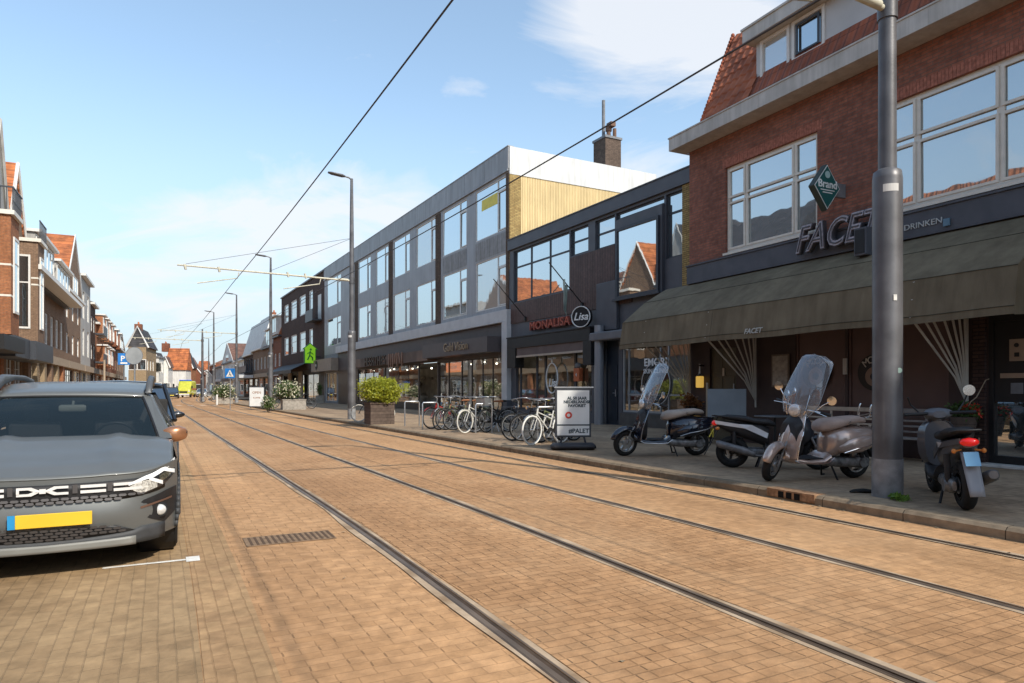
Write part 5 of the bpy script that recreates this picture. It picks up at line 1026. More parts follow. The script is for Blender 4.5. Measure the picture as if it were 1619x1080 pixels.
for i, (pa, pb, pc, Y_, e_, wm_, rm_) in enumerate(((206, 222, 236, 150, 7.0, m_red, m_tor), (238, 252, 262, 158, 7.4, m_tanb, m_tdk), (262, 276, 286, 165, 7.8, m_whp, m_tor), (290, 306, 314, 175, 7.2, m_tanb, m_tbr), (312, 326, 334, 185, 6.6, m_whp, m_tor))):
    far_house(pa, pb, pc, Y_, 14, e_, ('farthest red house with orange roof, above the buff gabled house', 'farthest brown house with black roof behind the white house', 'farthest white house with orange roof left of the ambulance', 'farthest brown house with brown roof above the ambulance', 'farthest white house with orange roof by the far kerb corner')[i], wm_, rm_, 'side' if i % 2 else 'slope', 2.6)
# ================================================================= STREET FURNITURE
m_pole = mat('pole_grey', (0.12, 0.118, 0.122), 0.42, 0.25, var=0.35, vs=2.2, det=8, bump=0.1, bs=40)
m_polebase = mat('pole_base_grey', (0.24, 0.245, 0.25), 0.6, 0.1, var=0.3, vs=6)
m_arm = mat('arm_cream', (0.52, 0.49, 0.38), 0.5, var=0.15, vs=6)
m_wire = mat('wire_dark', (0.05, 0.05, 0.055), 0.6)
AD = Vector((-math.cos(math.radians(27.5)), -math.sin(math.radians(27.5)), 0))
def pole(px, py, h, label, lamp=True, arm=0.0, za=5.95, r=0.165, dz=3.8, group='tram line poles along the pavement', base=None):
    p = base if base is not None else G(px, py, 0.12); t = root('lamp_post' if lamp else 'catenary_pole', label, 'lamp post' if lamp else 'pole', p, 0, group)
    MB().lathe([(r * 1.02, -0.02), (r, 0.0), (r, dz - 0.12), (r * 0.93, dz - 0.03), (r * 0.66, dz)], (0, 0, 0), 'z', 28).build('lower_shaft', m_pole, t, smooth=True)
    MB().lathe([(r * 0.62, dz), (r * 0.56, h * .75), (r * 0.36, h)], (0, 0, 0), 'z', 20).build('upper_shaft', m_pole, t, smooth=True)
    MB().lathe([(r * 1.035, -0.02), (r * 1.035, 0.46)], (0, 0, 0), 'z', 28).build('base_sleeve', m_polebase, t, smooth=True)
    MB().add([(r * 1.015 * math.cos(math.radians(a_)), r * 1.015 * math.sin(math.radians(a_)), z_) for a_ in range(225, 286, 10) for z_ in (dz - .30, dz - .21)], [(2 * i, 2 * i + 2, 2 * i + 3, 2 * i + 1) for i in range(6)]).build('number_label', m_whp, t)
    if lamp:
        a = AD; MB().tube([(0, 0, h - 0.05), a * 0.12 + Vector((0, 0, h + 0.03)), a * 0.3 + Vector((0, 0, h + 0.06))], 0.035, 8).build('lamp_arm', m_pole, t, smooth=True)
        R = Matrix.Rotation(math.atan2(a.y, a.x), 4, 'Z'); MB().loft([(0.28, 0, h + 0.06, 0.05, 0.04), (0.4, 0, h + 0.07, 0.13, 0.06), (0.85, 0, h + 0.11, 0.14, 0.05), (1.0, 0, h + 0.13, 0.08, 0.03)], 14).xf(R).build('lamp_head', m_pole, t, smooth=True)
    if arm:
        e = AD * arm; e.z = za; ar = MB().tube([(0, 0, za - 0.02), (AD.x * arm, AD.y * arm, za + 0.10)], [0.04, 0.03], 10).build('bracket_arm', m_arm, t, smooth=True)
        mb = MB().tube([(AD.x * .16, AD.y * .16, za), (AD.x * .55, AD.y * .55, za + .01)], 0.055, 10)
        for d in (1.9, 2.6, arm - 1.5, arm - .3): mb.tube([(AD.x * d, AD.y * d, za - 0.06), (AD.x * (d + .05), AD.y * (d + .05), za + 0.14)], 0.045, 6)
        mb.build('insulator', m_arm, ar, smooth=True)
        for o in (2.3, arm - 1.2):
            MB().tube([(AD.x * (o - 1.0), AD.y * (o - 1.0), za - 0.03), (AD.x * (o - .95), AD.y * (o - .95), za - 0.25), (AD.x * (o + .5), AD.y * (o + .5), za - 0.55)], 0.022, 8).build('steady_arm', m_arm, ar, smooth=True)
        MB().lathe([(r * 0.68, za - 0.14), (r * 0.68, za + 0.12)], (0, 0, 0), 'z', 20).build('collar', m_pole, t, smooth=True)
        MB().tube([(0, 0, za + 1.8), (AD.x * (arm - .3), AD.y * (arm - .3), za + 0.16)], 0.008, 5).tube([(0, 0, za + 1.8), (AD.x * (arm * .5), AD.y * (arm * .5), za + 0.12)], 0.008, 5).build('stay_wire', m_wire, t)
    return t
t = pole(1403, 785, 10.0, 'thick dark grey tram pole in the foreground between bronze and grey scooters', True, 6.7, za=5.9, dz=3.95)
mb = MB()
for a, z, w_, h_ in ((-1.9, 2.28, .035, .05),): mb.box(-0.02, 0.02, -0.171, -0.168, 2.35, 2.42)
mb.build('sticker', m_white, t)
MB().lathe([(0.001, -0.172), (0.032, -0.172), (0.032, -0.168), (0.001, -0.168)], (0.055, 0.012, 1.52), 'y', 16).build('round_sticker', mat('sticker_green', (0.35, 0.5, 0.42), 0.6), t)
p2 = pole(556, 663, 10.3, 'dark lamp post with cream bracket arm beside the yellow green shrub planter', True, 6.7, za=5.95)
p3 = pole(428, 645, 10.3, 'lamp post beside the white flowering planter', True, 0)
p4 = pole(374, 636.5, 10.3, 'lamp post beside the blue crossing sign', True, 6.7, za=6.6, base=G(374, 636.5, .12))
pole(338, 632.5, 10.3, 'fifth lamp post, far down the right pavement', True, 0)
pole(320, 634.5, 7.6, 'lampless tram pole standing on the far kerb corner', False, 6.5, za=6.4, r=0.2, dz=2.6)
pole(330, 626.5, 10.3, 'faint farthest lamp post down the right pavement', True, 0)
# contact wires (segments between supports sag a little)
def wire(pts, r, label, sag=0.0, g='tram contact wires'):
    out_ = []
    for a, b in zip(pts, pts[1:]):
        a = Vector(a); b = Vector(b); n_ = 14
        for i in range(n_): u = i / n_; p = a.lerp(b, u); p.z -= sag * 4 * u * (1 - u); out_.append(p)
    out_.append(Vector(pts[-1])); o = out_[0].copy(); t = MB().tube([q - o for q in out_], r, 6).build('contact_wire' if g else 'cable', m_wire, None); t.location = o
    return tag(t, label, 'wire', g)
sA = [-22, -1, 25.5, 62, 100, 130]
wire([S(s, 2.50, 5.15 + (0.1 if s > 60 else 0)) for s in sA], 0.011, 'dark tram contact wire above the track nearest the camera', 0.12)
wire([S(s, 5.55, 5.15 + (0.1 if s > 60 else 0)) for s in sA], 0.011, 'dark tram contact wire running in front of the right hand buildings', 0.12)
# ---------------------------------------------------------------- leaves
def leafcluster(parent, name, m, c, rx_, ry_, rz_, n, size, seed, flat=0.55, hole=0.25):
    r = random.Random(seed); mb = MB(); lumps = [(.55 * math.cos(i * 2.4) * r.uniform(.3, 1.1), .55 * math.sin(i * 2.4) * r.uniform(.3, 1.1), r.uniform(-.55, .5), r.uniform(.35, .62)) for i in range(22)] + [(0, 0, -.1, .8)] * 2
    k = 0
    while k < n:
        l = r.choice(lumps); d = Vector((r.gauss(0, 1), r.gauss(0, 1), r.gauss(0, 1))).normalized() * l[3] * r.uniform(0.5, 1.05)
        p = Vector((l[0] + d.x, l[1] + d.y, l[2] + d.z))
        q = Vector((c[0] + p.x * rx_, c[1] + p.y * ry_, c[2] + p.z * rz_))
        a = Vector((r.gauss(0, 1), r.gauss(0, 1), r.gauss(0, .7))).normalized(); b_ = a.cross(Vector((r.gauss(0, 1), r.gauss(0, 1), r.gauss(0, 1)))).normalized(); s_ = size * r.uniform(.6, 1.3)
        mb.add([q, q + a * s_ * .5 + b_ * s_ * .25, q + a * s_, q + a * s_ * .5 - b_ * s_ * .25], [(0, 1, 2, 3)]); k += 1
    return mb.build(name, m, parent, fixn=False)
def leafmat(name, c, c2):
    m = mat(name, c, 0.5, var=0.2, vs=6, c2=c2); n = m.node_tree.nodes; l = m.node_tree.links
    tr = n.new('ShaderNodeBsdfTranslucent'); tr.inputs[0].default_value = (*[min(1, x * 1.6) for x in c2], 1); ms = n.new('ShaderNodeMixShader'); ms.inputs[0].default_value = 0.3
    l.new(n['Principled BSDF'].outputs[0], ms.inputs[1]); l.new(tr.outputs[0], ms.inputs[2]); l.new(ms.outputs[0], n['Material Output'].inputs[0]); return m
m_leafy = leafmat('leaf_yellow_green', (0.16, 0.20, 0.02), (0.42, 0.42, 0.04)); m_leafg = leafmat('leaf_green', (0.04, 0.08, 0.02), (0.10, 0.16, 0.04)); m_flw = mat('white_petal', (0.50, 0.47, 0.34), 0.8); m_flr = mat('red_petal', (0.55, 0.04, 0.02), 0.6); m_leafr = leafmat('leaf_russet', (0.12, 0.05, 0.02), (0.28, 0.12, 0.04))
m_corten = bricks('planter_wood', (0.13, 0.095, 0.075), (0.10, 0.072, 0.058), (0.04, 0.03, 0.025), bw=1.5, rh=0.12, ms=0.006, var=0.4); m_conc = mat('concrete', (0.30, 0.27, 0.23), 0.9, var=0.25, vs=8, bump=0.3)
def planter(p, w_, d_, h_, label, m, group='planters on the pavement'):
    t = root('planter', label, 'planter', p, math.radians(-63), group); mb = MB().box(-d_ / 2, d_ / 2, -w_ / 2, w_ / 2, 0, h_ - .06); mb.box(-d_ / 2 - .02, d_ / 2 + .02, -w_ / 2 - .02, -w_ / 2 + .05, h_ - .06 + .001, h_).box(-d_ / 2 - .02, d_ / 2 + .02, w_ / 2 - .05, w_ / 2 + .02, h_ - .059, h_).box(-d_ / 2 - .02, -d_ / 2 + .05, -w_ / 2 + .051, w_ / 2 - .051, h_ - .059, h_).box(d_ / 2 - .05, d_ / 2 + .02, -w_ / 2 + .051, w_ / 2 - .051, h_ - .059, h_)
    mb.build('box', m, t); MB().box(-d_ / 2 + .06, d_ / 2 - .06, -w_ / 2 + .06, w_ / 2 - .06, h_ - .058, h_ - .03).build('soil', m_groove, t); return t
pp = G(598, 671, .12); pp = Vector((pp.x - .05, pp.y + .45, .12))
planter(pp, 0.9, 0.9, 0.80, 'square brown planter with a bushy yellow green shrub beside the second lamp post', m_corten)
def shrub(p, r1, r2, n, size, seed, lm, label, fl=None, fn=0, flat=1, stems=True, name='shrub'):
    t = root(name, label, 'shrub', p); leafcluster(t, 'foliage', lm, (0, 0, r2), r1, r1, r2, n, size, seed)
    if stems:
        r = random.Random(seed); mb = MB()
        for i in range(7): a = r.uniform(0, 6.28); mb.tube([(0.05 * math.cos(a), 0.05 * math.sin(a), -.1), (r1 * .3 * math.cos(a), r1 * .3 * math.sin(a), r2 * .7), (r1 * .6 * math.cos(a), r1 * .6 * math.sin(a), r2 * 1.3)], [0.015, 0.01, 0.004], 5)
        for i in range(26): a = r.uniform(0, 6.28); e_ = r.uniform(.9, 1.18); zz_ = r.uniform(.5, 1.9); mb.tube([(r1 * .5 * math.cos(a), r1 * .5 * math.sin(a), r2 * .8), (r1 * e_ * math.cos(a) * math.sqrt(max(.05, 1 - (zz_ - 1) ** 2 * .9)), r1 * e_ * math.sin(a) * math.sqrt(max(.05, 1 - (zz_ - 1) ** 2 * .9)), r2 * zz_ * 1.08)], [0.006, 0.003], 4)
        mb.build('stem', mat('stem', (0.10, 0.07, 0.04), 0.9), t)
    if fl: leafcluster(t, 'blossom', fl, (0, 0, r2 * 1.05), r1 * 1.02, r1 * 1.02, r2 * 1.05, fn, size * 1.2, seed + 5)
    return t
shrub(pp + Vector((0.05, 0, 0.72)), 0.84, 0.52, 11000, 0.095, 4, m_leafy, 'bushy yellow green shrub growing in the square brown planter')
p = G(447, 648, .12); planter(p + Vector((.5, .5, 0)), 1.4, 0.9, 0.65, 'pale concrete planter holding white flowers beside the third lamp post', m_conc)
shrub(p + Vector((0.1, .5, 0.6)), 0.95, 0.65, 2200, 0.13, 8, m_leafg, 'white flowering shrub growing in the pale concrete planter', m_flw, 900)
p = G(424, 649, .12); shrub(p, 0.5, 0.5, 900, 0.12, 9, m_leafg, 'small dark shrub left of the white flowering planter', m_flw, 150)
p = G(351, 638.5, .12); planter(p + Vector((0, .5, 0)), 1.3, .9, .5, 'low planter with cream flowers near the blue crossing sign', m_conc); shrub(p + Vector((0, .5, .4)), 1.1, 0.75, 1200, 0.18, 12, m_leafg, 'cream flowering bush in the low planter near the crossing sign', m_flw, 500)
p = PX.pt(PX.X(521), -0.9, .12); planter(p, .6, .6, .7, 'small cream planter in front of the grey office block', m_conc); shrub(p + Vector((0, 0, .6)), 0.35, 0.7, 700, 0.1, 14, m_leafg, 'narrow green conifer in the small cream planter')
shrub(G(1420, 791, .12), 0.13, 0.035, 260, 0.05, 21, leafmat('weed_leaf', (0.10, 0.20, 0.03), (0.22, 0.34, 0.06)), 'small green weeds at the foot of the thick pole', stems=False, name='weeds')
t = MB().loft([(-0.17, 0, 0.012, 0.03, 0.012), (-0.1, .02, 0.02, 0.06, 0.022), (0, 0, .025, .055, .028), (.1, .01, .018, .06, .02), (.18, 0, .01, .02, .01)], 10).build('dark_rag', mat('rag', (0.02, 0.018, 0.016), 0.9, var=.4, vs=20), None, smooth=True); t.location = G(1366, 779, .12); tag(t, 'crumpled black rag lying on the kerb left of the thick pole', 'litter')
# brown plant below the clinic window, red flower basket by the right door
p = P1.pt(P1.X(1092, -.5), -0.5, 1.0); t = root('hanging_plant', 'russet leafed plant in a pot beside the left awning ribs', 'plant', p); leafcluster(t, 'foliage', m_leafr, (0, 0, 0.08), .28, .28, .24, 700, .09, 31); MB().lathe([(.10, -.30), (.16, -.05), (.17, -.02)], (0, 0, 0), 'z', 14).build('pot', m_black, t); MB().tube([(0, 0, -.3), (0, 0, -.88)], .02).lathe([(.14, -.88), (.14, -.86)], (0, 0, 0)).build('stand', m_black, t)
p = P1.pt(P1.X(1524, -.35), -0.35, .95); t = root('flower_pot', 'red flowers in a pot between grey scooter and right café door', 'plant', p); leafcluster(t, 'foliage', m_leafg, (0, 0, .08), .26, .26, .20, 700, .08, 33); leafcluster(t, 'blossom', m_flr, (.08, -.08, .12), .2, .2, .14, 90, .07, 35); MB().lathe([(.14, -.35), (.2, -.05), (.21, 0)], (0, 0, 0), 'z', 14).build('pot', m_corten, t); MB().tube([(0, 0, 0), (.1, -.02, .25), (.2, -.02, .33), (.35, -.03, .62), (.47, -.03, .66)], .008, 6).build('cane', m_tan_p, t)
MB().tube([(0, 0, -.35), (0, 0, -.82)], .03).lathe([(.16, -.83), (.16, -.80)], (0, 0, 0)).build('stand', m_black, t)

# ---------------------------------------------------------------- sandwich boards, benches, racks
m_board = mat('poster_white', (0.66, 0.67, 0.66), 0.5, var=0.08, vs=3)
def aboard(p, w_, h_, rz, label, lines, base=True):
    t = root('pavement_board', label, 'sign board', p, rz, None)
    z0 = 0.27 if base else 0.1
    MB().box(-w_ / 2, w_ / 2, -0.03, 0.03, z0, z0 + h_).build('frame', m_frame_dark, t, bevel=0.01)
    f = MB().box(-w_ / 2 + .04, w_ / 2 - .04, -0.036, -0.0301, z0 + .04, z0 + h_ - .05).build('poster', m_board, t)
    if base:
        MB().loft([(-w_ * .62, 0, .06, .14, .04), (-w_ * .55, 0, .08, .22, .07), (w_ * .55, 0, .08, .22, .07), (w_ * .62, 0, .06, .14, .04)], 16).build('water_base', mat('rubber_grey', (0.035, 0.035, 0.04), 0.6), t, smooth=True)
        for s_ in (-1, 1): MB().tube([(s_ * w_ * .36, 0, .12), (s_ * w_ * .30, 0, .28)], .022, 8).build('leg', m_frame_dark, t)
        MB().box(-w_ / 2 - .02, w_ / 2 + .05, -0.04, 0.04, z0 + h_ + .001, z0 + h_ + .03).build('top_rail', m_steel, t)
    else:
        for s_ in (-1, 1): MB().box(s_ * w_ * .4 - .02, s_ * w_ * .4 + .02, -.02, .02, 0, z0 - .001).build('leg', m_frame_dark, t)
    for (s_, x, z, sz, m_) in lines: text(s_, sz, .001, m_, f, TF(x, -.038, z), 'lettering', off=.004)
    return t, f, z0
m_ink = mat('dark_ink', (0.03, 0.05, 0.06), 0.6); m_brn_ink = mat('brown_ink', (0.30, 0.16, 0.10), 0.6); m_redk = mat('red_ink', (0.55, 0.06, 0.04), 0.6)
p = G(906, 711, .12)
t, f, z0 = aboard(p, 0.77, 1.05, math.radians(3), 'white poster board on a dark rubber base beside the white wheeled bicycle', [('AL 50 JAAR', .08, 1.10, .085, m_ink), ('NEDERLANDSE', .08, 1.02, .085, m_ink), ('FAVORIET', .08, .94, .085, m_ink), ('#PALET', .12, .40, .13, m_ink)])
MB().lathe([(.035, -.0365), (.075, -.0365), (.075, -.039), (.035, -.039)], (-.1, 0, .74), 'y', 20, ring=True).build('red_mark', m_redk, f); MB().box(-.36, .36, -.0385, -.0365, .515, .545).build('stripe', m_ink, f)
aboard(G(406, 645.5, .12), 1.0, 1.35, math.radians(8), 'small white sandwich board on the pavement left of the flowering planter', [('OPEN', 0, 1.05, .22, m_brn_ink), ('KOFFIE', 0, .7, .15, m_brn_ink)], base=False)
p = P1.pt(P1.X(1149, -1.2), -1.2, .12); t = root('blank_board', 'blank blue grey panel on a scrolled easel behind the white sport scooter', 'board', p, math.radians(-14))
w_ = .42; MB().box(-w_, w_, -.02, .02, .66, 1.30).build('panel', mat('slate_panel', (0.20, 0.225, 0.25), 0.5, var=.1), t, bevel=.008)
MB().tube([(-.2, 0, .66), (-.24, 0, .56), (-.1, 0, .54), (-.06, 0, .62), (-.02, 0, .54), (.1, 0, .54), (.12, 0, .62), (.2, 0, .56), (.22, 0, .66)], .013, 6).build('scroll', m_black, t); mb = MB()
for s_ in (-1, 1): MB().tube([(s_ * .3, .02, .66), (s_ * .36, .12, 0)], .018, 6).build('leg', m_black, t)
p = P1.pt(P1.X(1118, -1.0), -1.0, .12); t = root('slim_post', 'slim pale post standing left of the blank panel', 'post', p); MB().tube([(0, 0, 0), (0, 0, 1.45)], .028, 10).build('shaft', m_tan_p, t); MB().lathe([(.12, 0), (.12, .03), (.03, .04)], (0, 0, 0)).build('foot', m_black, t)
m_bench = mat('bench_wood', (0.50, 0.40, 0.31), 0.7, var=.2, vs=5); m_bench2 = mat('bench_dark_wood', (0.24, 0.21, 0.19), 0.7, var=.2, vs=5)
def bench(x0, x1, y0, label, m, z=.12):
    t = P1.root('bench', label, 'bench', (x0 + x1) / 2, y0, z, 'terrace benches against the café wall'); w_ = (x1 - x0) / 2
    MB().box(-w_, w_, -.28, -.18, .40, .43).box(-w_, w_, -.16, -.06, .40, .43).box(-w_, w_, -.04, .06, .40, .43).build('seat', m, t, bevel=.005)
    mb = MB().box(-w_, w_, .10, .13, .86, .94)
    for z_ in (.50, .60, .70): mb.box(-w_, w_, .10, .13, z_, z_ + .035)
    x = -w_ + .1
    while x < w_: mb.box(x, x + .05, .085, .099, .46, .86); x += .62
    mb.build('backrest', m, t, bevel=.004)
    for s_ in (-1, 1):
        for yy in (-.24, .10): MB().box(s_ * (w_ - .06) - .03, s_ * (w_ - .06) + .03, yy, yy + .05, 0, .399).build('leg', m, t)
        MB().box(s_ * (w_ - .02) - .025, s_ * (w_ - .02) + .025, -.28, .13, .60, .64).build('armrest', m, t)
bench(P1.X(1262, -.5), P1.X(1392, -.5), -.5, 'pale brown slatted bench behind the bronze scooter', m_bench); bench(P1.X(1398, -.5), P1.X(1500, -.5), -.5, 'grey brown slatted bench between the thick pole and the grey scooter', m_bench2)
t = P1.root('bistro_table', 'small square metal bistro table behind the white sport scooter', 'table', P1.X(1225, -.9), -.9, .12); MB().box(-.3, .3, -.3, .3, .70, .73).build('tabletop', m_lead, t, bevel=.01); MB().tube([(0, 0, .70), (0, 0, .03)], .025).lathe([(.22, 0), (.2, .03), (.03, .05)], (0, 0, 0)).build('leg', m_black, t)
def rackpost(px, py, label, hoop=False):
    t = root('bicycle_stand', label, 'bicycle stand', G(px, py, .12), math.radians(27), 'bicycle stands on the pavement')
    if hoop: MB().tube([(-.32, 0, 0), (-.32, 0, .72), (-.26, 0, .80), (.26, 0, .80), (.32, 0, .72), (.32, 0, 0)], .025, 8).build('hoop', m_steel, t, smooth=True)
    else: MB().tube([(0, 0, 0), (0, 0, .82), (.03, 0, .86), (.5, .0, .86), (.53, 0, .8), (.53, 0, 0)], .025, 8).build('hoop', m_steel, t, smooth=True)
for a, b_, c in ((668, 679, 'steel bicycle hoop at the red bicycle'), (752, 685, 'steel bicycle hoop beside the bicycle with pale tyres'), (850, 700, 'steel bicycle hoop behind the bicycle with bright white tyres')): rackpost(a, b_, c)
rackpost(640, 674, 'steel bicycle hoop beside the square planter')
# signs
m_blue = mat('sign_blue', (0.02, 0.17, 0.48), 0.4)
def sign(p, h, label, kind, rz=0.0, pole_m=None, pr=.03):
    t = root('road_sign', label, 'road sign', p, rz); MB().tube([(0, 0, 0), (0, 0, h)], pr, 8).build('post', pole_m or m_steel, t)
    if kind == 'roundback':
        MB().lathe([(.001, -.05), (.31, -.05), (.31, -.035), (.001, -.035)], (0, 0, h - .25), 'y', 28).build('disc', mat('sign_back', (0.42, 0.44, 0.44), 0.5, .3), t); MB().torus((0, -.042, h - .25), .31, .012, 'y', 28, 6).build('rim', m_lead, t)
    elif kind == 'cross':
        MB().box(-.32, .32, -.05, -.035, h - .62, h).build('plate', m_blue, t, bevel=.01); MB().prism([(-.24, h - .52), (.24, h - .52), (0, h - .08)], -.056, -.051).build('white_triangle', m_white, t); MB().tube([(0, -.06, h - .2), (0, -.06, h - .32), (-.07, -.06, h - .46)], .018).tube([(0, -.06, h - .32), (.07, -.06, h - .46)], .018).build('figure', m_black, t)
    elif kind == 'park':
        MB().box(-.21, .21, -.05, -.035, h - .46, h).build('plate', m_blue, t, bevel=.01); text('P', .3, .002, m_white, t, TF(-.04, -.055, h - .22), 'lettering', off=.005)
        MB().box(-.12, .12, -.056, -.051, h - .42, h - .36).build('small_panel', m_white, t)
    return t
def SL(px, Y): p = GY(px, Y, .12); return p
sign(SL(213, 24.5), 2.75, 'grey back of a round road sign on a post beyond the parked cars', 'roundback')
sign(SL(196, 27), 2.72, 'blue parking sign next to the grey backed round sign', 'park', math.radians(25))
sign(SL(165, 21), 2.2, 'plain brown post without a sign left of the blue parking sign', 'none', pole_m=m_tan_p)
sign(SL(364, 43), 2.6, 'blue triangle crossing sign beside the fourth lamp post', 'cross')
t = root('bollard', 'short white topped bollard at the far kerb corner', 'bollard', G(343, 640, .12)); MB().lathe([(.08, 0), (.08, .75), (.05, .85)], (0, 0, 0), 'z', 12).build('shaft', m_whp, t)

# ---------------------------------------------------------------- bicycles
m_rub = mat('rubber', (0.012, 0.012, 0.012), 0.8, var=.3, vs=10)
def bike(p, ang, fc, label, tyre=None, rear=None, lean=0.0, basket=False, saddle=None, child=None, group='bicycles parked at the stands', guard=None, R=.345, bag=None):
    """local +x = front"""
    t = root('bicycle', label, 'bicycle', p, ang, group); t.rotation_euler = (lean, 0, ang); tyre = tyre or m_rub; fx, bx = .56, -.52
    for x, nm in ((fx, 'front_wheel'), (bx, 'rear_wheel')):
        wh = MB().torus((x, 0, R), R - .018, .021, 'y', 36, 8).build(nm, tyre, t, smooth=True)
        mb = MB().torus((x, 0, R), R - .042, .009, 'y', 36, 6, 1.6).lathe([(.022, -.04), (.022, .04)], (x, 0, R), 'y', 8)
        for k in range(18): a = 2 * math.pi * k / 18; mb.tube([(x, (.03 if k % 2 else -.03), R), (x + (R - .045) * math.cos(a + .15), 0, R + (R - .045) * math.sin(a + .15))], .0022, 3, cap=False)
        mb.build('spokes', m_steel, wh, smooth=True)
    bb = (-.06, 0, .30); sx, sz = -.22, .78; hx, hz = .36, .82
    fr = MB().tube([bb, (hx + .02, 0, hz - .12)], .018).tube([bb, (sx, 0, sz)], .016).tube([(sx + .05, 0, .58), (hx, 0, hz - .06)], .016).tube([(hx - .01, 0, hz + .02), (hx + .05, 0, hz - .2)], .02)
    for s_ in (-1, 1): fr.tube([(bx, s_ * .05, R), (bb[0], s_ * .02, bb[2])], .009).tube([(bx, s_ * .05, R), (sx + .03, s_ * .015, .66)], .008)
    fr.build('frame', fc, t, smooth=True)
    fk = MB()
    for s_ in (-1, 1): fk.tube([(hx + .05, s_ * .03, hz - .2), (hx + .10, s_ * .045, .56), (fx, s_ * .05, R)], .010)
    fk.build('fork', fc, t, smooth=True)
    hb = MB().tube([(hx, 0, hz), (hx - .03, 0, 1.0), (hx + .03, 0, 1.04)], .012).tube([(hx - .22, .28, 1.02), (hx - .08, .28, 1.05), (hx + .05, .16, 1.06), (hx + .05, -.16, 1.06), (hx - .08, -.28, 1.05), (hx - .22, -.28, 1.02)], .011)
    hb.build('handlebar', m_steel, t, smooth=True)
    for s_ in (-1, 1): MB().tube([(hx - .24, s_ * .28, 1.015), (hx - .12, s_ * .28, 1.04)], .018).build('grip', m_rub, t)
    MB().loft([(sx - .13, 0, .93, .09, .03), (sx - .05, 0, .935, .10, .035), (sx + .06, 0, .935, .05, .03), (sx + .15, 0, .93, .02, .02)], 12).tube([(sx, 0, sz), (sx - .02, 0, .92)], .013).build('saddle', saddle or m_rub, t, smooth=True)
    for x, a0, a1 in ((fx, 40, 190), (bx, 10, 185)):
        mb = MB(); n_ = 12; 
        for i in range(n_):
            q = [math.radians(a0 + (a1 - a0) * (i + j) / n_) for j in (0, 1)]; rr = R + .022
            mb.quad(*[(x + rr * math.cos(a), y, R + rr * math.sin(a)) for a, y in ((q[0], -.026), (q[0], .026), (q[1], .026), (q[1], -.026))])
        mb.build('mudguard', guard or fc, t, smooth=True, solid=.004)
    rk = MB().box(bx - .22, bx + .22, -.06, .06, .74, .755)
    for s_ in (-1, 1): rk.tube([(bx, s_ * .06, R), (bx - .1, s_ * .06, .745)], .006).tube([(bx, s_ * .06, R), (bx + .15, s_ * .06, .745)], .006)
    rk.build('carrier', m_lead, t); MB().box(bx - .05, bb[0] + .06, .03, .05, .27, .36).lathe([(.09, .03), (.09, .045)], bb, 'y', 16).build('chain_guard', m_rub, t)
    MB().tube([(bb[0], .06, bb[2]), (bb[0] + .1, .06, bb[2] - .13)], .01).tube([(bb[0], -.06, bb[2]), (bb[0] - .1, -.06, bb[2] + .13)], .01).box(bb[0] + .05, bb[0] + .15, .06, .15, bb[2] - .145, bb[2] - .12).box(bb[0] - .15, bb[0] - .05, -.15, -.06, bb[2] + .12, bb[2] + .145).build('crank', m_steel, t); MB().lathe([(.035, 0), (.045, .05)], (hx + .08, 0, hz + .02), 'x', 10).build('front_lamp', m_chrome, t, smooth=True)
    MB().tube([(-.1, .08, .28), (-.14, .22, 0)], .009).build('kickstand', m_steel, t)
    if basket: MB().box(hx + .12, hx + .42, -.17, .17, .80, 1.02).build('basket', basket, t)
    if bag: MB().box(bx - .2, bx + .16, -.2, -.07, .44, .74).box(bx - .2, bx + .16, .07, .2, .44, .74).build('pannier', bag, t, bevel=.02)
    return t
m_bred = mat('bike_red', (0.40, 0.02, 0.02), 0.35); m_bblk = mat('bike_black', (0.015, 0.015, 0.017), 0.35); m_bwht = mat('bike_white', (0.62, 0.61, 0.56), 0.35); m_bgrn = mat('bike_olive', (0.17, 0.19, 0.09), 0.4); m_bor = mat('bike_orange', (0.5, 0.10, 0.03), 0.4); m_bsil = mat('bike_silver', (0.35, 0.35, 0.34), 0.3, .6); m_tyw = mat('white_tyre', (0.62, 0.60, 0.54), 0.7); m_brn = mat('tan_leather', (0.30, 0.12, 0.05), 0.6)
bdir = math.radians(207)      # front wheels towards the road
def bikeat(px, py, dang, *a, front=True, **k):
    g_ = G(px, py, .12); an = bdir + math.radians(dang); off = .56 if front else -.52
    return bike(Vector((g_.x - math.cos(an) * off, g_.y - math.sin(an) * off, .12)), an, *a, **k)
bikeat(682, 678, 14, m_bred, 'red ladies bicycle, first at the stands right of the shop entrance')
bikeat(704, 680, 8, m_bgrn, 'olive bicycle with a tan saddle right of the red one', saddle=m_brn, lean=.06)
bikeat(716, 680, -4, m_bblk, 'black bicycle with green side bag in the middle of the group', bag=mat('green_bag', (0.24, 0.27, 0.14), 0.8), lean=-.05, saddle=m_brn)
bikeat(735, 685, 24, m_bwht, 'pale bicycle with cream tyres and cream fenders', tyre=m_tyw, child=None)
bikeat(769, 684, 24, m_bblk, 'black bicycle with a grey front basket, last of the group by the shop pillar', basket=m_steel, lean=.05)
bikeat(812, 697, 4, m_bblk, 'black bicycle leaning among the bikes before the red letters', lean=.14, bag=mat('black_bag', (0.02, .02, .02), .8))
bikeat(841, 704, 20, m_bwht, 'white bicycle with bright white tyres beside the poster board', tyre=mat('bright_white_tyre', (0.78, 0.77, 0.72), 0.6), guard=m_bsil)
bikeat(869, 699, 30, m_bsil, 'silver bicycle with orange child seat partly behind the poster board', tyre=m_tyw, bag=m_bor)
bike(G(573, 668, .12) + Vector((.3, .6, 0)), math.radians(200), m_bblk, 'black bicycle with pale wheels behind the second lamp post', tyre=m_tyw)
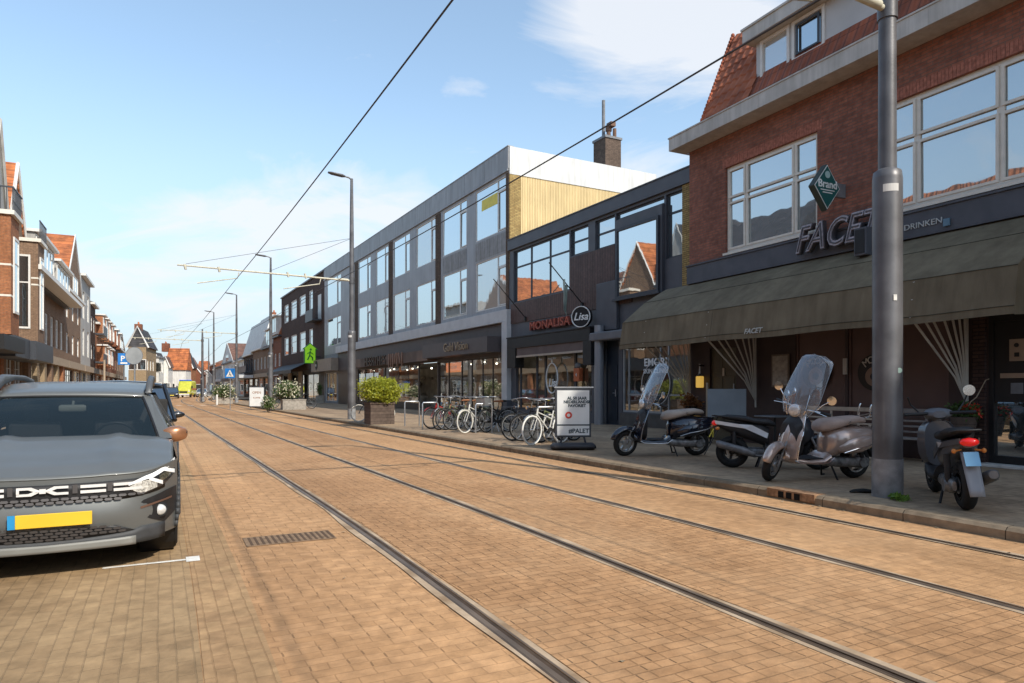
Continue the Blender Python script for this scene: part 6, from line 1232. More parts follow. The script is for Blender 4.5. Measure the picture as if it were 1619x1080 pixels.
for a, b_, c, l_ in ((480, 646, m_bblk, 'black bicycle parked right of the white flowering planter'), (421, 645, m_bsil, 'silver bicycle parked beside the third lamp post'), (330, 636, m_bwht, 'pale bicycle parked on the far kerb corner')): bike(G(a, b_, .12), math.radians(190), c, l_)

bikeat(694, 680, 30, m_bsil, 'silver grey bicycle squeezed in just right of the red one', lean=-.08)
bikeat(750, 684, -8, m_bblk, 'black bicycle between the pale tyred bicycle and the basket bicycle', lean=.1, saddle=m_brn)
bikeat(826, 698, -14, m_bblk, 'black bicycle behind the white bicycle with bright tyres', lean=-.1)
bikeat(855, 700, 10, m_bgrn, 'olive bicycle just behind the white poster board', lean=.1)
for o in [o for o in bpy.data.objects if o.name.split('.')[0] == 'handlebar' and o.parent and o.parent.name.startswith('bicycle')]:
    a_ = random.uniform(-.5, .5); M = Matrix.Translation((.36, 0, 0)) @ Matrix.Rotation(a_, 4, 'Z') @ Matrix.Translation((-.36, 0, 0))
    for q in [q for q in bpy.data.objects if q.parent == o.parent and q.name.split('.')[0] in ('handlebar', 'grip', 'front_lamp')]: q.matrix_local = M @ q.matrix_local
# ---------------------------------------------------------------- scooters (local +x = front)
def wheel(parent, x, r, w_, name, rim_m, y=0.0, spokes=5, disc=True):
    wh = MB().torus((x, y, r), r - w_ * .48, w_ * .5, 'y', 36, 10).build(name, m_rub, parent, smooth=True)
    mb = MB().lathe([(r - w_ * .95, -w_ * .42), (r - w_ * .80, -w_ * .45), (r - w_ * .78, w_ * .45), (r - w_ * .95, w_ * .42)], (x, y, r), 'y', 30, ring=True).lathe([(.035, -.055), (.05, -.03), (.05, .03), (.035, .055)], (x, y, r), 'y', 12)
    for k in range(spokes):
        a = 2 * math.pi * k / spokes + .3; ca, sa = math.cos(a), math.sin(a); q = r - w_ * .9
        mb.add([(x + .04 * ca - .02 * sa, y - .02, r + .04 * sa + .02 * ca), (x + .04 * ca + .02 * sa, y - .02, r + .04 * sa - .02 * ca), (x + q * ca + .018 * sa, y - .02, r + q * sa - .018 * ca), (x + q * ca - .018 * sa, y - .02, r + q * sa + .018 * ca),
                (x + .04 * ca - .02 * sa, y + .02, r + .04 * sa + .02 * ca), (x + .04 * ca + .02 * sa, y + .02, r + .04 * sa - .02 * ca), (x + q * ca + .018 * sa, y + .02, r + q * sa - .018 * ca), (x + q * ca - .018 * sa, y + .02, r + q * sa + .018 * ca)], [(0, 1, 2, 3), (7, 6, 5, 4), (0, 3, 7, 4), (1, 5, 6, 2)])
    mb.build('rim', rim_m, wh, smooth=True)
    if disc: MB().lathe([(.03, .06), (.09, .06), (.09, .064), (.03, .064)], (x, y, r), 'y', 20, ring=True).build('brake_disc', m_steel, wh)
    return wh
def shade(parent, sx, sz, h, w_, m, name='windscreen', lean=.42, top=.62):
    def fn(u, v):
        a = (u - .5) * 2; k = v if v < .9 else .9
        hw = w_ * (.72 + .42 * math.sin(min(1.0, k / .32) * math.pi / 2) - .30 * max(0, k - .30) ** 1.2)
        if v > .9: hw *= math.sqrt(max(.10, 1 - ((v - .9) / .1) ** 2 * .88))
        return (sx - .075 * a * a - h * v * lean + .03 * math.sin(v * math.pi), hw * a, sz + h * v)
    o = MB().grid(fn, 20, 24).build(name, m, parent, smooth=2)
    mb = MB().tube([fn(u / 20, 1.0) for u in range(21)], .004, 5).tube([fn(0, v / 12) for v in range(13)], .004, 5).tube([fn(1, v / 12) for v in range(13)], .004, 5); mb.build('edge', m_steel, o, smooth=True)
    for s_ in (-1, 1): MB().tube([(sx - .06, s_ * .1, sz - .02), (sx - .04, s_ * .13, sz + .1), fn(.5 + s_ * .22, .38)], .007, 6).build('screen_stay', m_chrome, o)
    return o
m_screen = glassmat('clear_acrylic', (0.60, 0.63, 0.68), 0.05, (0.95, 0.97, 1.0), transp=0.78, wob=0.0, rough=0.02)
m_rimsil = mat('rim_silver', (0.42, 0.42, 0.41), 0.35, 0.7); m_rimblk = mat('rim_black', (0.02, 0.02, 0.02), 0.4, .3); m_eng = mat('engine_cast', (0.20, 0.20, 0.20), 0.5, .5, var=.5, vs=14); m_blkpl = mat('black_plastic', (0.018, 0.018, 0.02), 0.55, var=.3, vs=8)
m_redlens = mat('red_lens', (0.55, 0.01, 0.01), 0.2, coat=.5, emit=(1, .02, .01), es=.12); m_lens = mat('clear_lens', (0.65, 0.66, 0.66), 0.08, .2, var=.2, vs=25, coat=.6); m_amb = mat('amber_lens', (0.6, 0.22, 0.05), 0.2)
def steer_parts(t, deg, names):
    A = Vector((.62, 0, .25)); B = Vector((.30, 0, .95)); M = Matrix.Translation(A) @ Matrix.Rotation(math.radians(deg), 4, (B - A).normalized()) @ Matrix.Translation(-A)
    for o in [o for o in bpy.data.objects if o.parent == t and o.name.split('.')[0] in names]: o.matrix_local = M @ o.matrix_local
def retro(p, ang, paint, label, seatm, trim=None, plate=None, lean=.06, rack=False, steer=0.0, screen=True, scale=1.0):
    t = root('motor_scooter', label, 'scooter', p, ang, 'motor scooters parked on the pavement'); t.rotation_euler = (-lean, 0, ang); t.scale = (scale,) * 3; trim = trim or m_chrome
    wheel(t, .66, .235, .105, 'front_wheel', m_rimsil); wheel(t, -.66, .235, .11, 'rear_wheel', m_rimsil)
    # front mudguard
    def fg(u, v):
        a = math.radians(15 + 165 * u); b_ = (v - .5) * 2; rr = .285 + .02 * math.sin(u * 3.1) - .06 * b_ * b_; return (.665 + rr * math.cos(a) * 1.08, .085 * b_ * (1 - .25 * abs(2 * u - 1) ** 2), .235 + rr * math.sin(a) + .015)
    MB().grid(fg, 18, 8).build('front_mudguard', paint, t, smooth=True, solid=.006)
    MB().tube([(.60, .075, .47), (.67, .08, .235)], .016).tube([(.52, .06, .55), (.62, .075, .42)], .012).build('fork', m_eng, t, smooth=True)
    # leg shield: curved sheet with a chrome rim
    def ls(u, v):
        b_ = (u - .5) * 2; z = .30 + .60 * v; hw = .145 + .115 * math.sin(min(1, v * 1.25 + .12) * math.pi) ** .8 * (1 if v < .75 else 1) ; hw = (.22 - .0 * v) if v < .6 else .22 - (v - .6) * .32
        x = .50 - .21 * v + .05 * math.sin(v * 3.1) - .07 * b_ * b_; return (x, hw * b_, z)
    sh_ = MB().grid(ls, 14, 16).build('leg_shield', paint, t, smooth=True, solid=.012)
    mb = MB().tube([ls(0, v / 14) for v in range(15)], .006, 6).tube([ls(1, v / 14) for v in range(15)], .006, 6).build('trim', trim, sh_, smooth=True)
    MB().loft([(.30, 0, .58, .17, .26, 3), (.34, 0, .6, .185, .28, 3), (.42, 0, .55, .17, .25, 3)], 18).build('inner_shield', m_blkpl, t, smooth=True)
    # nose (horn cover)
    MB().grid(lambda u, v: (.53 - .21 * v + .05 * math.sin(v * 3.1) - .05 * abs(2 * u - 1), (.055 - .015 * v) * (2 * u - 1), .40 + .50 * v), 6, 12).build('nose_strip', paint, t, smooth=True, solid=.012)
    # floor tunnel and running board
    MB().loft([(.52, 0, .36, .10, .09), (.42, 0, .29, .16, .05), (.20, 0, .265, .20, .035), (-.02, 0, .27, .21, .04), (-.12, 0, .33, .20, .06)], 18).build('floorboard', paint, t, smooth=True)
    MB().box(-.05, .40, -.15, .15, .302, .312).build('floor_mat', m_blkpl, t)
    mb = MB().tube([(.44, .17, .30), (.36, .20, .262), (.1, .215, .25), (-.06, .215, .26), (-.16, .2, .32)], .008, 6).tube([(.44, -.17, .30), (.36, -.20, .262), (.1, -.215, .25), (-.06, -.215, .26), (-.16, -.2, .32)], .008, 6).build('side_trim', trim, t, smooth=True)
    # body with bulged cowls
    MB().loft([(-.10, 0, .44, .06, .13, 2.4), (-.14, 0, .47, .13, .19, 2.6), (-.22, 0, .50, .19, .20), (-.36, 0, .54, .235, .185), (-.55, 0, .575, .245, .155), (-.74, 0, .60, .205, .12), (-.88, 0, .63, .13, .08), (-.95, 0, .645, .06, .045)], 28).build('rear_body', paint, t, smooth=True)
    for s_ in (-1, 1): MB().loft([(-.24, s_ * .16, .44, .04, .05), (-.36, s_ * .20, .47, .065, .10), (-.55, s_ * .215, .50, .07, .115), (-.74, s_ * .19, .53, .055, .085), (-.86, s_ * .15, .57, .02, .03)], 18).build('side_cowl', paint, t, smooth=True)
    for s_ in (-1, 1): MB().tube([(-.28, s_ * .245, .39), (-.45, s_ * .286, .45), (-.6, s_ * .285, .475), (-.78, s_ * .24, .51), (-.9, s_ * .16, .55)], .007, 6).build('cowl_trim', trim, t, smooth=True)
    st_ = MB().loft([(.00, 0, .70, .06, .035), (-.04, 0, .72, .125, .07), (-.14, 0, .745, .165, .085), (-.30, 0, .77, .165, .07), (-.46, 0, .80, .15, .055), (-.62, 0, .815, .13, .05), (-.74, 0, .80, .09, .04), (-.78, 0, .79, .05, .02)], 24, pw=2.8).build('seat', seatm, t, smooth=True)
    MB().lathe([(.001, .165), (.012, .165), (.012, .172), (.001, .172)], (-.42, 0, .80), 'y', 10).build('badge', m_chrome, st_)
    # mechanics
    MB().loft([(-.10, .05, .26, .08, .06), (-.3, .08, .25, .09, .075), (-.52, .11, .245, .06, .07), (-.68, .12, .24, .055, .085), (-.78, .12, .24, .02, .05)], 16).lathe([(.001, .19), (.065, .19), (.075, .15), (.075, .05)], (-.66, 0, .24), 'y', 18).build('engine', m_eng, t, smooth=True)
    MB().loft([(-.40, -.14, .25, .03, .03), (-.55, -.15, .23, .06, .055), (-.85, -.16, .27, .06, .055), (-.92, -.16, .28, .03, .03)], 14).build('exhaust', m_eng, t, smooth=True)
    MB().tube([(-.60, .15, .50), (-.66, .15, .27)], .03, 10).build('shock_absorber', m_blkpl, t); MB().tube([(-.20, .09, .22), (-.27, .16, .0), (-.33, .18, .0)], .013).tube([(-.20, -.09, .22), (-.27, -.16, .03), (-.33, -.18, .03)], .013).build('centre_stand', m_blkpl, t, smooth=True)
    MB().loft([(-.84, 0, .47, .06, .09), (-.90, 0, .42, .07, .10), (-.93, 0, .34, .06, .06)], 12).build('rear_mudguard', m_blkpl, t, smooth=True)
    MB().ell((-.945, 0, .62), .035, .06, .045, 12, 8).build('tail_light', m_redlens, t, smooth=True); MB().box(-.955, -.945, -.07, .07, .34, .50).build('number_plate', plate or m_yel, t)
    for s_ in (-1, 1): MB().ell((-.90, s_ * .13, .55), .03, .02, .03, 10, 6).build('indicator', m_amb, t, smooth=True)
    if rack: MB().tube([(-.72, .1, .84), (-.98, .08, .88), (-.98, -.08, .88), (-.72, -.1, .84)], .008).tube([(-.8, .1, .86), (-.8, .1, .98), (-.82, .1, 1.02)], .01).tube([(-.8, -.1, .86), (-.8, -.1, .98), (-.82, -.1, 1.02)], .01).tube([(-.74, 0, .83), (-1.0, 0, .88)], .007).build('chrome_carrier', m_chrome, t, smooth=True)
    # steering head: everything that turns sits under one part
    hd = MB().loft([(.13, 0, .95, .05, .04), (.18, 0, .96, .11, .055), (.26, 0, .955, .10, .075), (.34, 0, .95, .075, .075), (.37, 0, .95, .06, .06)], 18).tube([(.30, 0, .86), (.28, 0, .95)], .05, 12).build('headset', paint, t, smooth=True)
    MB().lathe([(.078, .365), (.078, .385), (.06, .40), (.001, .41)], (0, 0, .95), 'x', 24).build('headlight', m_lens, hd, smooth=True); MB().torus((.372, 0, .95), .078, .008, 'x', 24, 6).build('headlight_ring', m_chrome, hd, smooth=True)
    MB().tube([(.20, .10, .96), (.17, .22, .97), (.10, .34, .96)], .016).tube([(.20, -.10, .96), (.17, -.22, .97), (.10, -.34, .96)], .016).build('handlebar', m_chrome, hd, smooth=True)
    for s_ in (-1, 1):
        MB().tube([(.15, s_ * .25, .97), (.08, s_ * .37, .958)], .022, 10).build('grip', m_blkpl, hd, smooth=True); MB().tube([(.21, s_ * .20, .975), (.20, s_ * .36, .955)], .006).build('brake_lever', m_chrome, hd)
        mr = MB().tube([(.17, s_ * .20, .98), (.18, s_ * .27, 1.08), (.17, s_ * .33, 1.14)], .007).build('mirror_stalk', m_chrome, hd); MB().lathe([(.001, -.02), (.055, -.012), (.06, .01), (.001, .012)], (.16, s_ * .36, 1.17), 'x', 18).build('mirror', m_chrome, mr, smooth=True)
    if screen: shade(t, .38, .88, .80, .215, m_screen)
    bpy.context.view_layer.update(); steer_parts(t, steer, ('front_wheel', 'front_mudguard', 'fork', 'headset', 'windscreen'))
    return t
def scooter_from(pf, pr, fn, *a, **k):
    f_ = G(*pf, .12); r_ = G(*pr, .12); d = f_ - r_; mid = (f_ + r_) / 2; sc_ = d.length / 1.32; k.setdefault('scale', min(max(sc_, .92), 1.10)); return fn(mid, math.atan2(d.y, d.x), *a, **k)
m_navy = mat('navy_gloss', (0.012, 0.016, 0.028), 0.12, .3, var=.1, coat=1.0); m_bronze = mat('bronze_gloss', (0.50, 0.38, 0.32), 0.25, .4, var=.12, vs=3, coat=1.0)
m_seat_t = mat('taupe_leather', (0.42, 0.31, 0.26), 0.5, var=.12, vs=8, bump=.2, bs=60); m_seat_g = mat('greige_leather', (0.38, 0.31, 0.26), 0.5, var=.12, vs=8)
scooter_from((988, 721), (1100, 720), retro, m_navy, 'glossy dark retro scooter with taupe seat and clear windscreen, first from the poster board', m_seat_g, trim=m_steel, steer=16)
scooter_from((1211, 761), (1356, 755), retro, m_bronze, 'bronze metallic retro scooter with tan seat and tall windscreen, left of the thick pole', m_seat_t, rack=True, scale=1.06, steer=34)
# the two modern scooters
def sport(p, ang, c1, c2, label, lean=.06, scale=1.0, topbox=False, plate=None, grey=False):
    t = root('motor_scooter', label, 'scooter', p, ang, 'motor scooters parked on the pavement'); t.rotation_euler = (-lean, 0, ang); t.scale = (scale,) * 3
    wheel(t, .66, .255, .12, 'front_wheel', m_rimblk, spokes=3); wheel(t, -.64, .255, .135, 'rear_wheel', m_rimblk, spokes=3)
    MB().grid(lambda u, v: (.66 + (.30 - .05 * (2 * v - 1) ** 2) * math.cos(math.radians(20 + 130 * u)), .08 * (2 * v - 1), .26 + (.29 - .05 * (2 * v - 1) ** 2) * math.sin(math.radians(20 + 130 * u))), 14, 6).build('front_mudguard', c1, t, smooth=True, solid=.006)
    MB().tube([(.50, .08, .60), (.66, .085, .255)], .02).tube([(.50, -.08, .60), (.66, -.085, .255)], .02).build('fork', m_eng, t, smooth=True)
    MB().loft([(.30, 0, .62, .15, .26, 3), (.40, 0, .62, .21, .27, 2.8), (.50, 0, .62, .17, .22), (.57, 0, .60, .09, .13), (.60, 0, .60, .03, .05)], 20).build('front_fairing', c1, t, smooth=True)
    MB().loft([(.40, 0, .34, .15, .08), (.2, 0, .27, .17, .05), (-.05, 0, .27, .17, .06), (-.15, 0, .34, .16, .09)], 16).build('floorboard', m_blkpl, t, smooth=True)
    MB().loft([(-.08, 0, .50, .08, .16), (-.2, 0, .55, .14, .17), (-.45, 0, .60, .15, .13), (-.70, 0, .66, .12, .09), (-.88, 0, .71, .06, .05)], 22).build('rear_body', m_blkpl if not grey else c1, t, smooth=True)
    for s_ in (-1, 1): MB().add([(-.10, s_ * .15, .56), (-.12, s_ * .16, .48), (-.45, s_ * .175, .63), (-.92, s_ * .09, .76), (-.90, s_ * .09, .70), (-.55, s_ * .16, .70), (-.35, s_ * .168, .69)], [(0, 1, 2, 6), (2, 4, 5), (4, 3, 5), (6, 2, 5)]).build('side_panel', c2, t, solid=.012, smooth=False)
    MB().loft([(.02, 0, .70, .06, .03), (-.08, 0, .735, .13, .055), (-.30, 0, .75, .14, .05), (-.45, 0, .79, .13, .055), (-.72, 0, .82, .10, .045), (-.80, 0, .82, .05, .02)], 20, pw=2.8).build('seat', m_blkpl, t, smooth=True)
    MB().loft([(-.1, .04, .26, .09, .07), (-.4, .09, .26, .07, .08), (-.64, .12, .26, .06, .09), (-.76, .12, .26, .02, .05)], 14).lathe([(.001, .19), (.07, .19), (.08, .1)], (-.62, 0, .26), 'y', 16).build('engine', m_eng, t, smooth=True)
    MB().tube([(-.15, -.1, .2), (-.3, -.14, .2)], .022).loft([(-.30, -.15, .22, .05, .05), (-.45, -.17, .27, .065, .065), (-.86, -.19, .38, .06, .06), (-.90, -.19, .39, .04, .04)], 16).build('exhaust', mat('exhaust_grey', (0.16, 0.16, 0.165), 0.45, .4, var=.3, vs=9), t, smooth=True)
    MB().tube([(-.62, .14, .58), (-.66, .15, .28)], .032, 10).tube([(-.62, -.13, .58), (-.62, -.13, .33)], .03, 10).build('shock_absorber', m_blkpl, t)
    MB().grid(lambda u, v: (-.86 - .22 * u, (.075 - .01 * u) * (2 * v - 1), .62 - .42 * u), 6, 4).build('rear_mudguard', m_blkpl if not grey else mat('mudflap_grey', (0.24, 0.25, 0.27), 0.5), t, smooth=True, solid=.01)
    MB().ell((-.91, 0, .72), .05, .085, .045, 14, 8).build('tail_light', m_redlens, t, smooth=True)
    pl_ = MB().box(-.004, .004, -.065, .065, -.075, .075).build('number_plate', plate or m_yel, t); pl_.location = (-.965, 0, .555); pl_.rotation_euler = (0, math.radians(-28) * -1, 0)
    for s_ in (-1, 1): MB().ell((-.87, s_ * .13, .63), .028, .022, .028, 10, 6).tube([(-.84, s_ * .06, .64), (-.87, s_ * .12, .63)], .01).build('indicator', m_amb, t, smooth=True)
    MB().tube([(-.6, .1, .80), (-.92, .1, .84), (-.95, 0, .84), (-.92, -.1, .84), (-.6, -.1, .80)], .012).box(-.9, -.68, -.06, .06, .83, .842).build('grab_rail', m_blkpl, t, smooth=True)
    MB().tube([(-.2, .09, .22), (-.27, .16, 0), (-.34, .18, 0)], .014).tube([(-.2, -.09, .22), (-.27, -.16, .03)], .014).build('centre_stand', m_blkpl, t, smooth=True)
    hd = MB().loft([(.20, 0, .96, .07, .04), (.28, 0, .965, .15, .06), (.38, 0, .955, .13, .075), (.46, 0, .93, .06, .04)], 18).tube([(.38, 0, .82), (.33, 0, .93)], .05, 10).build('headset', m_blkpl if not grey else mat('grey_plastic', (0.14, 0.15, 0.17), 0.4), t, smooth=True)
    MB().ell((.44, 0, .95), .035, .08, .045, 14, 8).build('headlight', m_lens, hd, smooth=True)
    for s_ in (-1, 1):
        MB().tube([(.26, s_ * .1, .97), (.2, s_ * .36, .97)], .02, 10).build('grip', m_blkpl, hd, smooth=True); MB().tube([(.28, s_ * .18, .975), (.29, s_ * .35, .965)], .007).build('brake_lever', m_steel, hd)
        mr = MB().tube([(.26, s_ * .20, .99), (.30, s_ * .27, 1.08), (.27, s_ * .30, 1.17)], .009).build('mirror_stalk', m_blkpl, hd)
        if s_ < 0 or not grey: MB().lathe([(.001, -.012), (.062, -.012), (.065, .0), (.06, .012), (.001, .02)], (.27, s_ * .32, 1.22), 'x', 18).build('mirror', m_chrome, mr, smooth=True)
    return t
m_gpaint = mat('scooter_grey', (0.10, 0.105, 0.12), 0.3, .3, coat=.7); m_wpaint = mat('scooter_white', (0.62, 0.62, 0.63), 0.25, coat=.7); m_dkblue = mat('scooter_dark', (0.03, 0.035, 0.045), 0.3, coat=.6)
r_ = G(1157, 739, .12); f_ = G(1272, 742, .12); d = f_ - r_
sport(r_ + d.normalized() * .66, math.atan2(d.y, d.x), m_dkblue, m_wpaint, 'dark sport scooter with white tail panels facing away, partly behind the bronze scooter', scale=1.02)
r_ = G(1528, 806, .12); f_ = G(1473, 774, .12); d = f_ - r_
sport(r_ + d.normalized() * .66, math.atan2(d.y, d.x), m_gpaint, m_gpaint, 'grey scooter seen from behind with red tail light and pale mudflap, right of the pole', grey=True, scale=1.04, plate=mat('plate_blue', (0.16, 0.36, 0.56), 0.5))

# ---------------------------------------------------------------- cars
def carpaint(name, c, metal=.55): return mat(name, c, 0.3, metal, var=.02, coat=1.0)
g_car = glassmat('car_glass', (0.012, 0.018, 0.018), 0.04, (0.7, 0.8, 0.82), transp=.6, wob=0.0, gmax=.16)
g_car2 = glassmat('car_glass_dark', (0.012, 0.014, 0.016), 0.25, (0.85, 0.92, 0.95), wob=0.0)
def lerp_tab(T, y):
    if y <= T[0][0]: return T[0][1]
    for (a, b_), (c, d) in zip(T, T[1:]):
        if y <= c: f_ = (y - a) / (c - a); f_ = f_ * f_ * (3 - 2 * f_) * .35 + f_ * .65; return b_ + (d - b_) * f_
    return T[-1][1]
def simple_car(p, rz, paint, label, L_=4.2, W=.88, Ht=1.48, kind='hatch', group='cars parked along the left kerb', roofm=None, front=True):
    t = root('parked_car', label, 'car', p, rz, group); R = .31
    zs = [(0, .55), (.05, .72), (.9, .88), (1.1, .93), (3.4, .97), (L_ - .1, .93), (L_, .8)]
    def sec(y):
        k = min(1, max(0, y / .5)) ; k2 = min(1, max(0, (L_ - y) / .45)); w_ = W * (1 - .20 * (1 - k) ** 2.2) * (1 - .16 * (1 - k2) ** 2.2); zt = lerp_tab(zs, y); return w_, zt
    st_ = []
    for y in (0.0, .03, .12, .3, .6, 1.0, 1.5, 2.2, 3.0, L_ - .6, L_ - .25, L_ - .06, L_):
        w_, zt = sec(y); e = .10 if y in (0.0, L_) else 0; st_.append([(x * w_, y, z) for x, z in ((-.90, .22 + e), (-.985, .34 + e), (-1, .55), (-.985, zt - .15 - e * .5), (-.93, zt - .03 - e * .5), (-.6, zt + .02 - e * .5), (0, zt + .04 - e * .5), (.6, zt + .02 - e * .5), (.93, zt - .03 - e * .5), (.985, zt - .15 - e * .5), (1, .55), (.985, .34 + e), (.90, .22 + e))])
    body = MB().rings(st_).build('body', paint, t, smooth=True)
    y0, y1, y2, y3 = .95, 1.75, L_ - .75, L_ - .12
    cab = []
    for y, z, w_ in ((y0, .93, .84), (y0 + .02, .95, .83), (y1, Ht - .07, .68), (y1 + .5, Ht, .67), (y2, Ht - .03, .66), (y2 + .15, Ht - .08, .66), (y3, .97, .80), (y3 + .02, .93, .80)):
        cab.append([(x * w_ * W / .88, y, zz) for x, zz in ((-1.02, .90), (-1.0, max(.92, z - .10)), (-.93, max(.93, z - .03)), (-.6, z), (0, z + .015), (.6, z), (.93, max(.93, z - .03)), (1.0, max(.92, z - .10)), (1.02, .90))])
    # greenhouse: dark glass block with a painted roof skin and pillars
    yy = [y0, y1, y2, y3]
    def gl(u, v): 
        pass
    wb_, wt_ = .84 * W / .88, .68 * W / .88; zb_, zt_ = .92, Ht - .08
    MB().add([(-wb_, y0, zb_), (wb_, y0, zb_), (wt_, y1, zt_), (-wt_, y1, zt_), (-wb_, y3, zb_), (wb_, y3, zb_), (wt_, y2 + .1, zt_), (-wt_, y2 + .1, zt_)], [(0, 1, 2, 3), (4, 7, 6, 5), (1, 5, 6, 2), (0, 3, 7, 4), (3, 2, 6, 7)]).build('windows', g_car2, t)
    MB().rings([[(x * wt_ * 1.02, y, z + dz) for x, dz in ((-1, -.06), (-.96, .0), (-.6, .045), (0, .06), (.6, .045), (.96, .0), (1, -.06))] for y, z in ((y1 - .06, zt_), (y1 + .4, zt_ + .03), (y2 - .2, zt_ + .02), (y2 + .12, zt_ - .01))], closed=False, cap=False).build('roof', roofm or paint, t, smooth=True, solid=.03)
    for s_ in (-1, 1):
        for P_, r__ in (([(s_ * (wb_ + .005), y0 - .02, zb_ - .02), (s_ * (wt_ + .01), y1, zt_ + .01)], .035), ([(s_ * (wb_ + .005), y3 + .02, zb_ - .02), (s_ * (wt_ + .01), y2 + .08, zt_ + .01)], .06), ([(s_ * (wb_ + .01), (y0 + y3) / 2, zb_ - .02), (s_ * (wt_ + .01), (y1 + y2) / 2, zt_)], .03)): MB().tube(P_, r__, 6).build('pillar', paint, t, smooth=True)
    for s_ in (-1, 1):
        for y in (.78, L_ - .78):
            wh = MB().lathe([(.18, -.10), (R, -.10), (R + .005, 0), (R, .10), (.18, .10)], (s_ * (W - .09), y, R), 'x', 24).build('wheel', m_rub, t, smooth=True); MB().lathe([(.001, -.105), (.19, -.104), (.2, .104), (.001, .105)], (s_ * (W - .09), y, R), 'x', 20).build('rim', m_rimsil, wh, smooth=True)
            MB().lathe([(.30, .0), (.39, 0), (.39, .02), (.30, .02)], (s_ * (W - .012) - (.0 if s_ > 0 else .02), y, R + .01), 'x', 24, ring=True).build('wheel_arch', m_blkpl, t)
        MB().loft([(.05, s_ * (W * .70), .66, .16, .06), (.10, s_ * (W * .74), .67, .15, .06), (-.002, s_ * W * .66, .66, .14, .045)][::-1], 12, 'y').build('headlight', m_lens, t, smooth=True) if False else MB().ell((s_ * W * .70, .06, .66), .17, .07, .065, 14, 8).build('headlight', m_lens, t, smooth=True)
        MB().ell((s_ * W * .78, L_ - .04, .80), .13, .06, .10, 12, 8).build('tail_light', m_redlens, t, smooth=True); mr = MB().ell((s_ * (W - .01), 1.22, .985), .13, .05, .06, 12, 8).build('mirror', paint, t, smooth=True)
    MB().box(-.5, .5, -.012, .03, .52, .64).box(-.55, .55, -.01, .03, .28, .42).build('grille', m_blkpl, t, bevel=.01); MB().box(-.26, .26, -.03, -.013, .43, .53).build('number_plate', m_yel, t); MB().box(-.26, .26, L_ + .001, L_ + .015, .7, .8).build('number_plate', m_yel, t)
    return t
m_plate = mat('plate_yellow', (0.72, 0.46, 0.03), 0.5, var=.05); m_plblue = mat('plate_strip_blue', (0.02, 0.24, 0.50), 0.5)
CR = math.radians(26.6)
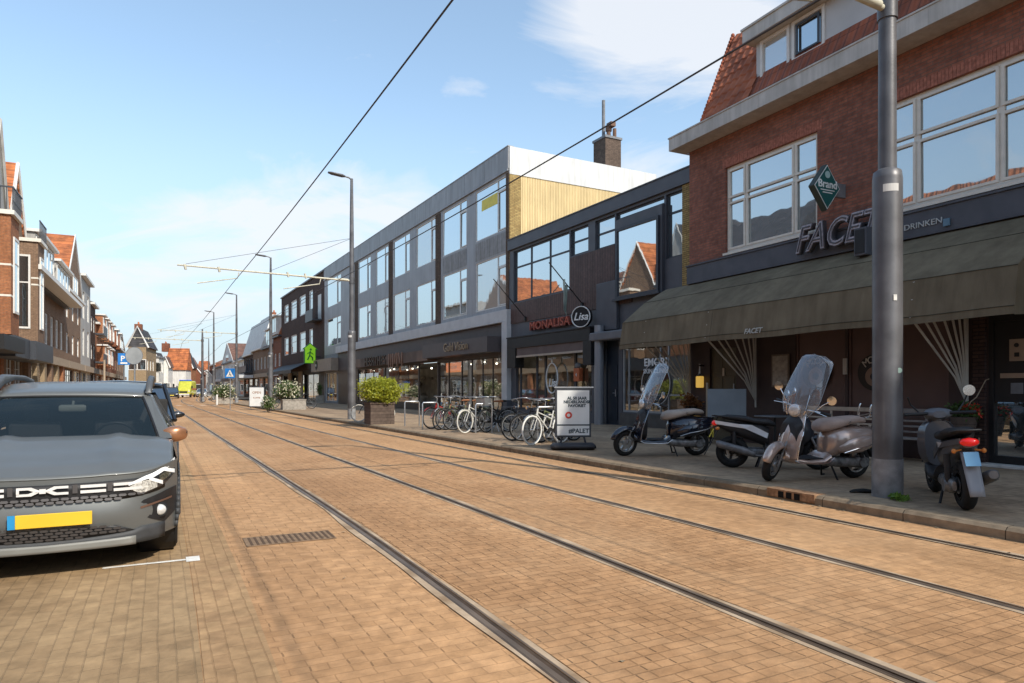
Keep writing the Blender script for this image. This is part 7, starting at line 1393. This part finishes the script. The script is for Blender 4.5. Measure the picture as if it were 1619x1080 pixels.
# ---- the big parked car in the foreground
def main_car():
    O = Vector((-3.46, 4.99, 0)); t = root('parked_car', 'grey crossover with copper mirrors and yellow plate parked at the left picture edge', 'car', O, CR, 'cars parked along the left kerb')
    paint = mat('car_grey_metallic', (0.135, 0.142, 0.14), 0.42, .3, var=.05, coat=.22); clad = mat('dark_cladding', (0.045, 0.047, 0.05), 0.6, var=.15, vs=12); skid = mat('skid_plate', (0.20, 0.20, 0.185), 0.5, .1); W = .905
    def nose(x, z):
        a = min(1.0, abs(x) / W); return .045 + .40 * a ** 7 + .09 * a ** 2 - .055 * math.exp(-((z - .45) / .16) ** 2) * (1 - a ** 3) + (.07 * ((z - .70) / .1) if z > .70 else 0) + (.12 * ((.30 - z) / .12) ** 1.5 * .5 if z < .30 else 0)
    HZ = lambda x, y: lerp_tab([(0.0, .735), (.10, .77), (.30, .835), (.6, .905), (.95, .985), (1.15, 1.005)], y) - .055 * (abs(x) / W) ** 4 + .022 * math.exp(-((abs(x) - .42) / .07) ** 2) * min(1, y * 2)
    XS = lambda y, z: (W - .018 * ((z - .58) / .3) ** 2 - (.03 * max(0, (z - .80) / .15)))  # side surface
    # hood
    hood = MB().grid(lambda u, v: ((2 * u - 1) * (W - .045), (nose((2 * u - 1) * (W - .045), .70) + .0) * (1 - v) + (1.12 + .03 * (1 - (2 * u - 1) ** 2) - .10 * (abs(2 * u - 1)) ** 6) * v, 0), 40, 18)
    hood.v = [(x, y, HZ(x, y - .0)) for x, y, _ in hood.v]; hd = hood.build('bonnet', paint, t, smooth=True, solid=.01)
    # front skin between z .20 and hood
    def fs(u, v):
        x = (2 * u - 1) * W * .985; zt = HZ(x, nose(x, .7)); z = .235 + (zt - .235) * v; return (x, nose(x, min(z, .70)) + .004, z)
    MB().grid(fs, 48, 22).build('front_bumper', paint, t, smooth=True)
    # flanks with wheel openings
    axf, axr, Lc = .86, 3.46, 4.15
    def fl(s_):
        def f(u, v):
            y = .585 + (Lc - .25 - .585) * u if True else 0; top = HZ(W - .05, min(y, 1.1)) if y < 1.1 else .955 + .02 * (y - 1.1) / 3; z = .24 + (top - .24) * v; xx = XS(y, z) - (.06 * (1 - v) ** 4) - .10 * max(0, (y - (Lc - .7)) / .45) ** 2 * .5; return (s_ * xx, y, z)
        def skip(c): return (c.y - axf) ** 2 + (c.z - .33) ** 2 < .375 ** 2 or (c.y - axr) ** 2 + (c.z - .33) ** 2 < .375 ** 2
        return MB().grid(f, 110, 24, skip)
    for s_ in (-1, 1):
        fl(s_).build('side_skin', paint, t, smooth=True)
        for ay in (axf, axr):
            mb = MB(); n_ = 28
            for i in range(n_):
                q = [math.radians(-12 + 204 * (i + j) / n_) for j in (0, 1)]
                P = [(s_ * (XS(0, .33 + r_ * math.sin(a)) + .012), ay + r_ * math.cos(a), .33 + r_ * math.sin(a)) for a in q for r_ in (.345, .42)]
                mb.add(P, [(0, 1, 3, 2)])
            mb.build('arch_cladding', clad, t, smooth=True, solid=.03)
            MB().lathe([(.375, -.16), (.375, .10)], (s_ * (W - .14), ay, .33), 'x', 28).build('wheel_housing', m_black, t)
            wh = MB().lathe([(.20, -.10), (.30, -.105), (.325, -.085), (.331, -.03), (.331, .03), (.325, .085), (.30, .105), (.20, .10)], (s_ * (W - .115), ay, .331), 'x', 40).build('wheel', m_rub, t, smooth=True)
            mb = MB()
            for k in range(40):
                a = 2 * math.pi * k / 40
                for xx in (-.07, 0.03): mb.add([(s_ * (W - .115) + xx + dx_, ay + (.3325) * math.cos(a + da), .331 + .3325 * math.sin(a + da)) for dx_, da in ((0, 0), (.045, .03), (.045, .07), (0, .04))], [(0, 1, 2, 3)])
            mb.build('tread', mat('tread_dark', (0.004, 0.004, 0.004), 1), wh, fixn=False)
            rim = MB().lathe([(.001, .04), (.06, .05), (.06, .03)], (s_ * (W - .115), ay, .331), 'x', 20).lathe([(.19, -.08), (.205, -.1), (.205, .1), (.19, .08)], (s_ * (W - .115), ay, .331), 'x', 30, ring=True)
            for k in range(5):
                a = 2 * math.pi * k / 5; xx = s_ * (W - .04); rim.add([(xx, ay + r_ * math.cos(a + da), .331 + r_ * math.sin(a + da)) for r_, da in ((.05, -.5), (.05, .5), (.19, .22), (.19, -.22))], [(0, 1, 2, 3)])
            rim.build('rim', m_rimsil, wh)
        MB().box(s_ * (W - .05), s_ * (W + .02), axf + .40, axr - .40, .20, .36).build('sill_cladding', clad, t, bevel=.02)
    # cabin shell
    yb0, yt0 = 1.10, 1.74; ZT = lambda y: lerp_tab([(1.74, 1.37), (1.95, 1.425), (2.4, 1.485), (3.0, 1.505), (3.7, 1.47), (3.95, 1.42)], y)
    WT = lambda y: .62 + .03 * math.sin(min(1, (y - 1.7) / 2.2) * math.pi)
    MB().grid(lambda u, v: ((2 * u - 1) * WT(yt0 + 2.2 * v), yt0 + 2.2 * v - .0 + .05 * (2 * u - 1) ** 2 * (1 - v), ZT(yt0 + 2.2 * v) - .022 * abs(2 * u - 1) ** 3), 24, 20).build('roof', paint, t, smooth=True, solid=.025)
    wx_b, wx_t = .735, .585
    def ws(u, v):
        a = 2 * u - 1; y = (yb0 - .02) * (1 - v) + (yt0 + .0) * v + .10 * a * a * (1 - .5 * v); z = .975 * (1 - v) + (ZT(yt0) - .02) * v - .012 * a * a; bow = .03 * math.sin(v * math.pi); return (a * (wx_b * (1 - v) + wx_t * v), y - bow, z + bow * .5)
    wsx = MB().grid(ws, 20, 12).build('windscreen', g_car, t, smooth=True)
    MB().tube([ws(u / 20, 1.0) for u in range(21)], .012, 6).tube([Vector(ws(u / 20, 0.0)) + Vector((0, -.01, 0)) for u in range(21)], .016, 6).tube([ws(0.0, v / 10) for v in range(11)], .014, 6).tube([ws(1.0, v / 10) for v in range(11)], .014, 6).build('seal', m_black, wsx, smooth=True)
    for s_ in (-1, 1):
        # A pillars, side glass, door frames
        mb = MB(); mb.rings([[(s_ * .735, yb0 + .07, .955), (s_ * .855, yb0 + .03, .955), (s_ * .86, yb0 + .22, .965), (s_ * .76, yb0 + .2, .965)], [(s_ * .585, yt0 + .05, 1.35), (s_ * .665, yt0 + .08, 1.345), (s_ * .67, yt0 + .24, 1.36), (s_ * .60, yt0 + .2, 1.38)]]); mb.build('front_pillar', paint, t, smooth=False, bevel=.01)
        MB().quad((s_ * .865, yb0 + .2, .962), (s_ * .87, 3.85, .985), (s_ * .665, 3.7, 1.33), (s_ * .655, yt0 + .22, 1.31)).build('side_glass', g_car2, t)
        for y in (2.25, 3.15): MB().rings([[(s_ * .855, y, .96), (s_ * .88, y, .96), (s_ * .88, y + .09, .96), (s_ * .855, y + .09, .96)], [(s_ * .65, y + .05, 1.35), (s_ * .675, y + .05, 1.35), (s_ * .675, y + .13, 1.35), (s_ * .65, y + .13, 1.35)]]).build('side_pillar', m_black, t)
        MB().rings([[(s_ * .86, 3.75, .96), (s_ * .80, 4.1, .96), (s_ * .60, 4.1, .96)], [(s_ * .66, 3.6, 1.38), (s_ * .63, 3.95, 1.36), (s_ * .5, 3.96, 1.36)]]).build('rear_pillar', paint, t)
        # roof rail
        rl = MB().loft([(1.80, s_ * .635, 1.385, .03, .010), (1.92, s_ * .64, 1.45, .032, .055), (2.2, s_ * .645, 1.51, .03, .055), (2.7, s_ * .65, 1.54, .025, .030), (3.3, s_ * .645, 1.54, .022, .03), (3.7, s_ * .63, 1.50, .02, .035), (3.8, s_ * .63, 1.46, .015, .01)], 12, 'y').build('roof_rail', mat('rail_grey', (0.09, 0.095, 0.10), 0.45, .2), t, smooth=True)
        # copper mirror
        mr = MB().loft([(.86, 1.33, .935, .03, .02), (.90, 1.30, .945, .05, .055), (.97, 1.28, .955, .065, .085), (1.05, 1.285, .96, .06, .085), (1.11, 1.30, .96, .045, .06), (1.13, 1.31, .96, .02, .025)], 18).xf(Matrix.Diagonal((s_, 1, 1, 1)) @ Matrix.Translation((-.11, .0, .125)) @ Matrix.Diagonal((.97, 1, .9, 1))).build('mirror', mat('copper_paint', (0.40, 0.19, 0.095), 0.3, .55, var=.05, coat=.8), t, smooth=True)
        MB().loft([(.80, 1.34, .905, .04, .03), (.90, 1.32, .905, .05, .03), (1.02, 1.30, .90, .05, .022), (1.08, 1.3, .905, .03, .015)], 14).xf(Matrix.Diagonal((s_, 1, 1, 1)) @ Matrix.Translation((-.10, .0, .095))).build('mirror_base', m_blkpl, mr, smooth=True)
    # rear
    MB().quad((-.86, Lc - .05, .3), (.86, Lc - .05, .3), (.80, Lc - .02, .97), (-.80, Lc - .02, .97)).quad((-.80, Lc - .02, .97), (.80, Lc - .02, .97), (.6, 3.95, 1.36), (-.6, 3.95, 1.36)).build('tailgate', paint, t); MB().box(-.84, .84, .4, Lc - .1, .26, .30).build('underbody', m_black, t)
    # interior
    inn = MB().box(-.76, .76, 1.20, 1.55, .60, .93).box(-.80, .80, 3.2, 3.25, .4, 1.3).box(-.75, .75, 1.3, 3.2, .40, .45).build('dashboard', mat('cabin_black', (0.02, 0.02, 0.02), 0.8), t, bevel=.02)
    for s_ in (-1, 1): st_ = MB().box(s_ * .36 - .22, s_ * .36 + .22, 2.05, 2.18, .5, 1.10).box(s_ * .36 - .11, s_ * .36 + .11, 2.10, 2.18, 1.10, 1.27).build('seat', mat('seat_cloth', (0.03, 0.03, 0.032), 0.9), t, bevel=.04)
    MB().torus((0, 0, 0), .18, .015, 'y', 28, 8).xf(Matrix.Translation((.36, 1.66, .93)) @ Matrix.Rotation(math.radians(25), 4, 'X')).build('steering_wheel', m_black, t, smooth=True)
    MB().loft([(-.11, 1.66, 1.235, .015, .025), (-.09, 1.66, 1.235, .015, .035), (.09, 1.66, 1.235, .015, .035), (.11, 1.66, 1.235, .015, .025)], 12).tube([(0, 1.66, 1.24), (0, 1.72, 1.30)], .012).build('rear_view_mirror', mat('mirror_back', (0.14, 0.15, 0.13), 0.5), t, smooth=True)
    MB().quad((-.25, 1.16, .945), (.02, 1.16, .945), (.02, 1.34, .962), (-.25, 1.34, .962)).build('paper', mat('grey_paper', (0.22, 0.24, 0.21), 0.8), t)
    # cowl and wipers
    MB().box(-.80, .80, 1.04, 1.16, .925, .945).build('cowl', m_black, t)
    for a, b_ in ((( -.62, 1.10, .965), (.02, 1.085, .985)), ((.0, 1.10, .97), (.58, 1.11, .975))): MB().tube([a, b_], .009, 6).tube([(b_[0], b_[1], b_[2]), ((a[0] + b_[0]) / 2, 1.06, .965)], .007).build('wiper', m_black, t)
    # grille band, lower grille, plate, lamps, emblem: all follow the nose
    def band(x0, x1, zf0, zf1, off, nu=30, nv=3):
        return MB().grid(lambda u, v: ((lambda x: (x, nose(x, .62) - off, zf0(x) + (zf1(x) - zf0(x)) * v))(x0 + (x1 - x0) * u)), nu, nv)
    lo = lambda x: .555 + .06 * (abs(x) / .8) ** 4; hi = lambda x: .705 + .02 * (abs(x) / .8) ** 2
    gr = band(-.80, .80, lo, hi, .012).build('grille', m_black, t, smooth=True, solid=.006)
    m_hex = mat('grille_mesh', (0.075, 0.07, 0.07), 0.5, .2); m_emb = mat('emblem_white', (0.75, 0.75, 0.74), 0.35, .2)
    def honey(x0, x1, z0, z1, off, parent, cw=.062, ch=.030, ny=None, clip=None):
        mb = MB(); j = 0; z = z0
        while z < z1:
            x = x0 + (cw / 2 if j % 2 else 0)
            while x < x1:
                if clip is None or clip(x, z):
                    q = []
                    for ax, az in ((-.46, 0), (-.30, .32), (.30, .32), (.46, 0), (.30, -.32), (-.30, -.32)): xx = x + ax * cw; zz = z + az * ch; q.append((xx, nose(xx, min(zz, .62)) - off, zz))
                    mb.add(q + [((a_ + x) / 2 * 1.0, b_ - .004, (c_ + z) / 2) for a_, b_, c_ in q][:0], [tuple(range(6))])
                x += cw
            z += ch * .78; j += 1
        return mb
    honey(-.70, .70, .575, .605, .022, gr, clip=lambda x, z: z > lo(x) + .01).build('mesh_pattern', m_hex, gr)
    for s_ in (-1, 1):
        for xa, xb in ((.235, .40), (.45, .64)):
            for z in (.643, .683): band(s_ * xa, s_ * xb, lambda x: z - .011, lambda x: z + .011, .026, 6, 1).build('bar', m_emb, gr)
        for xx in (.20, .425): band(s_ * xx - .016, s_ * xx + .016, lambda x: .635, lambda x: .70, .024, 2, 1).build('slot_mesh', m_hex, gr)
    em = MB()
    def flat(poly, off=.036): em.add([(x, nose(x, .62) - off, z) for x, z in poly], [tuple(range(len(poly)))])
    for s_ in (-1, 1):
        flat([(s_ * x, z) for x, z in ((.160, .697), (.07, .697), (.016, .670), (.045, .660), (.088, .679), (.160, .679))]); flat([(s_ * x, z) for x, z in ((.160, .633), (.07, .633), (.016, .660), (.045, .670), (.088, .651), (.160, .651))])
        flat([(s_ * x, z) for x, z in ((.160, .679), (.142, .679), (.142, .651), (.160, .651))]) if s_ < 0 else None
    flat([(-.045, .670), (.045, .670), (.045, .660), (-.045, .660)], .0355); flat([(-.02, .682), (.02, .682), (.02, .648), (-.02, .648)], .0352); em.build('emblem', m_emb, gr, solid=.004)
    # lower body skin plate and intake
    lg = band(-.62, .62, lambda x: .285 + .03 * (abs(x) / .6) ** 2, lambda x: .415 - .12 * (abs(x) / .62) ** 3, .012).build('lower_grille', m_black, t, smooth=True, solid=.005); honey(-.58, .58, .30, .40, .02, lg, clip=lambda x, z: .295 + .03 * (abs(x) / .6) ** 2 < z < .405 - .12 * (abs(x) / .62) ** 3).build('mesh_pattern', m_hex, lg)
    band(-.80, .80, lambda x: .20 + .015 * abs(x), lambda x: .285 + .028 * (abs(x) / .6) ** 2 if abs(x) < .64 else .335, .016).build('lower_bumper', clad, t, smooth=True, solid=.03)
    band(-.60, .60, lambda x: .205, lambda x: .262 + .01 * (abs(x) / .6), .036).build('skid_plate', skid, t, smooth=True, solid=.012)
    # number plate
    y = nose(0, .45) - .03; pl = MB().box(-.16, .315, y - .012, y, .405, .505).build('number_plate', m_plate, t, bevel=.004); MB().box(-.205, -.1601, y - .012, y, .405, .505).build('plate_strip', m_plblue, pl)
    for s_ in (-1, 1):
        def HL(x, z, off): return (s_ * x, nose(x, .62) - off + max(0, z - .70) * .5, z)
        def poly(P, off, nm, m_, par=None, mbx=None):
            # subdivided along x so that it follows the curved nose
            n_ = 14; xs = [p[0] for p in P[0]]; mb = mbx or MB(); U, Lw = P
            def it(Q, x):
                for (a, b_), (c, d) in zip(Q, Q[1:]):
                    if a <= x <= c + 1e-6: return b_ + (d - b_) * (x - a) / max(1e-6, c - a)
                return Q[-1][1]
            mb.grid(lambda u, v: (lambda x: HL(x, it(Lw, x) + (it(U, x) - it(Lw, x)) * v, off))(xs[0] + (xs[-1] - xs[0]) * u), n_, 4)
            return mb.build(nm, m_, par, smooth=True) if nm else mb
        h_ = poly(([(.525, .672), (.66, .728), (.78, .778), (.875, .840)], [(.525, .652), (.63, .580), (.78, .632), (.875, .715)]), .018, 'headlight', mat('lamp_housing', (0.03, 0.03, 0.032), 0.15, .2, coat=1), t)
        poly(([(.56, .660), (.66, .695), (.745, .692)], [(.56, .640), (.63, .592), (.745, .628)]), .024, 'reflector', mat('reflector_lens', (0.55, 0.56, 0.53), 0.2, .3, var=.6, vs=60, coat=1), h_)
        poly(([(.76, .715), (.82, .745), (.855, .755)], [(.76, .660), (.82, .690), (.855, .722)]), .023, 'side_lens', mat('smoked_lens', (0.16, 0.15, 0.11), 0.1, .5, var=.5, vs=60, coat=1), h_)
        mb = poly(([(.55, .682), (.66, .728), (.72, .746), (.80, .784), (.872, .838)], [(.55, .664), (.66, .700), (.72, .710), (.80, .750), (.872, .802)]), .028, None, None); poly(([(.69, .720), (.785, .672)], [(.69, .692), (.785, .642)]), .028, None, None, mbx=mb); poly(([(.79, .775), (.872, .742)], [(.79, .748), (.872, .712)]), .029, None, None, mbx=mb)
        mb.build('light_strip', mat('drl_white', (0.85, 0.86, 0.85), 0.3), h_, smooth=True)
        fg = poly(([(.585, .482), (.65, .54), (.82, .59), (.885, .60)], [(.585, .468), (.68, .39), (.80, .335), (.885, .40)]), .014, 'fog_lamp_surround', m_blkpl, t)
        poly(([(.63, .492), (.74, .513), (.85, .528)], [(.63, .474), (.74, .497), (.85, .512)]), .024, 'copper_bar', mat('copper_strip', (0.20, 0.12, 0.09), 0.4, .5), fg)
        c = HL(.765, .437, .03); MB().lathe([(.001, -.012), (.03, -.008), (.043, .004), (.05, .02)], c, 'y', 20).build('fog_lamp', m_lens, fg, smooth=True); MB().torus((c[0], c[1] + .01, c[2]), .052, .008, 'y', 20, 6).build('fog_lamp_ring', m_black, fg, smooth=True)
    return t
main_car()
# ---- cars further down the left kerb
simple_car(S(11.6, -.66), CR + .02, carpaint('car_black', (0.012, 0.014, 0.017), .2), 'glossy black car parked right behind the grey crossover', 4.3, .90, 1.56)
simple_car(S(24.5, -1.0), math.radians(28.3), carpaint('car_blue', (0.02, 0.16, 0.34), .3), 'small blue car, third in the row of parked cars', 4.0, .85, 1.52)
simple_car(S(31, -1.0), math.radians(28.5), carpaint('car_darkgrey', (0.05, 0.05, 0.055), .3), 'dark grey car parked beyond the small blue one', 4.4, .87, 1.45)
simple_car(S(42, -1.0), math.radians(28.5), carpaint('car_silver', (0.30, 0.31, 0.32), .5), 'silver car far down the left parking lane', 4.3, .87, 1.45)
simple_car(S(50, -1.0), math.radians(28.5), carpaint('car_maroon', (0.12, 0.015, 0.015), .3), 'maroon car, last one seen in the left parking lane', 4.2, .87, 1.45)
t = retro(S(19.3, -.55), math.radians(-62), mat('scooter_red_black', (0.03, 0.02, 0.02), .3, coat=.6), 'black scooter with white front parked between the black and blue cars', m_blkpl, screen=False); t['group'] = 'motor scooters by the left parking lane'; t = retro(S(21, -.5), math.radians(-60), mat('scooter_pale', (0.5, 0.5, 0.5), .3, coat=.6), 'pale scooter parked in front of the small blue car', m_blkpl, screen=False); t['group'] = 'motor scooters by the left parking lane'
simple_car(GY(318, 118), math.radians(20), carpaint('car_white', (0.55, 0.56, 0.57), .2), 'white car standing at the far junction right of the ambulance', 4.3, .87, 1.5, group=None)
simple_car(GY(272, 100), math.radians(26), carpaint('car_black2', (0.02, 0.02, 0.022), .2), 'dark car driving left of the yellow ambulance', 4.3, .9, 1.7, group=None)
# ambulance
p = GY(290, 112); t = root('ambulance', 'yellow green ambulance driving towards the camera at the end of the street', 'ambulance', p, math.radians(16))
m_amby = mat('ambulance_yellow', (0.50, 0.50, 0.05), 0.4, coat=.4)
MB().loft([(0, 0, .85, .95, .40, 5), (.1, 0, .95, 1.0, .55, 5), (.8, 0, 1.05, 1.02, .72, 5), (1.6, 0, 1.5, 1.03, 1.2, 6), (1.8, 0, 1.55, 1.05, 1.25, 7), (5.6, 0, 1.55, 1.05, 1.25, 7)], 32, 'y').build('body', m_amby, t, smooth=True)
MB().quad((-.88, .84, 1.62), (.88, .84, 1.62), (.82, 1.50, 2.38), (-.82, 1.50, 2.38)).build('windscreen', g_car2, t); MB().box(-.6, .6, -.03, -.001, .75, 1.05).build('grille', m_blkpl, t); MB().box(-.95, .95, 1.6, 2.0, 2.75, 2.95).build('light_bar', mat('beacon_blue', (0.05, 0.15, 0.6), .2), t, bevel=.04)
MB().box(-.9, .9, -.04, 0.0, .40, .62).build('bumper', m_wpaint, t, bevel=.03); MB().box(-1.07, 1.07, 1.9, 5.5, 1.3, 1.5).build('blue_red_stripe', mat('stripe_red', (0.5, 0.03, 0.03), .4), t)
for s_ in (-1, 1):
    MB().ell((s_ * .80, .0, 1.0), .15, .08, .14, 12, 8).build('headlight', m_lens, t, smooth=True); MB().box(s_ * 1.05, s_ * 1.25, .9, 1.0, 1.5, 1.95).build('mirror', m_blkpl, t, bevel=.02)
    for y in (.95, 4.5): MB().lathe([(.15, -.12), (.35, -.12), (.36, 0), (.35, .12), (.15, .12)], (s_ * .92, y, .36), 'x', 20).build('wheel', m_rub, t, smooth=True)
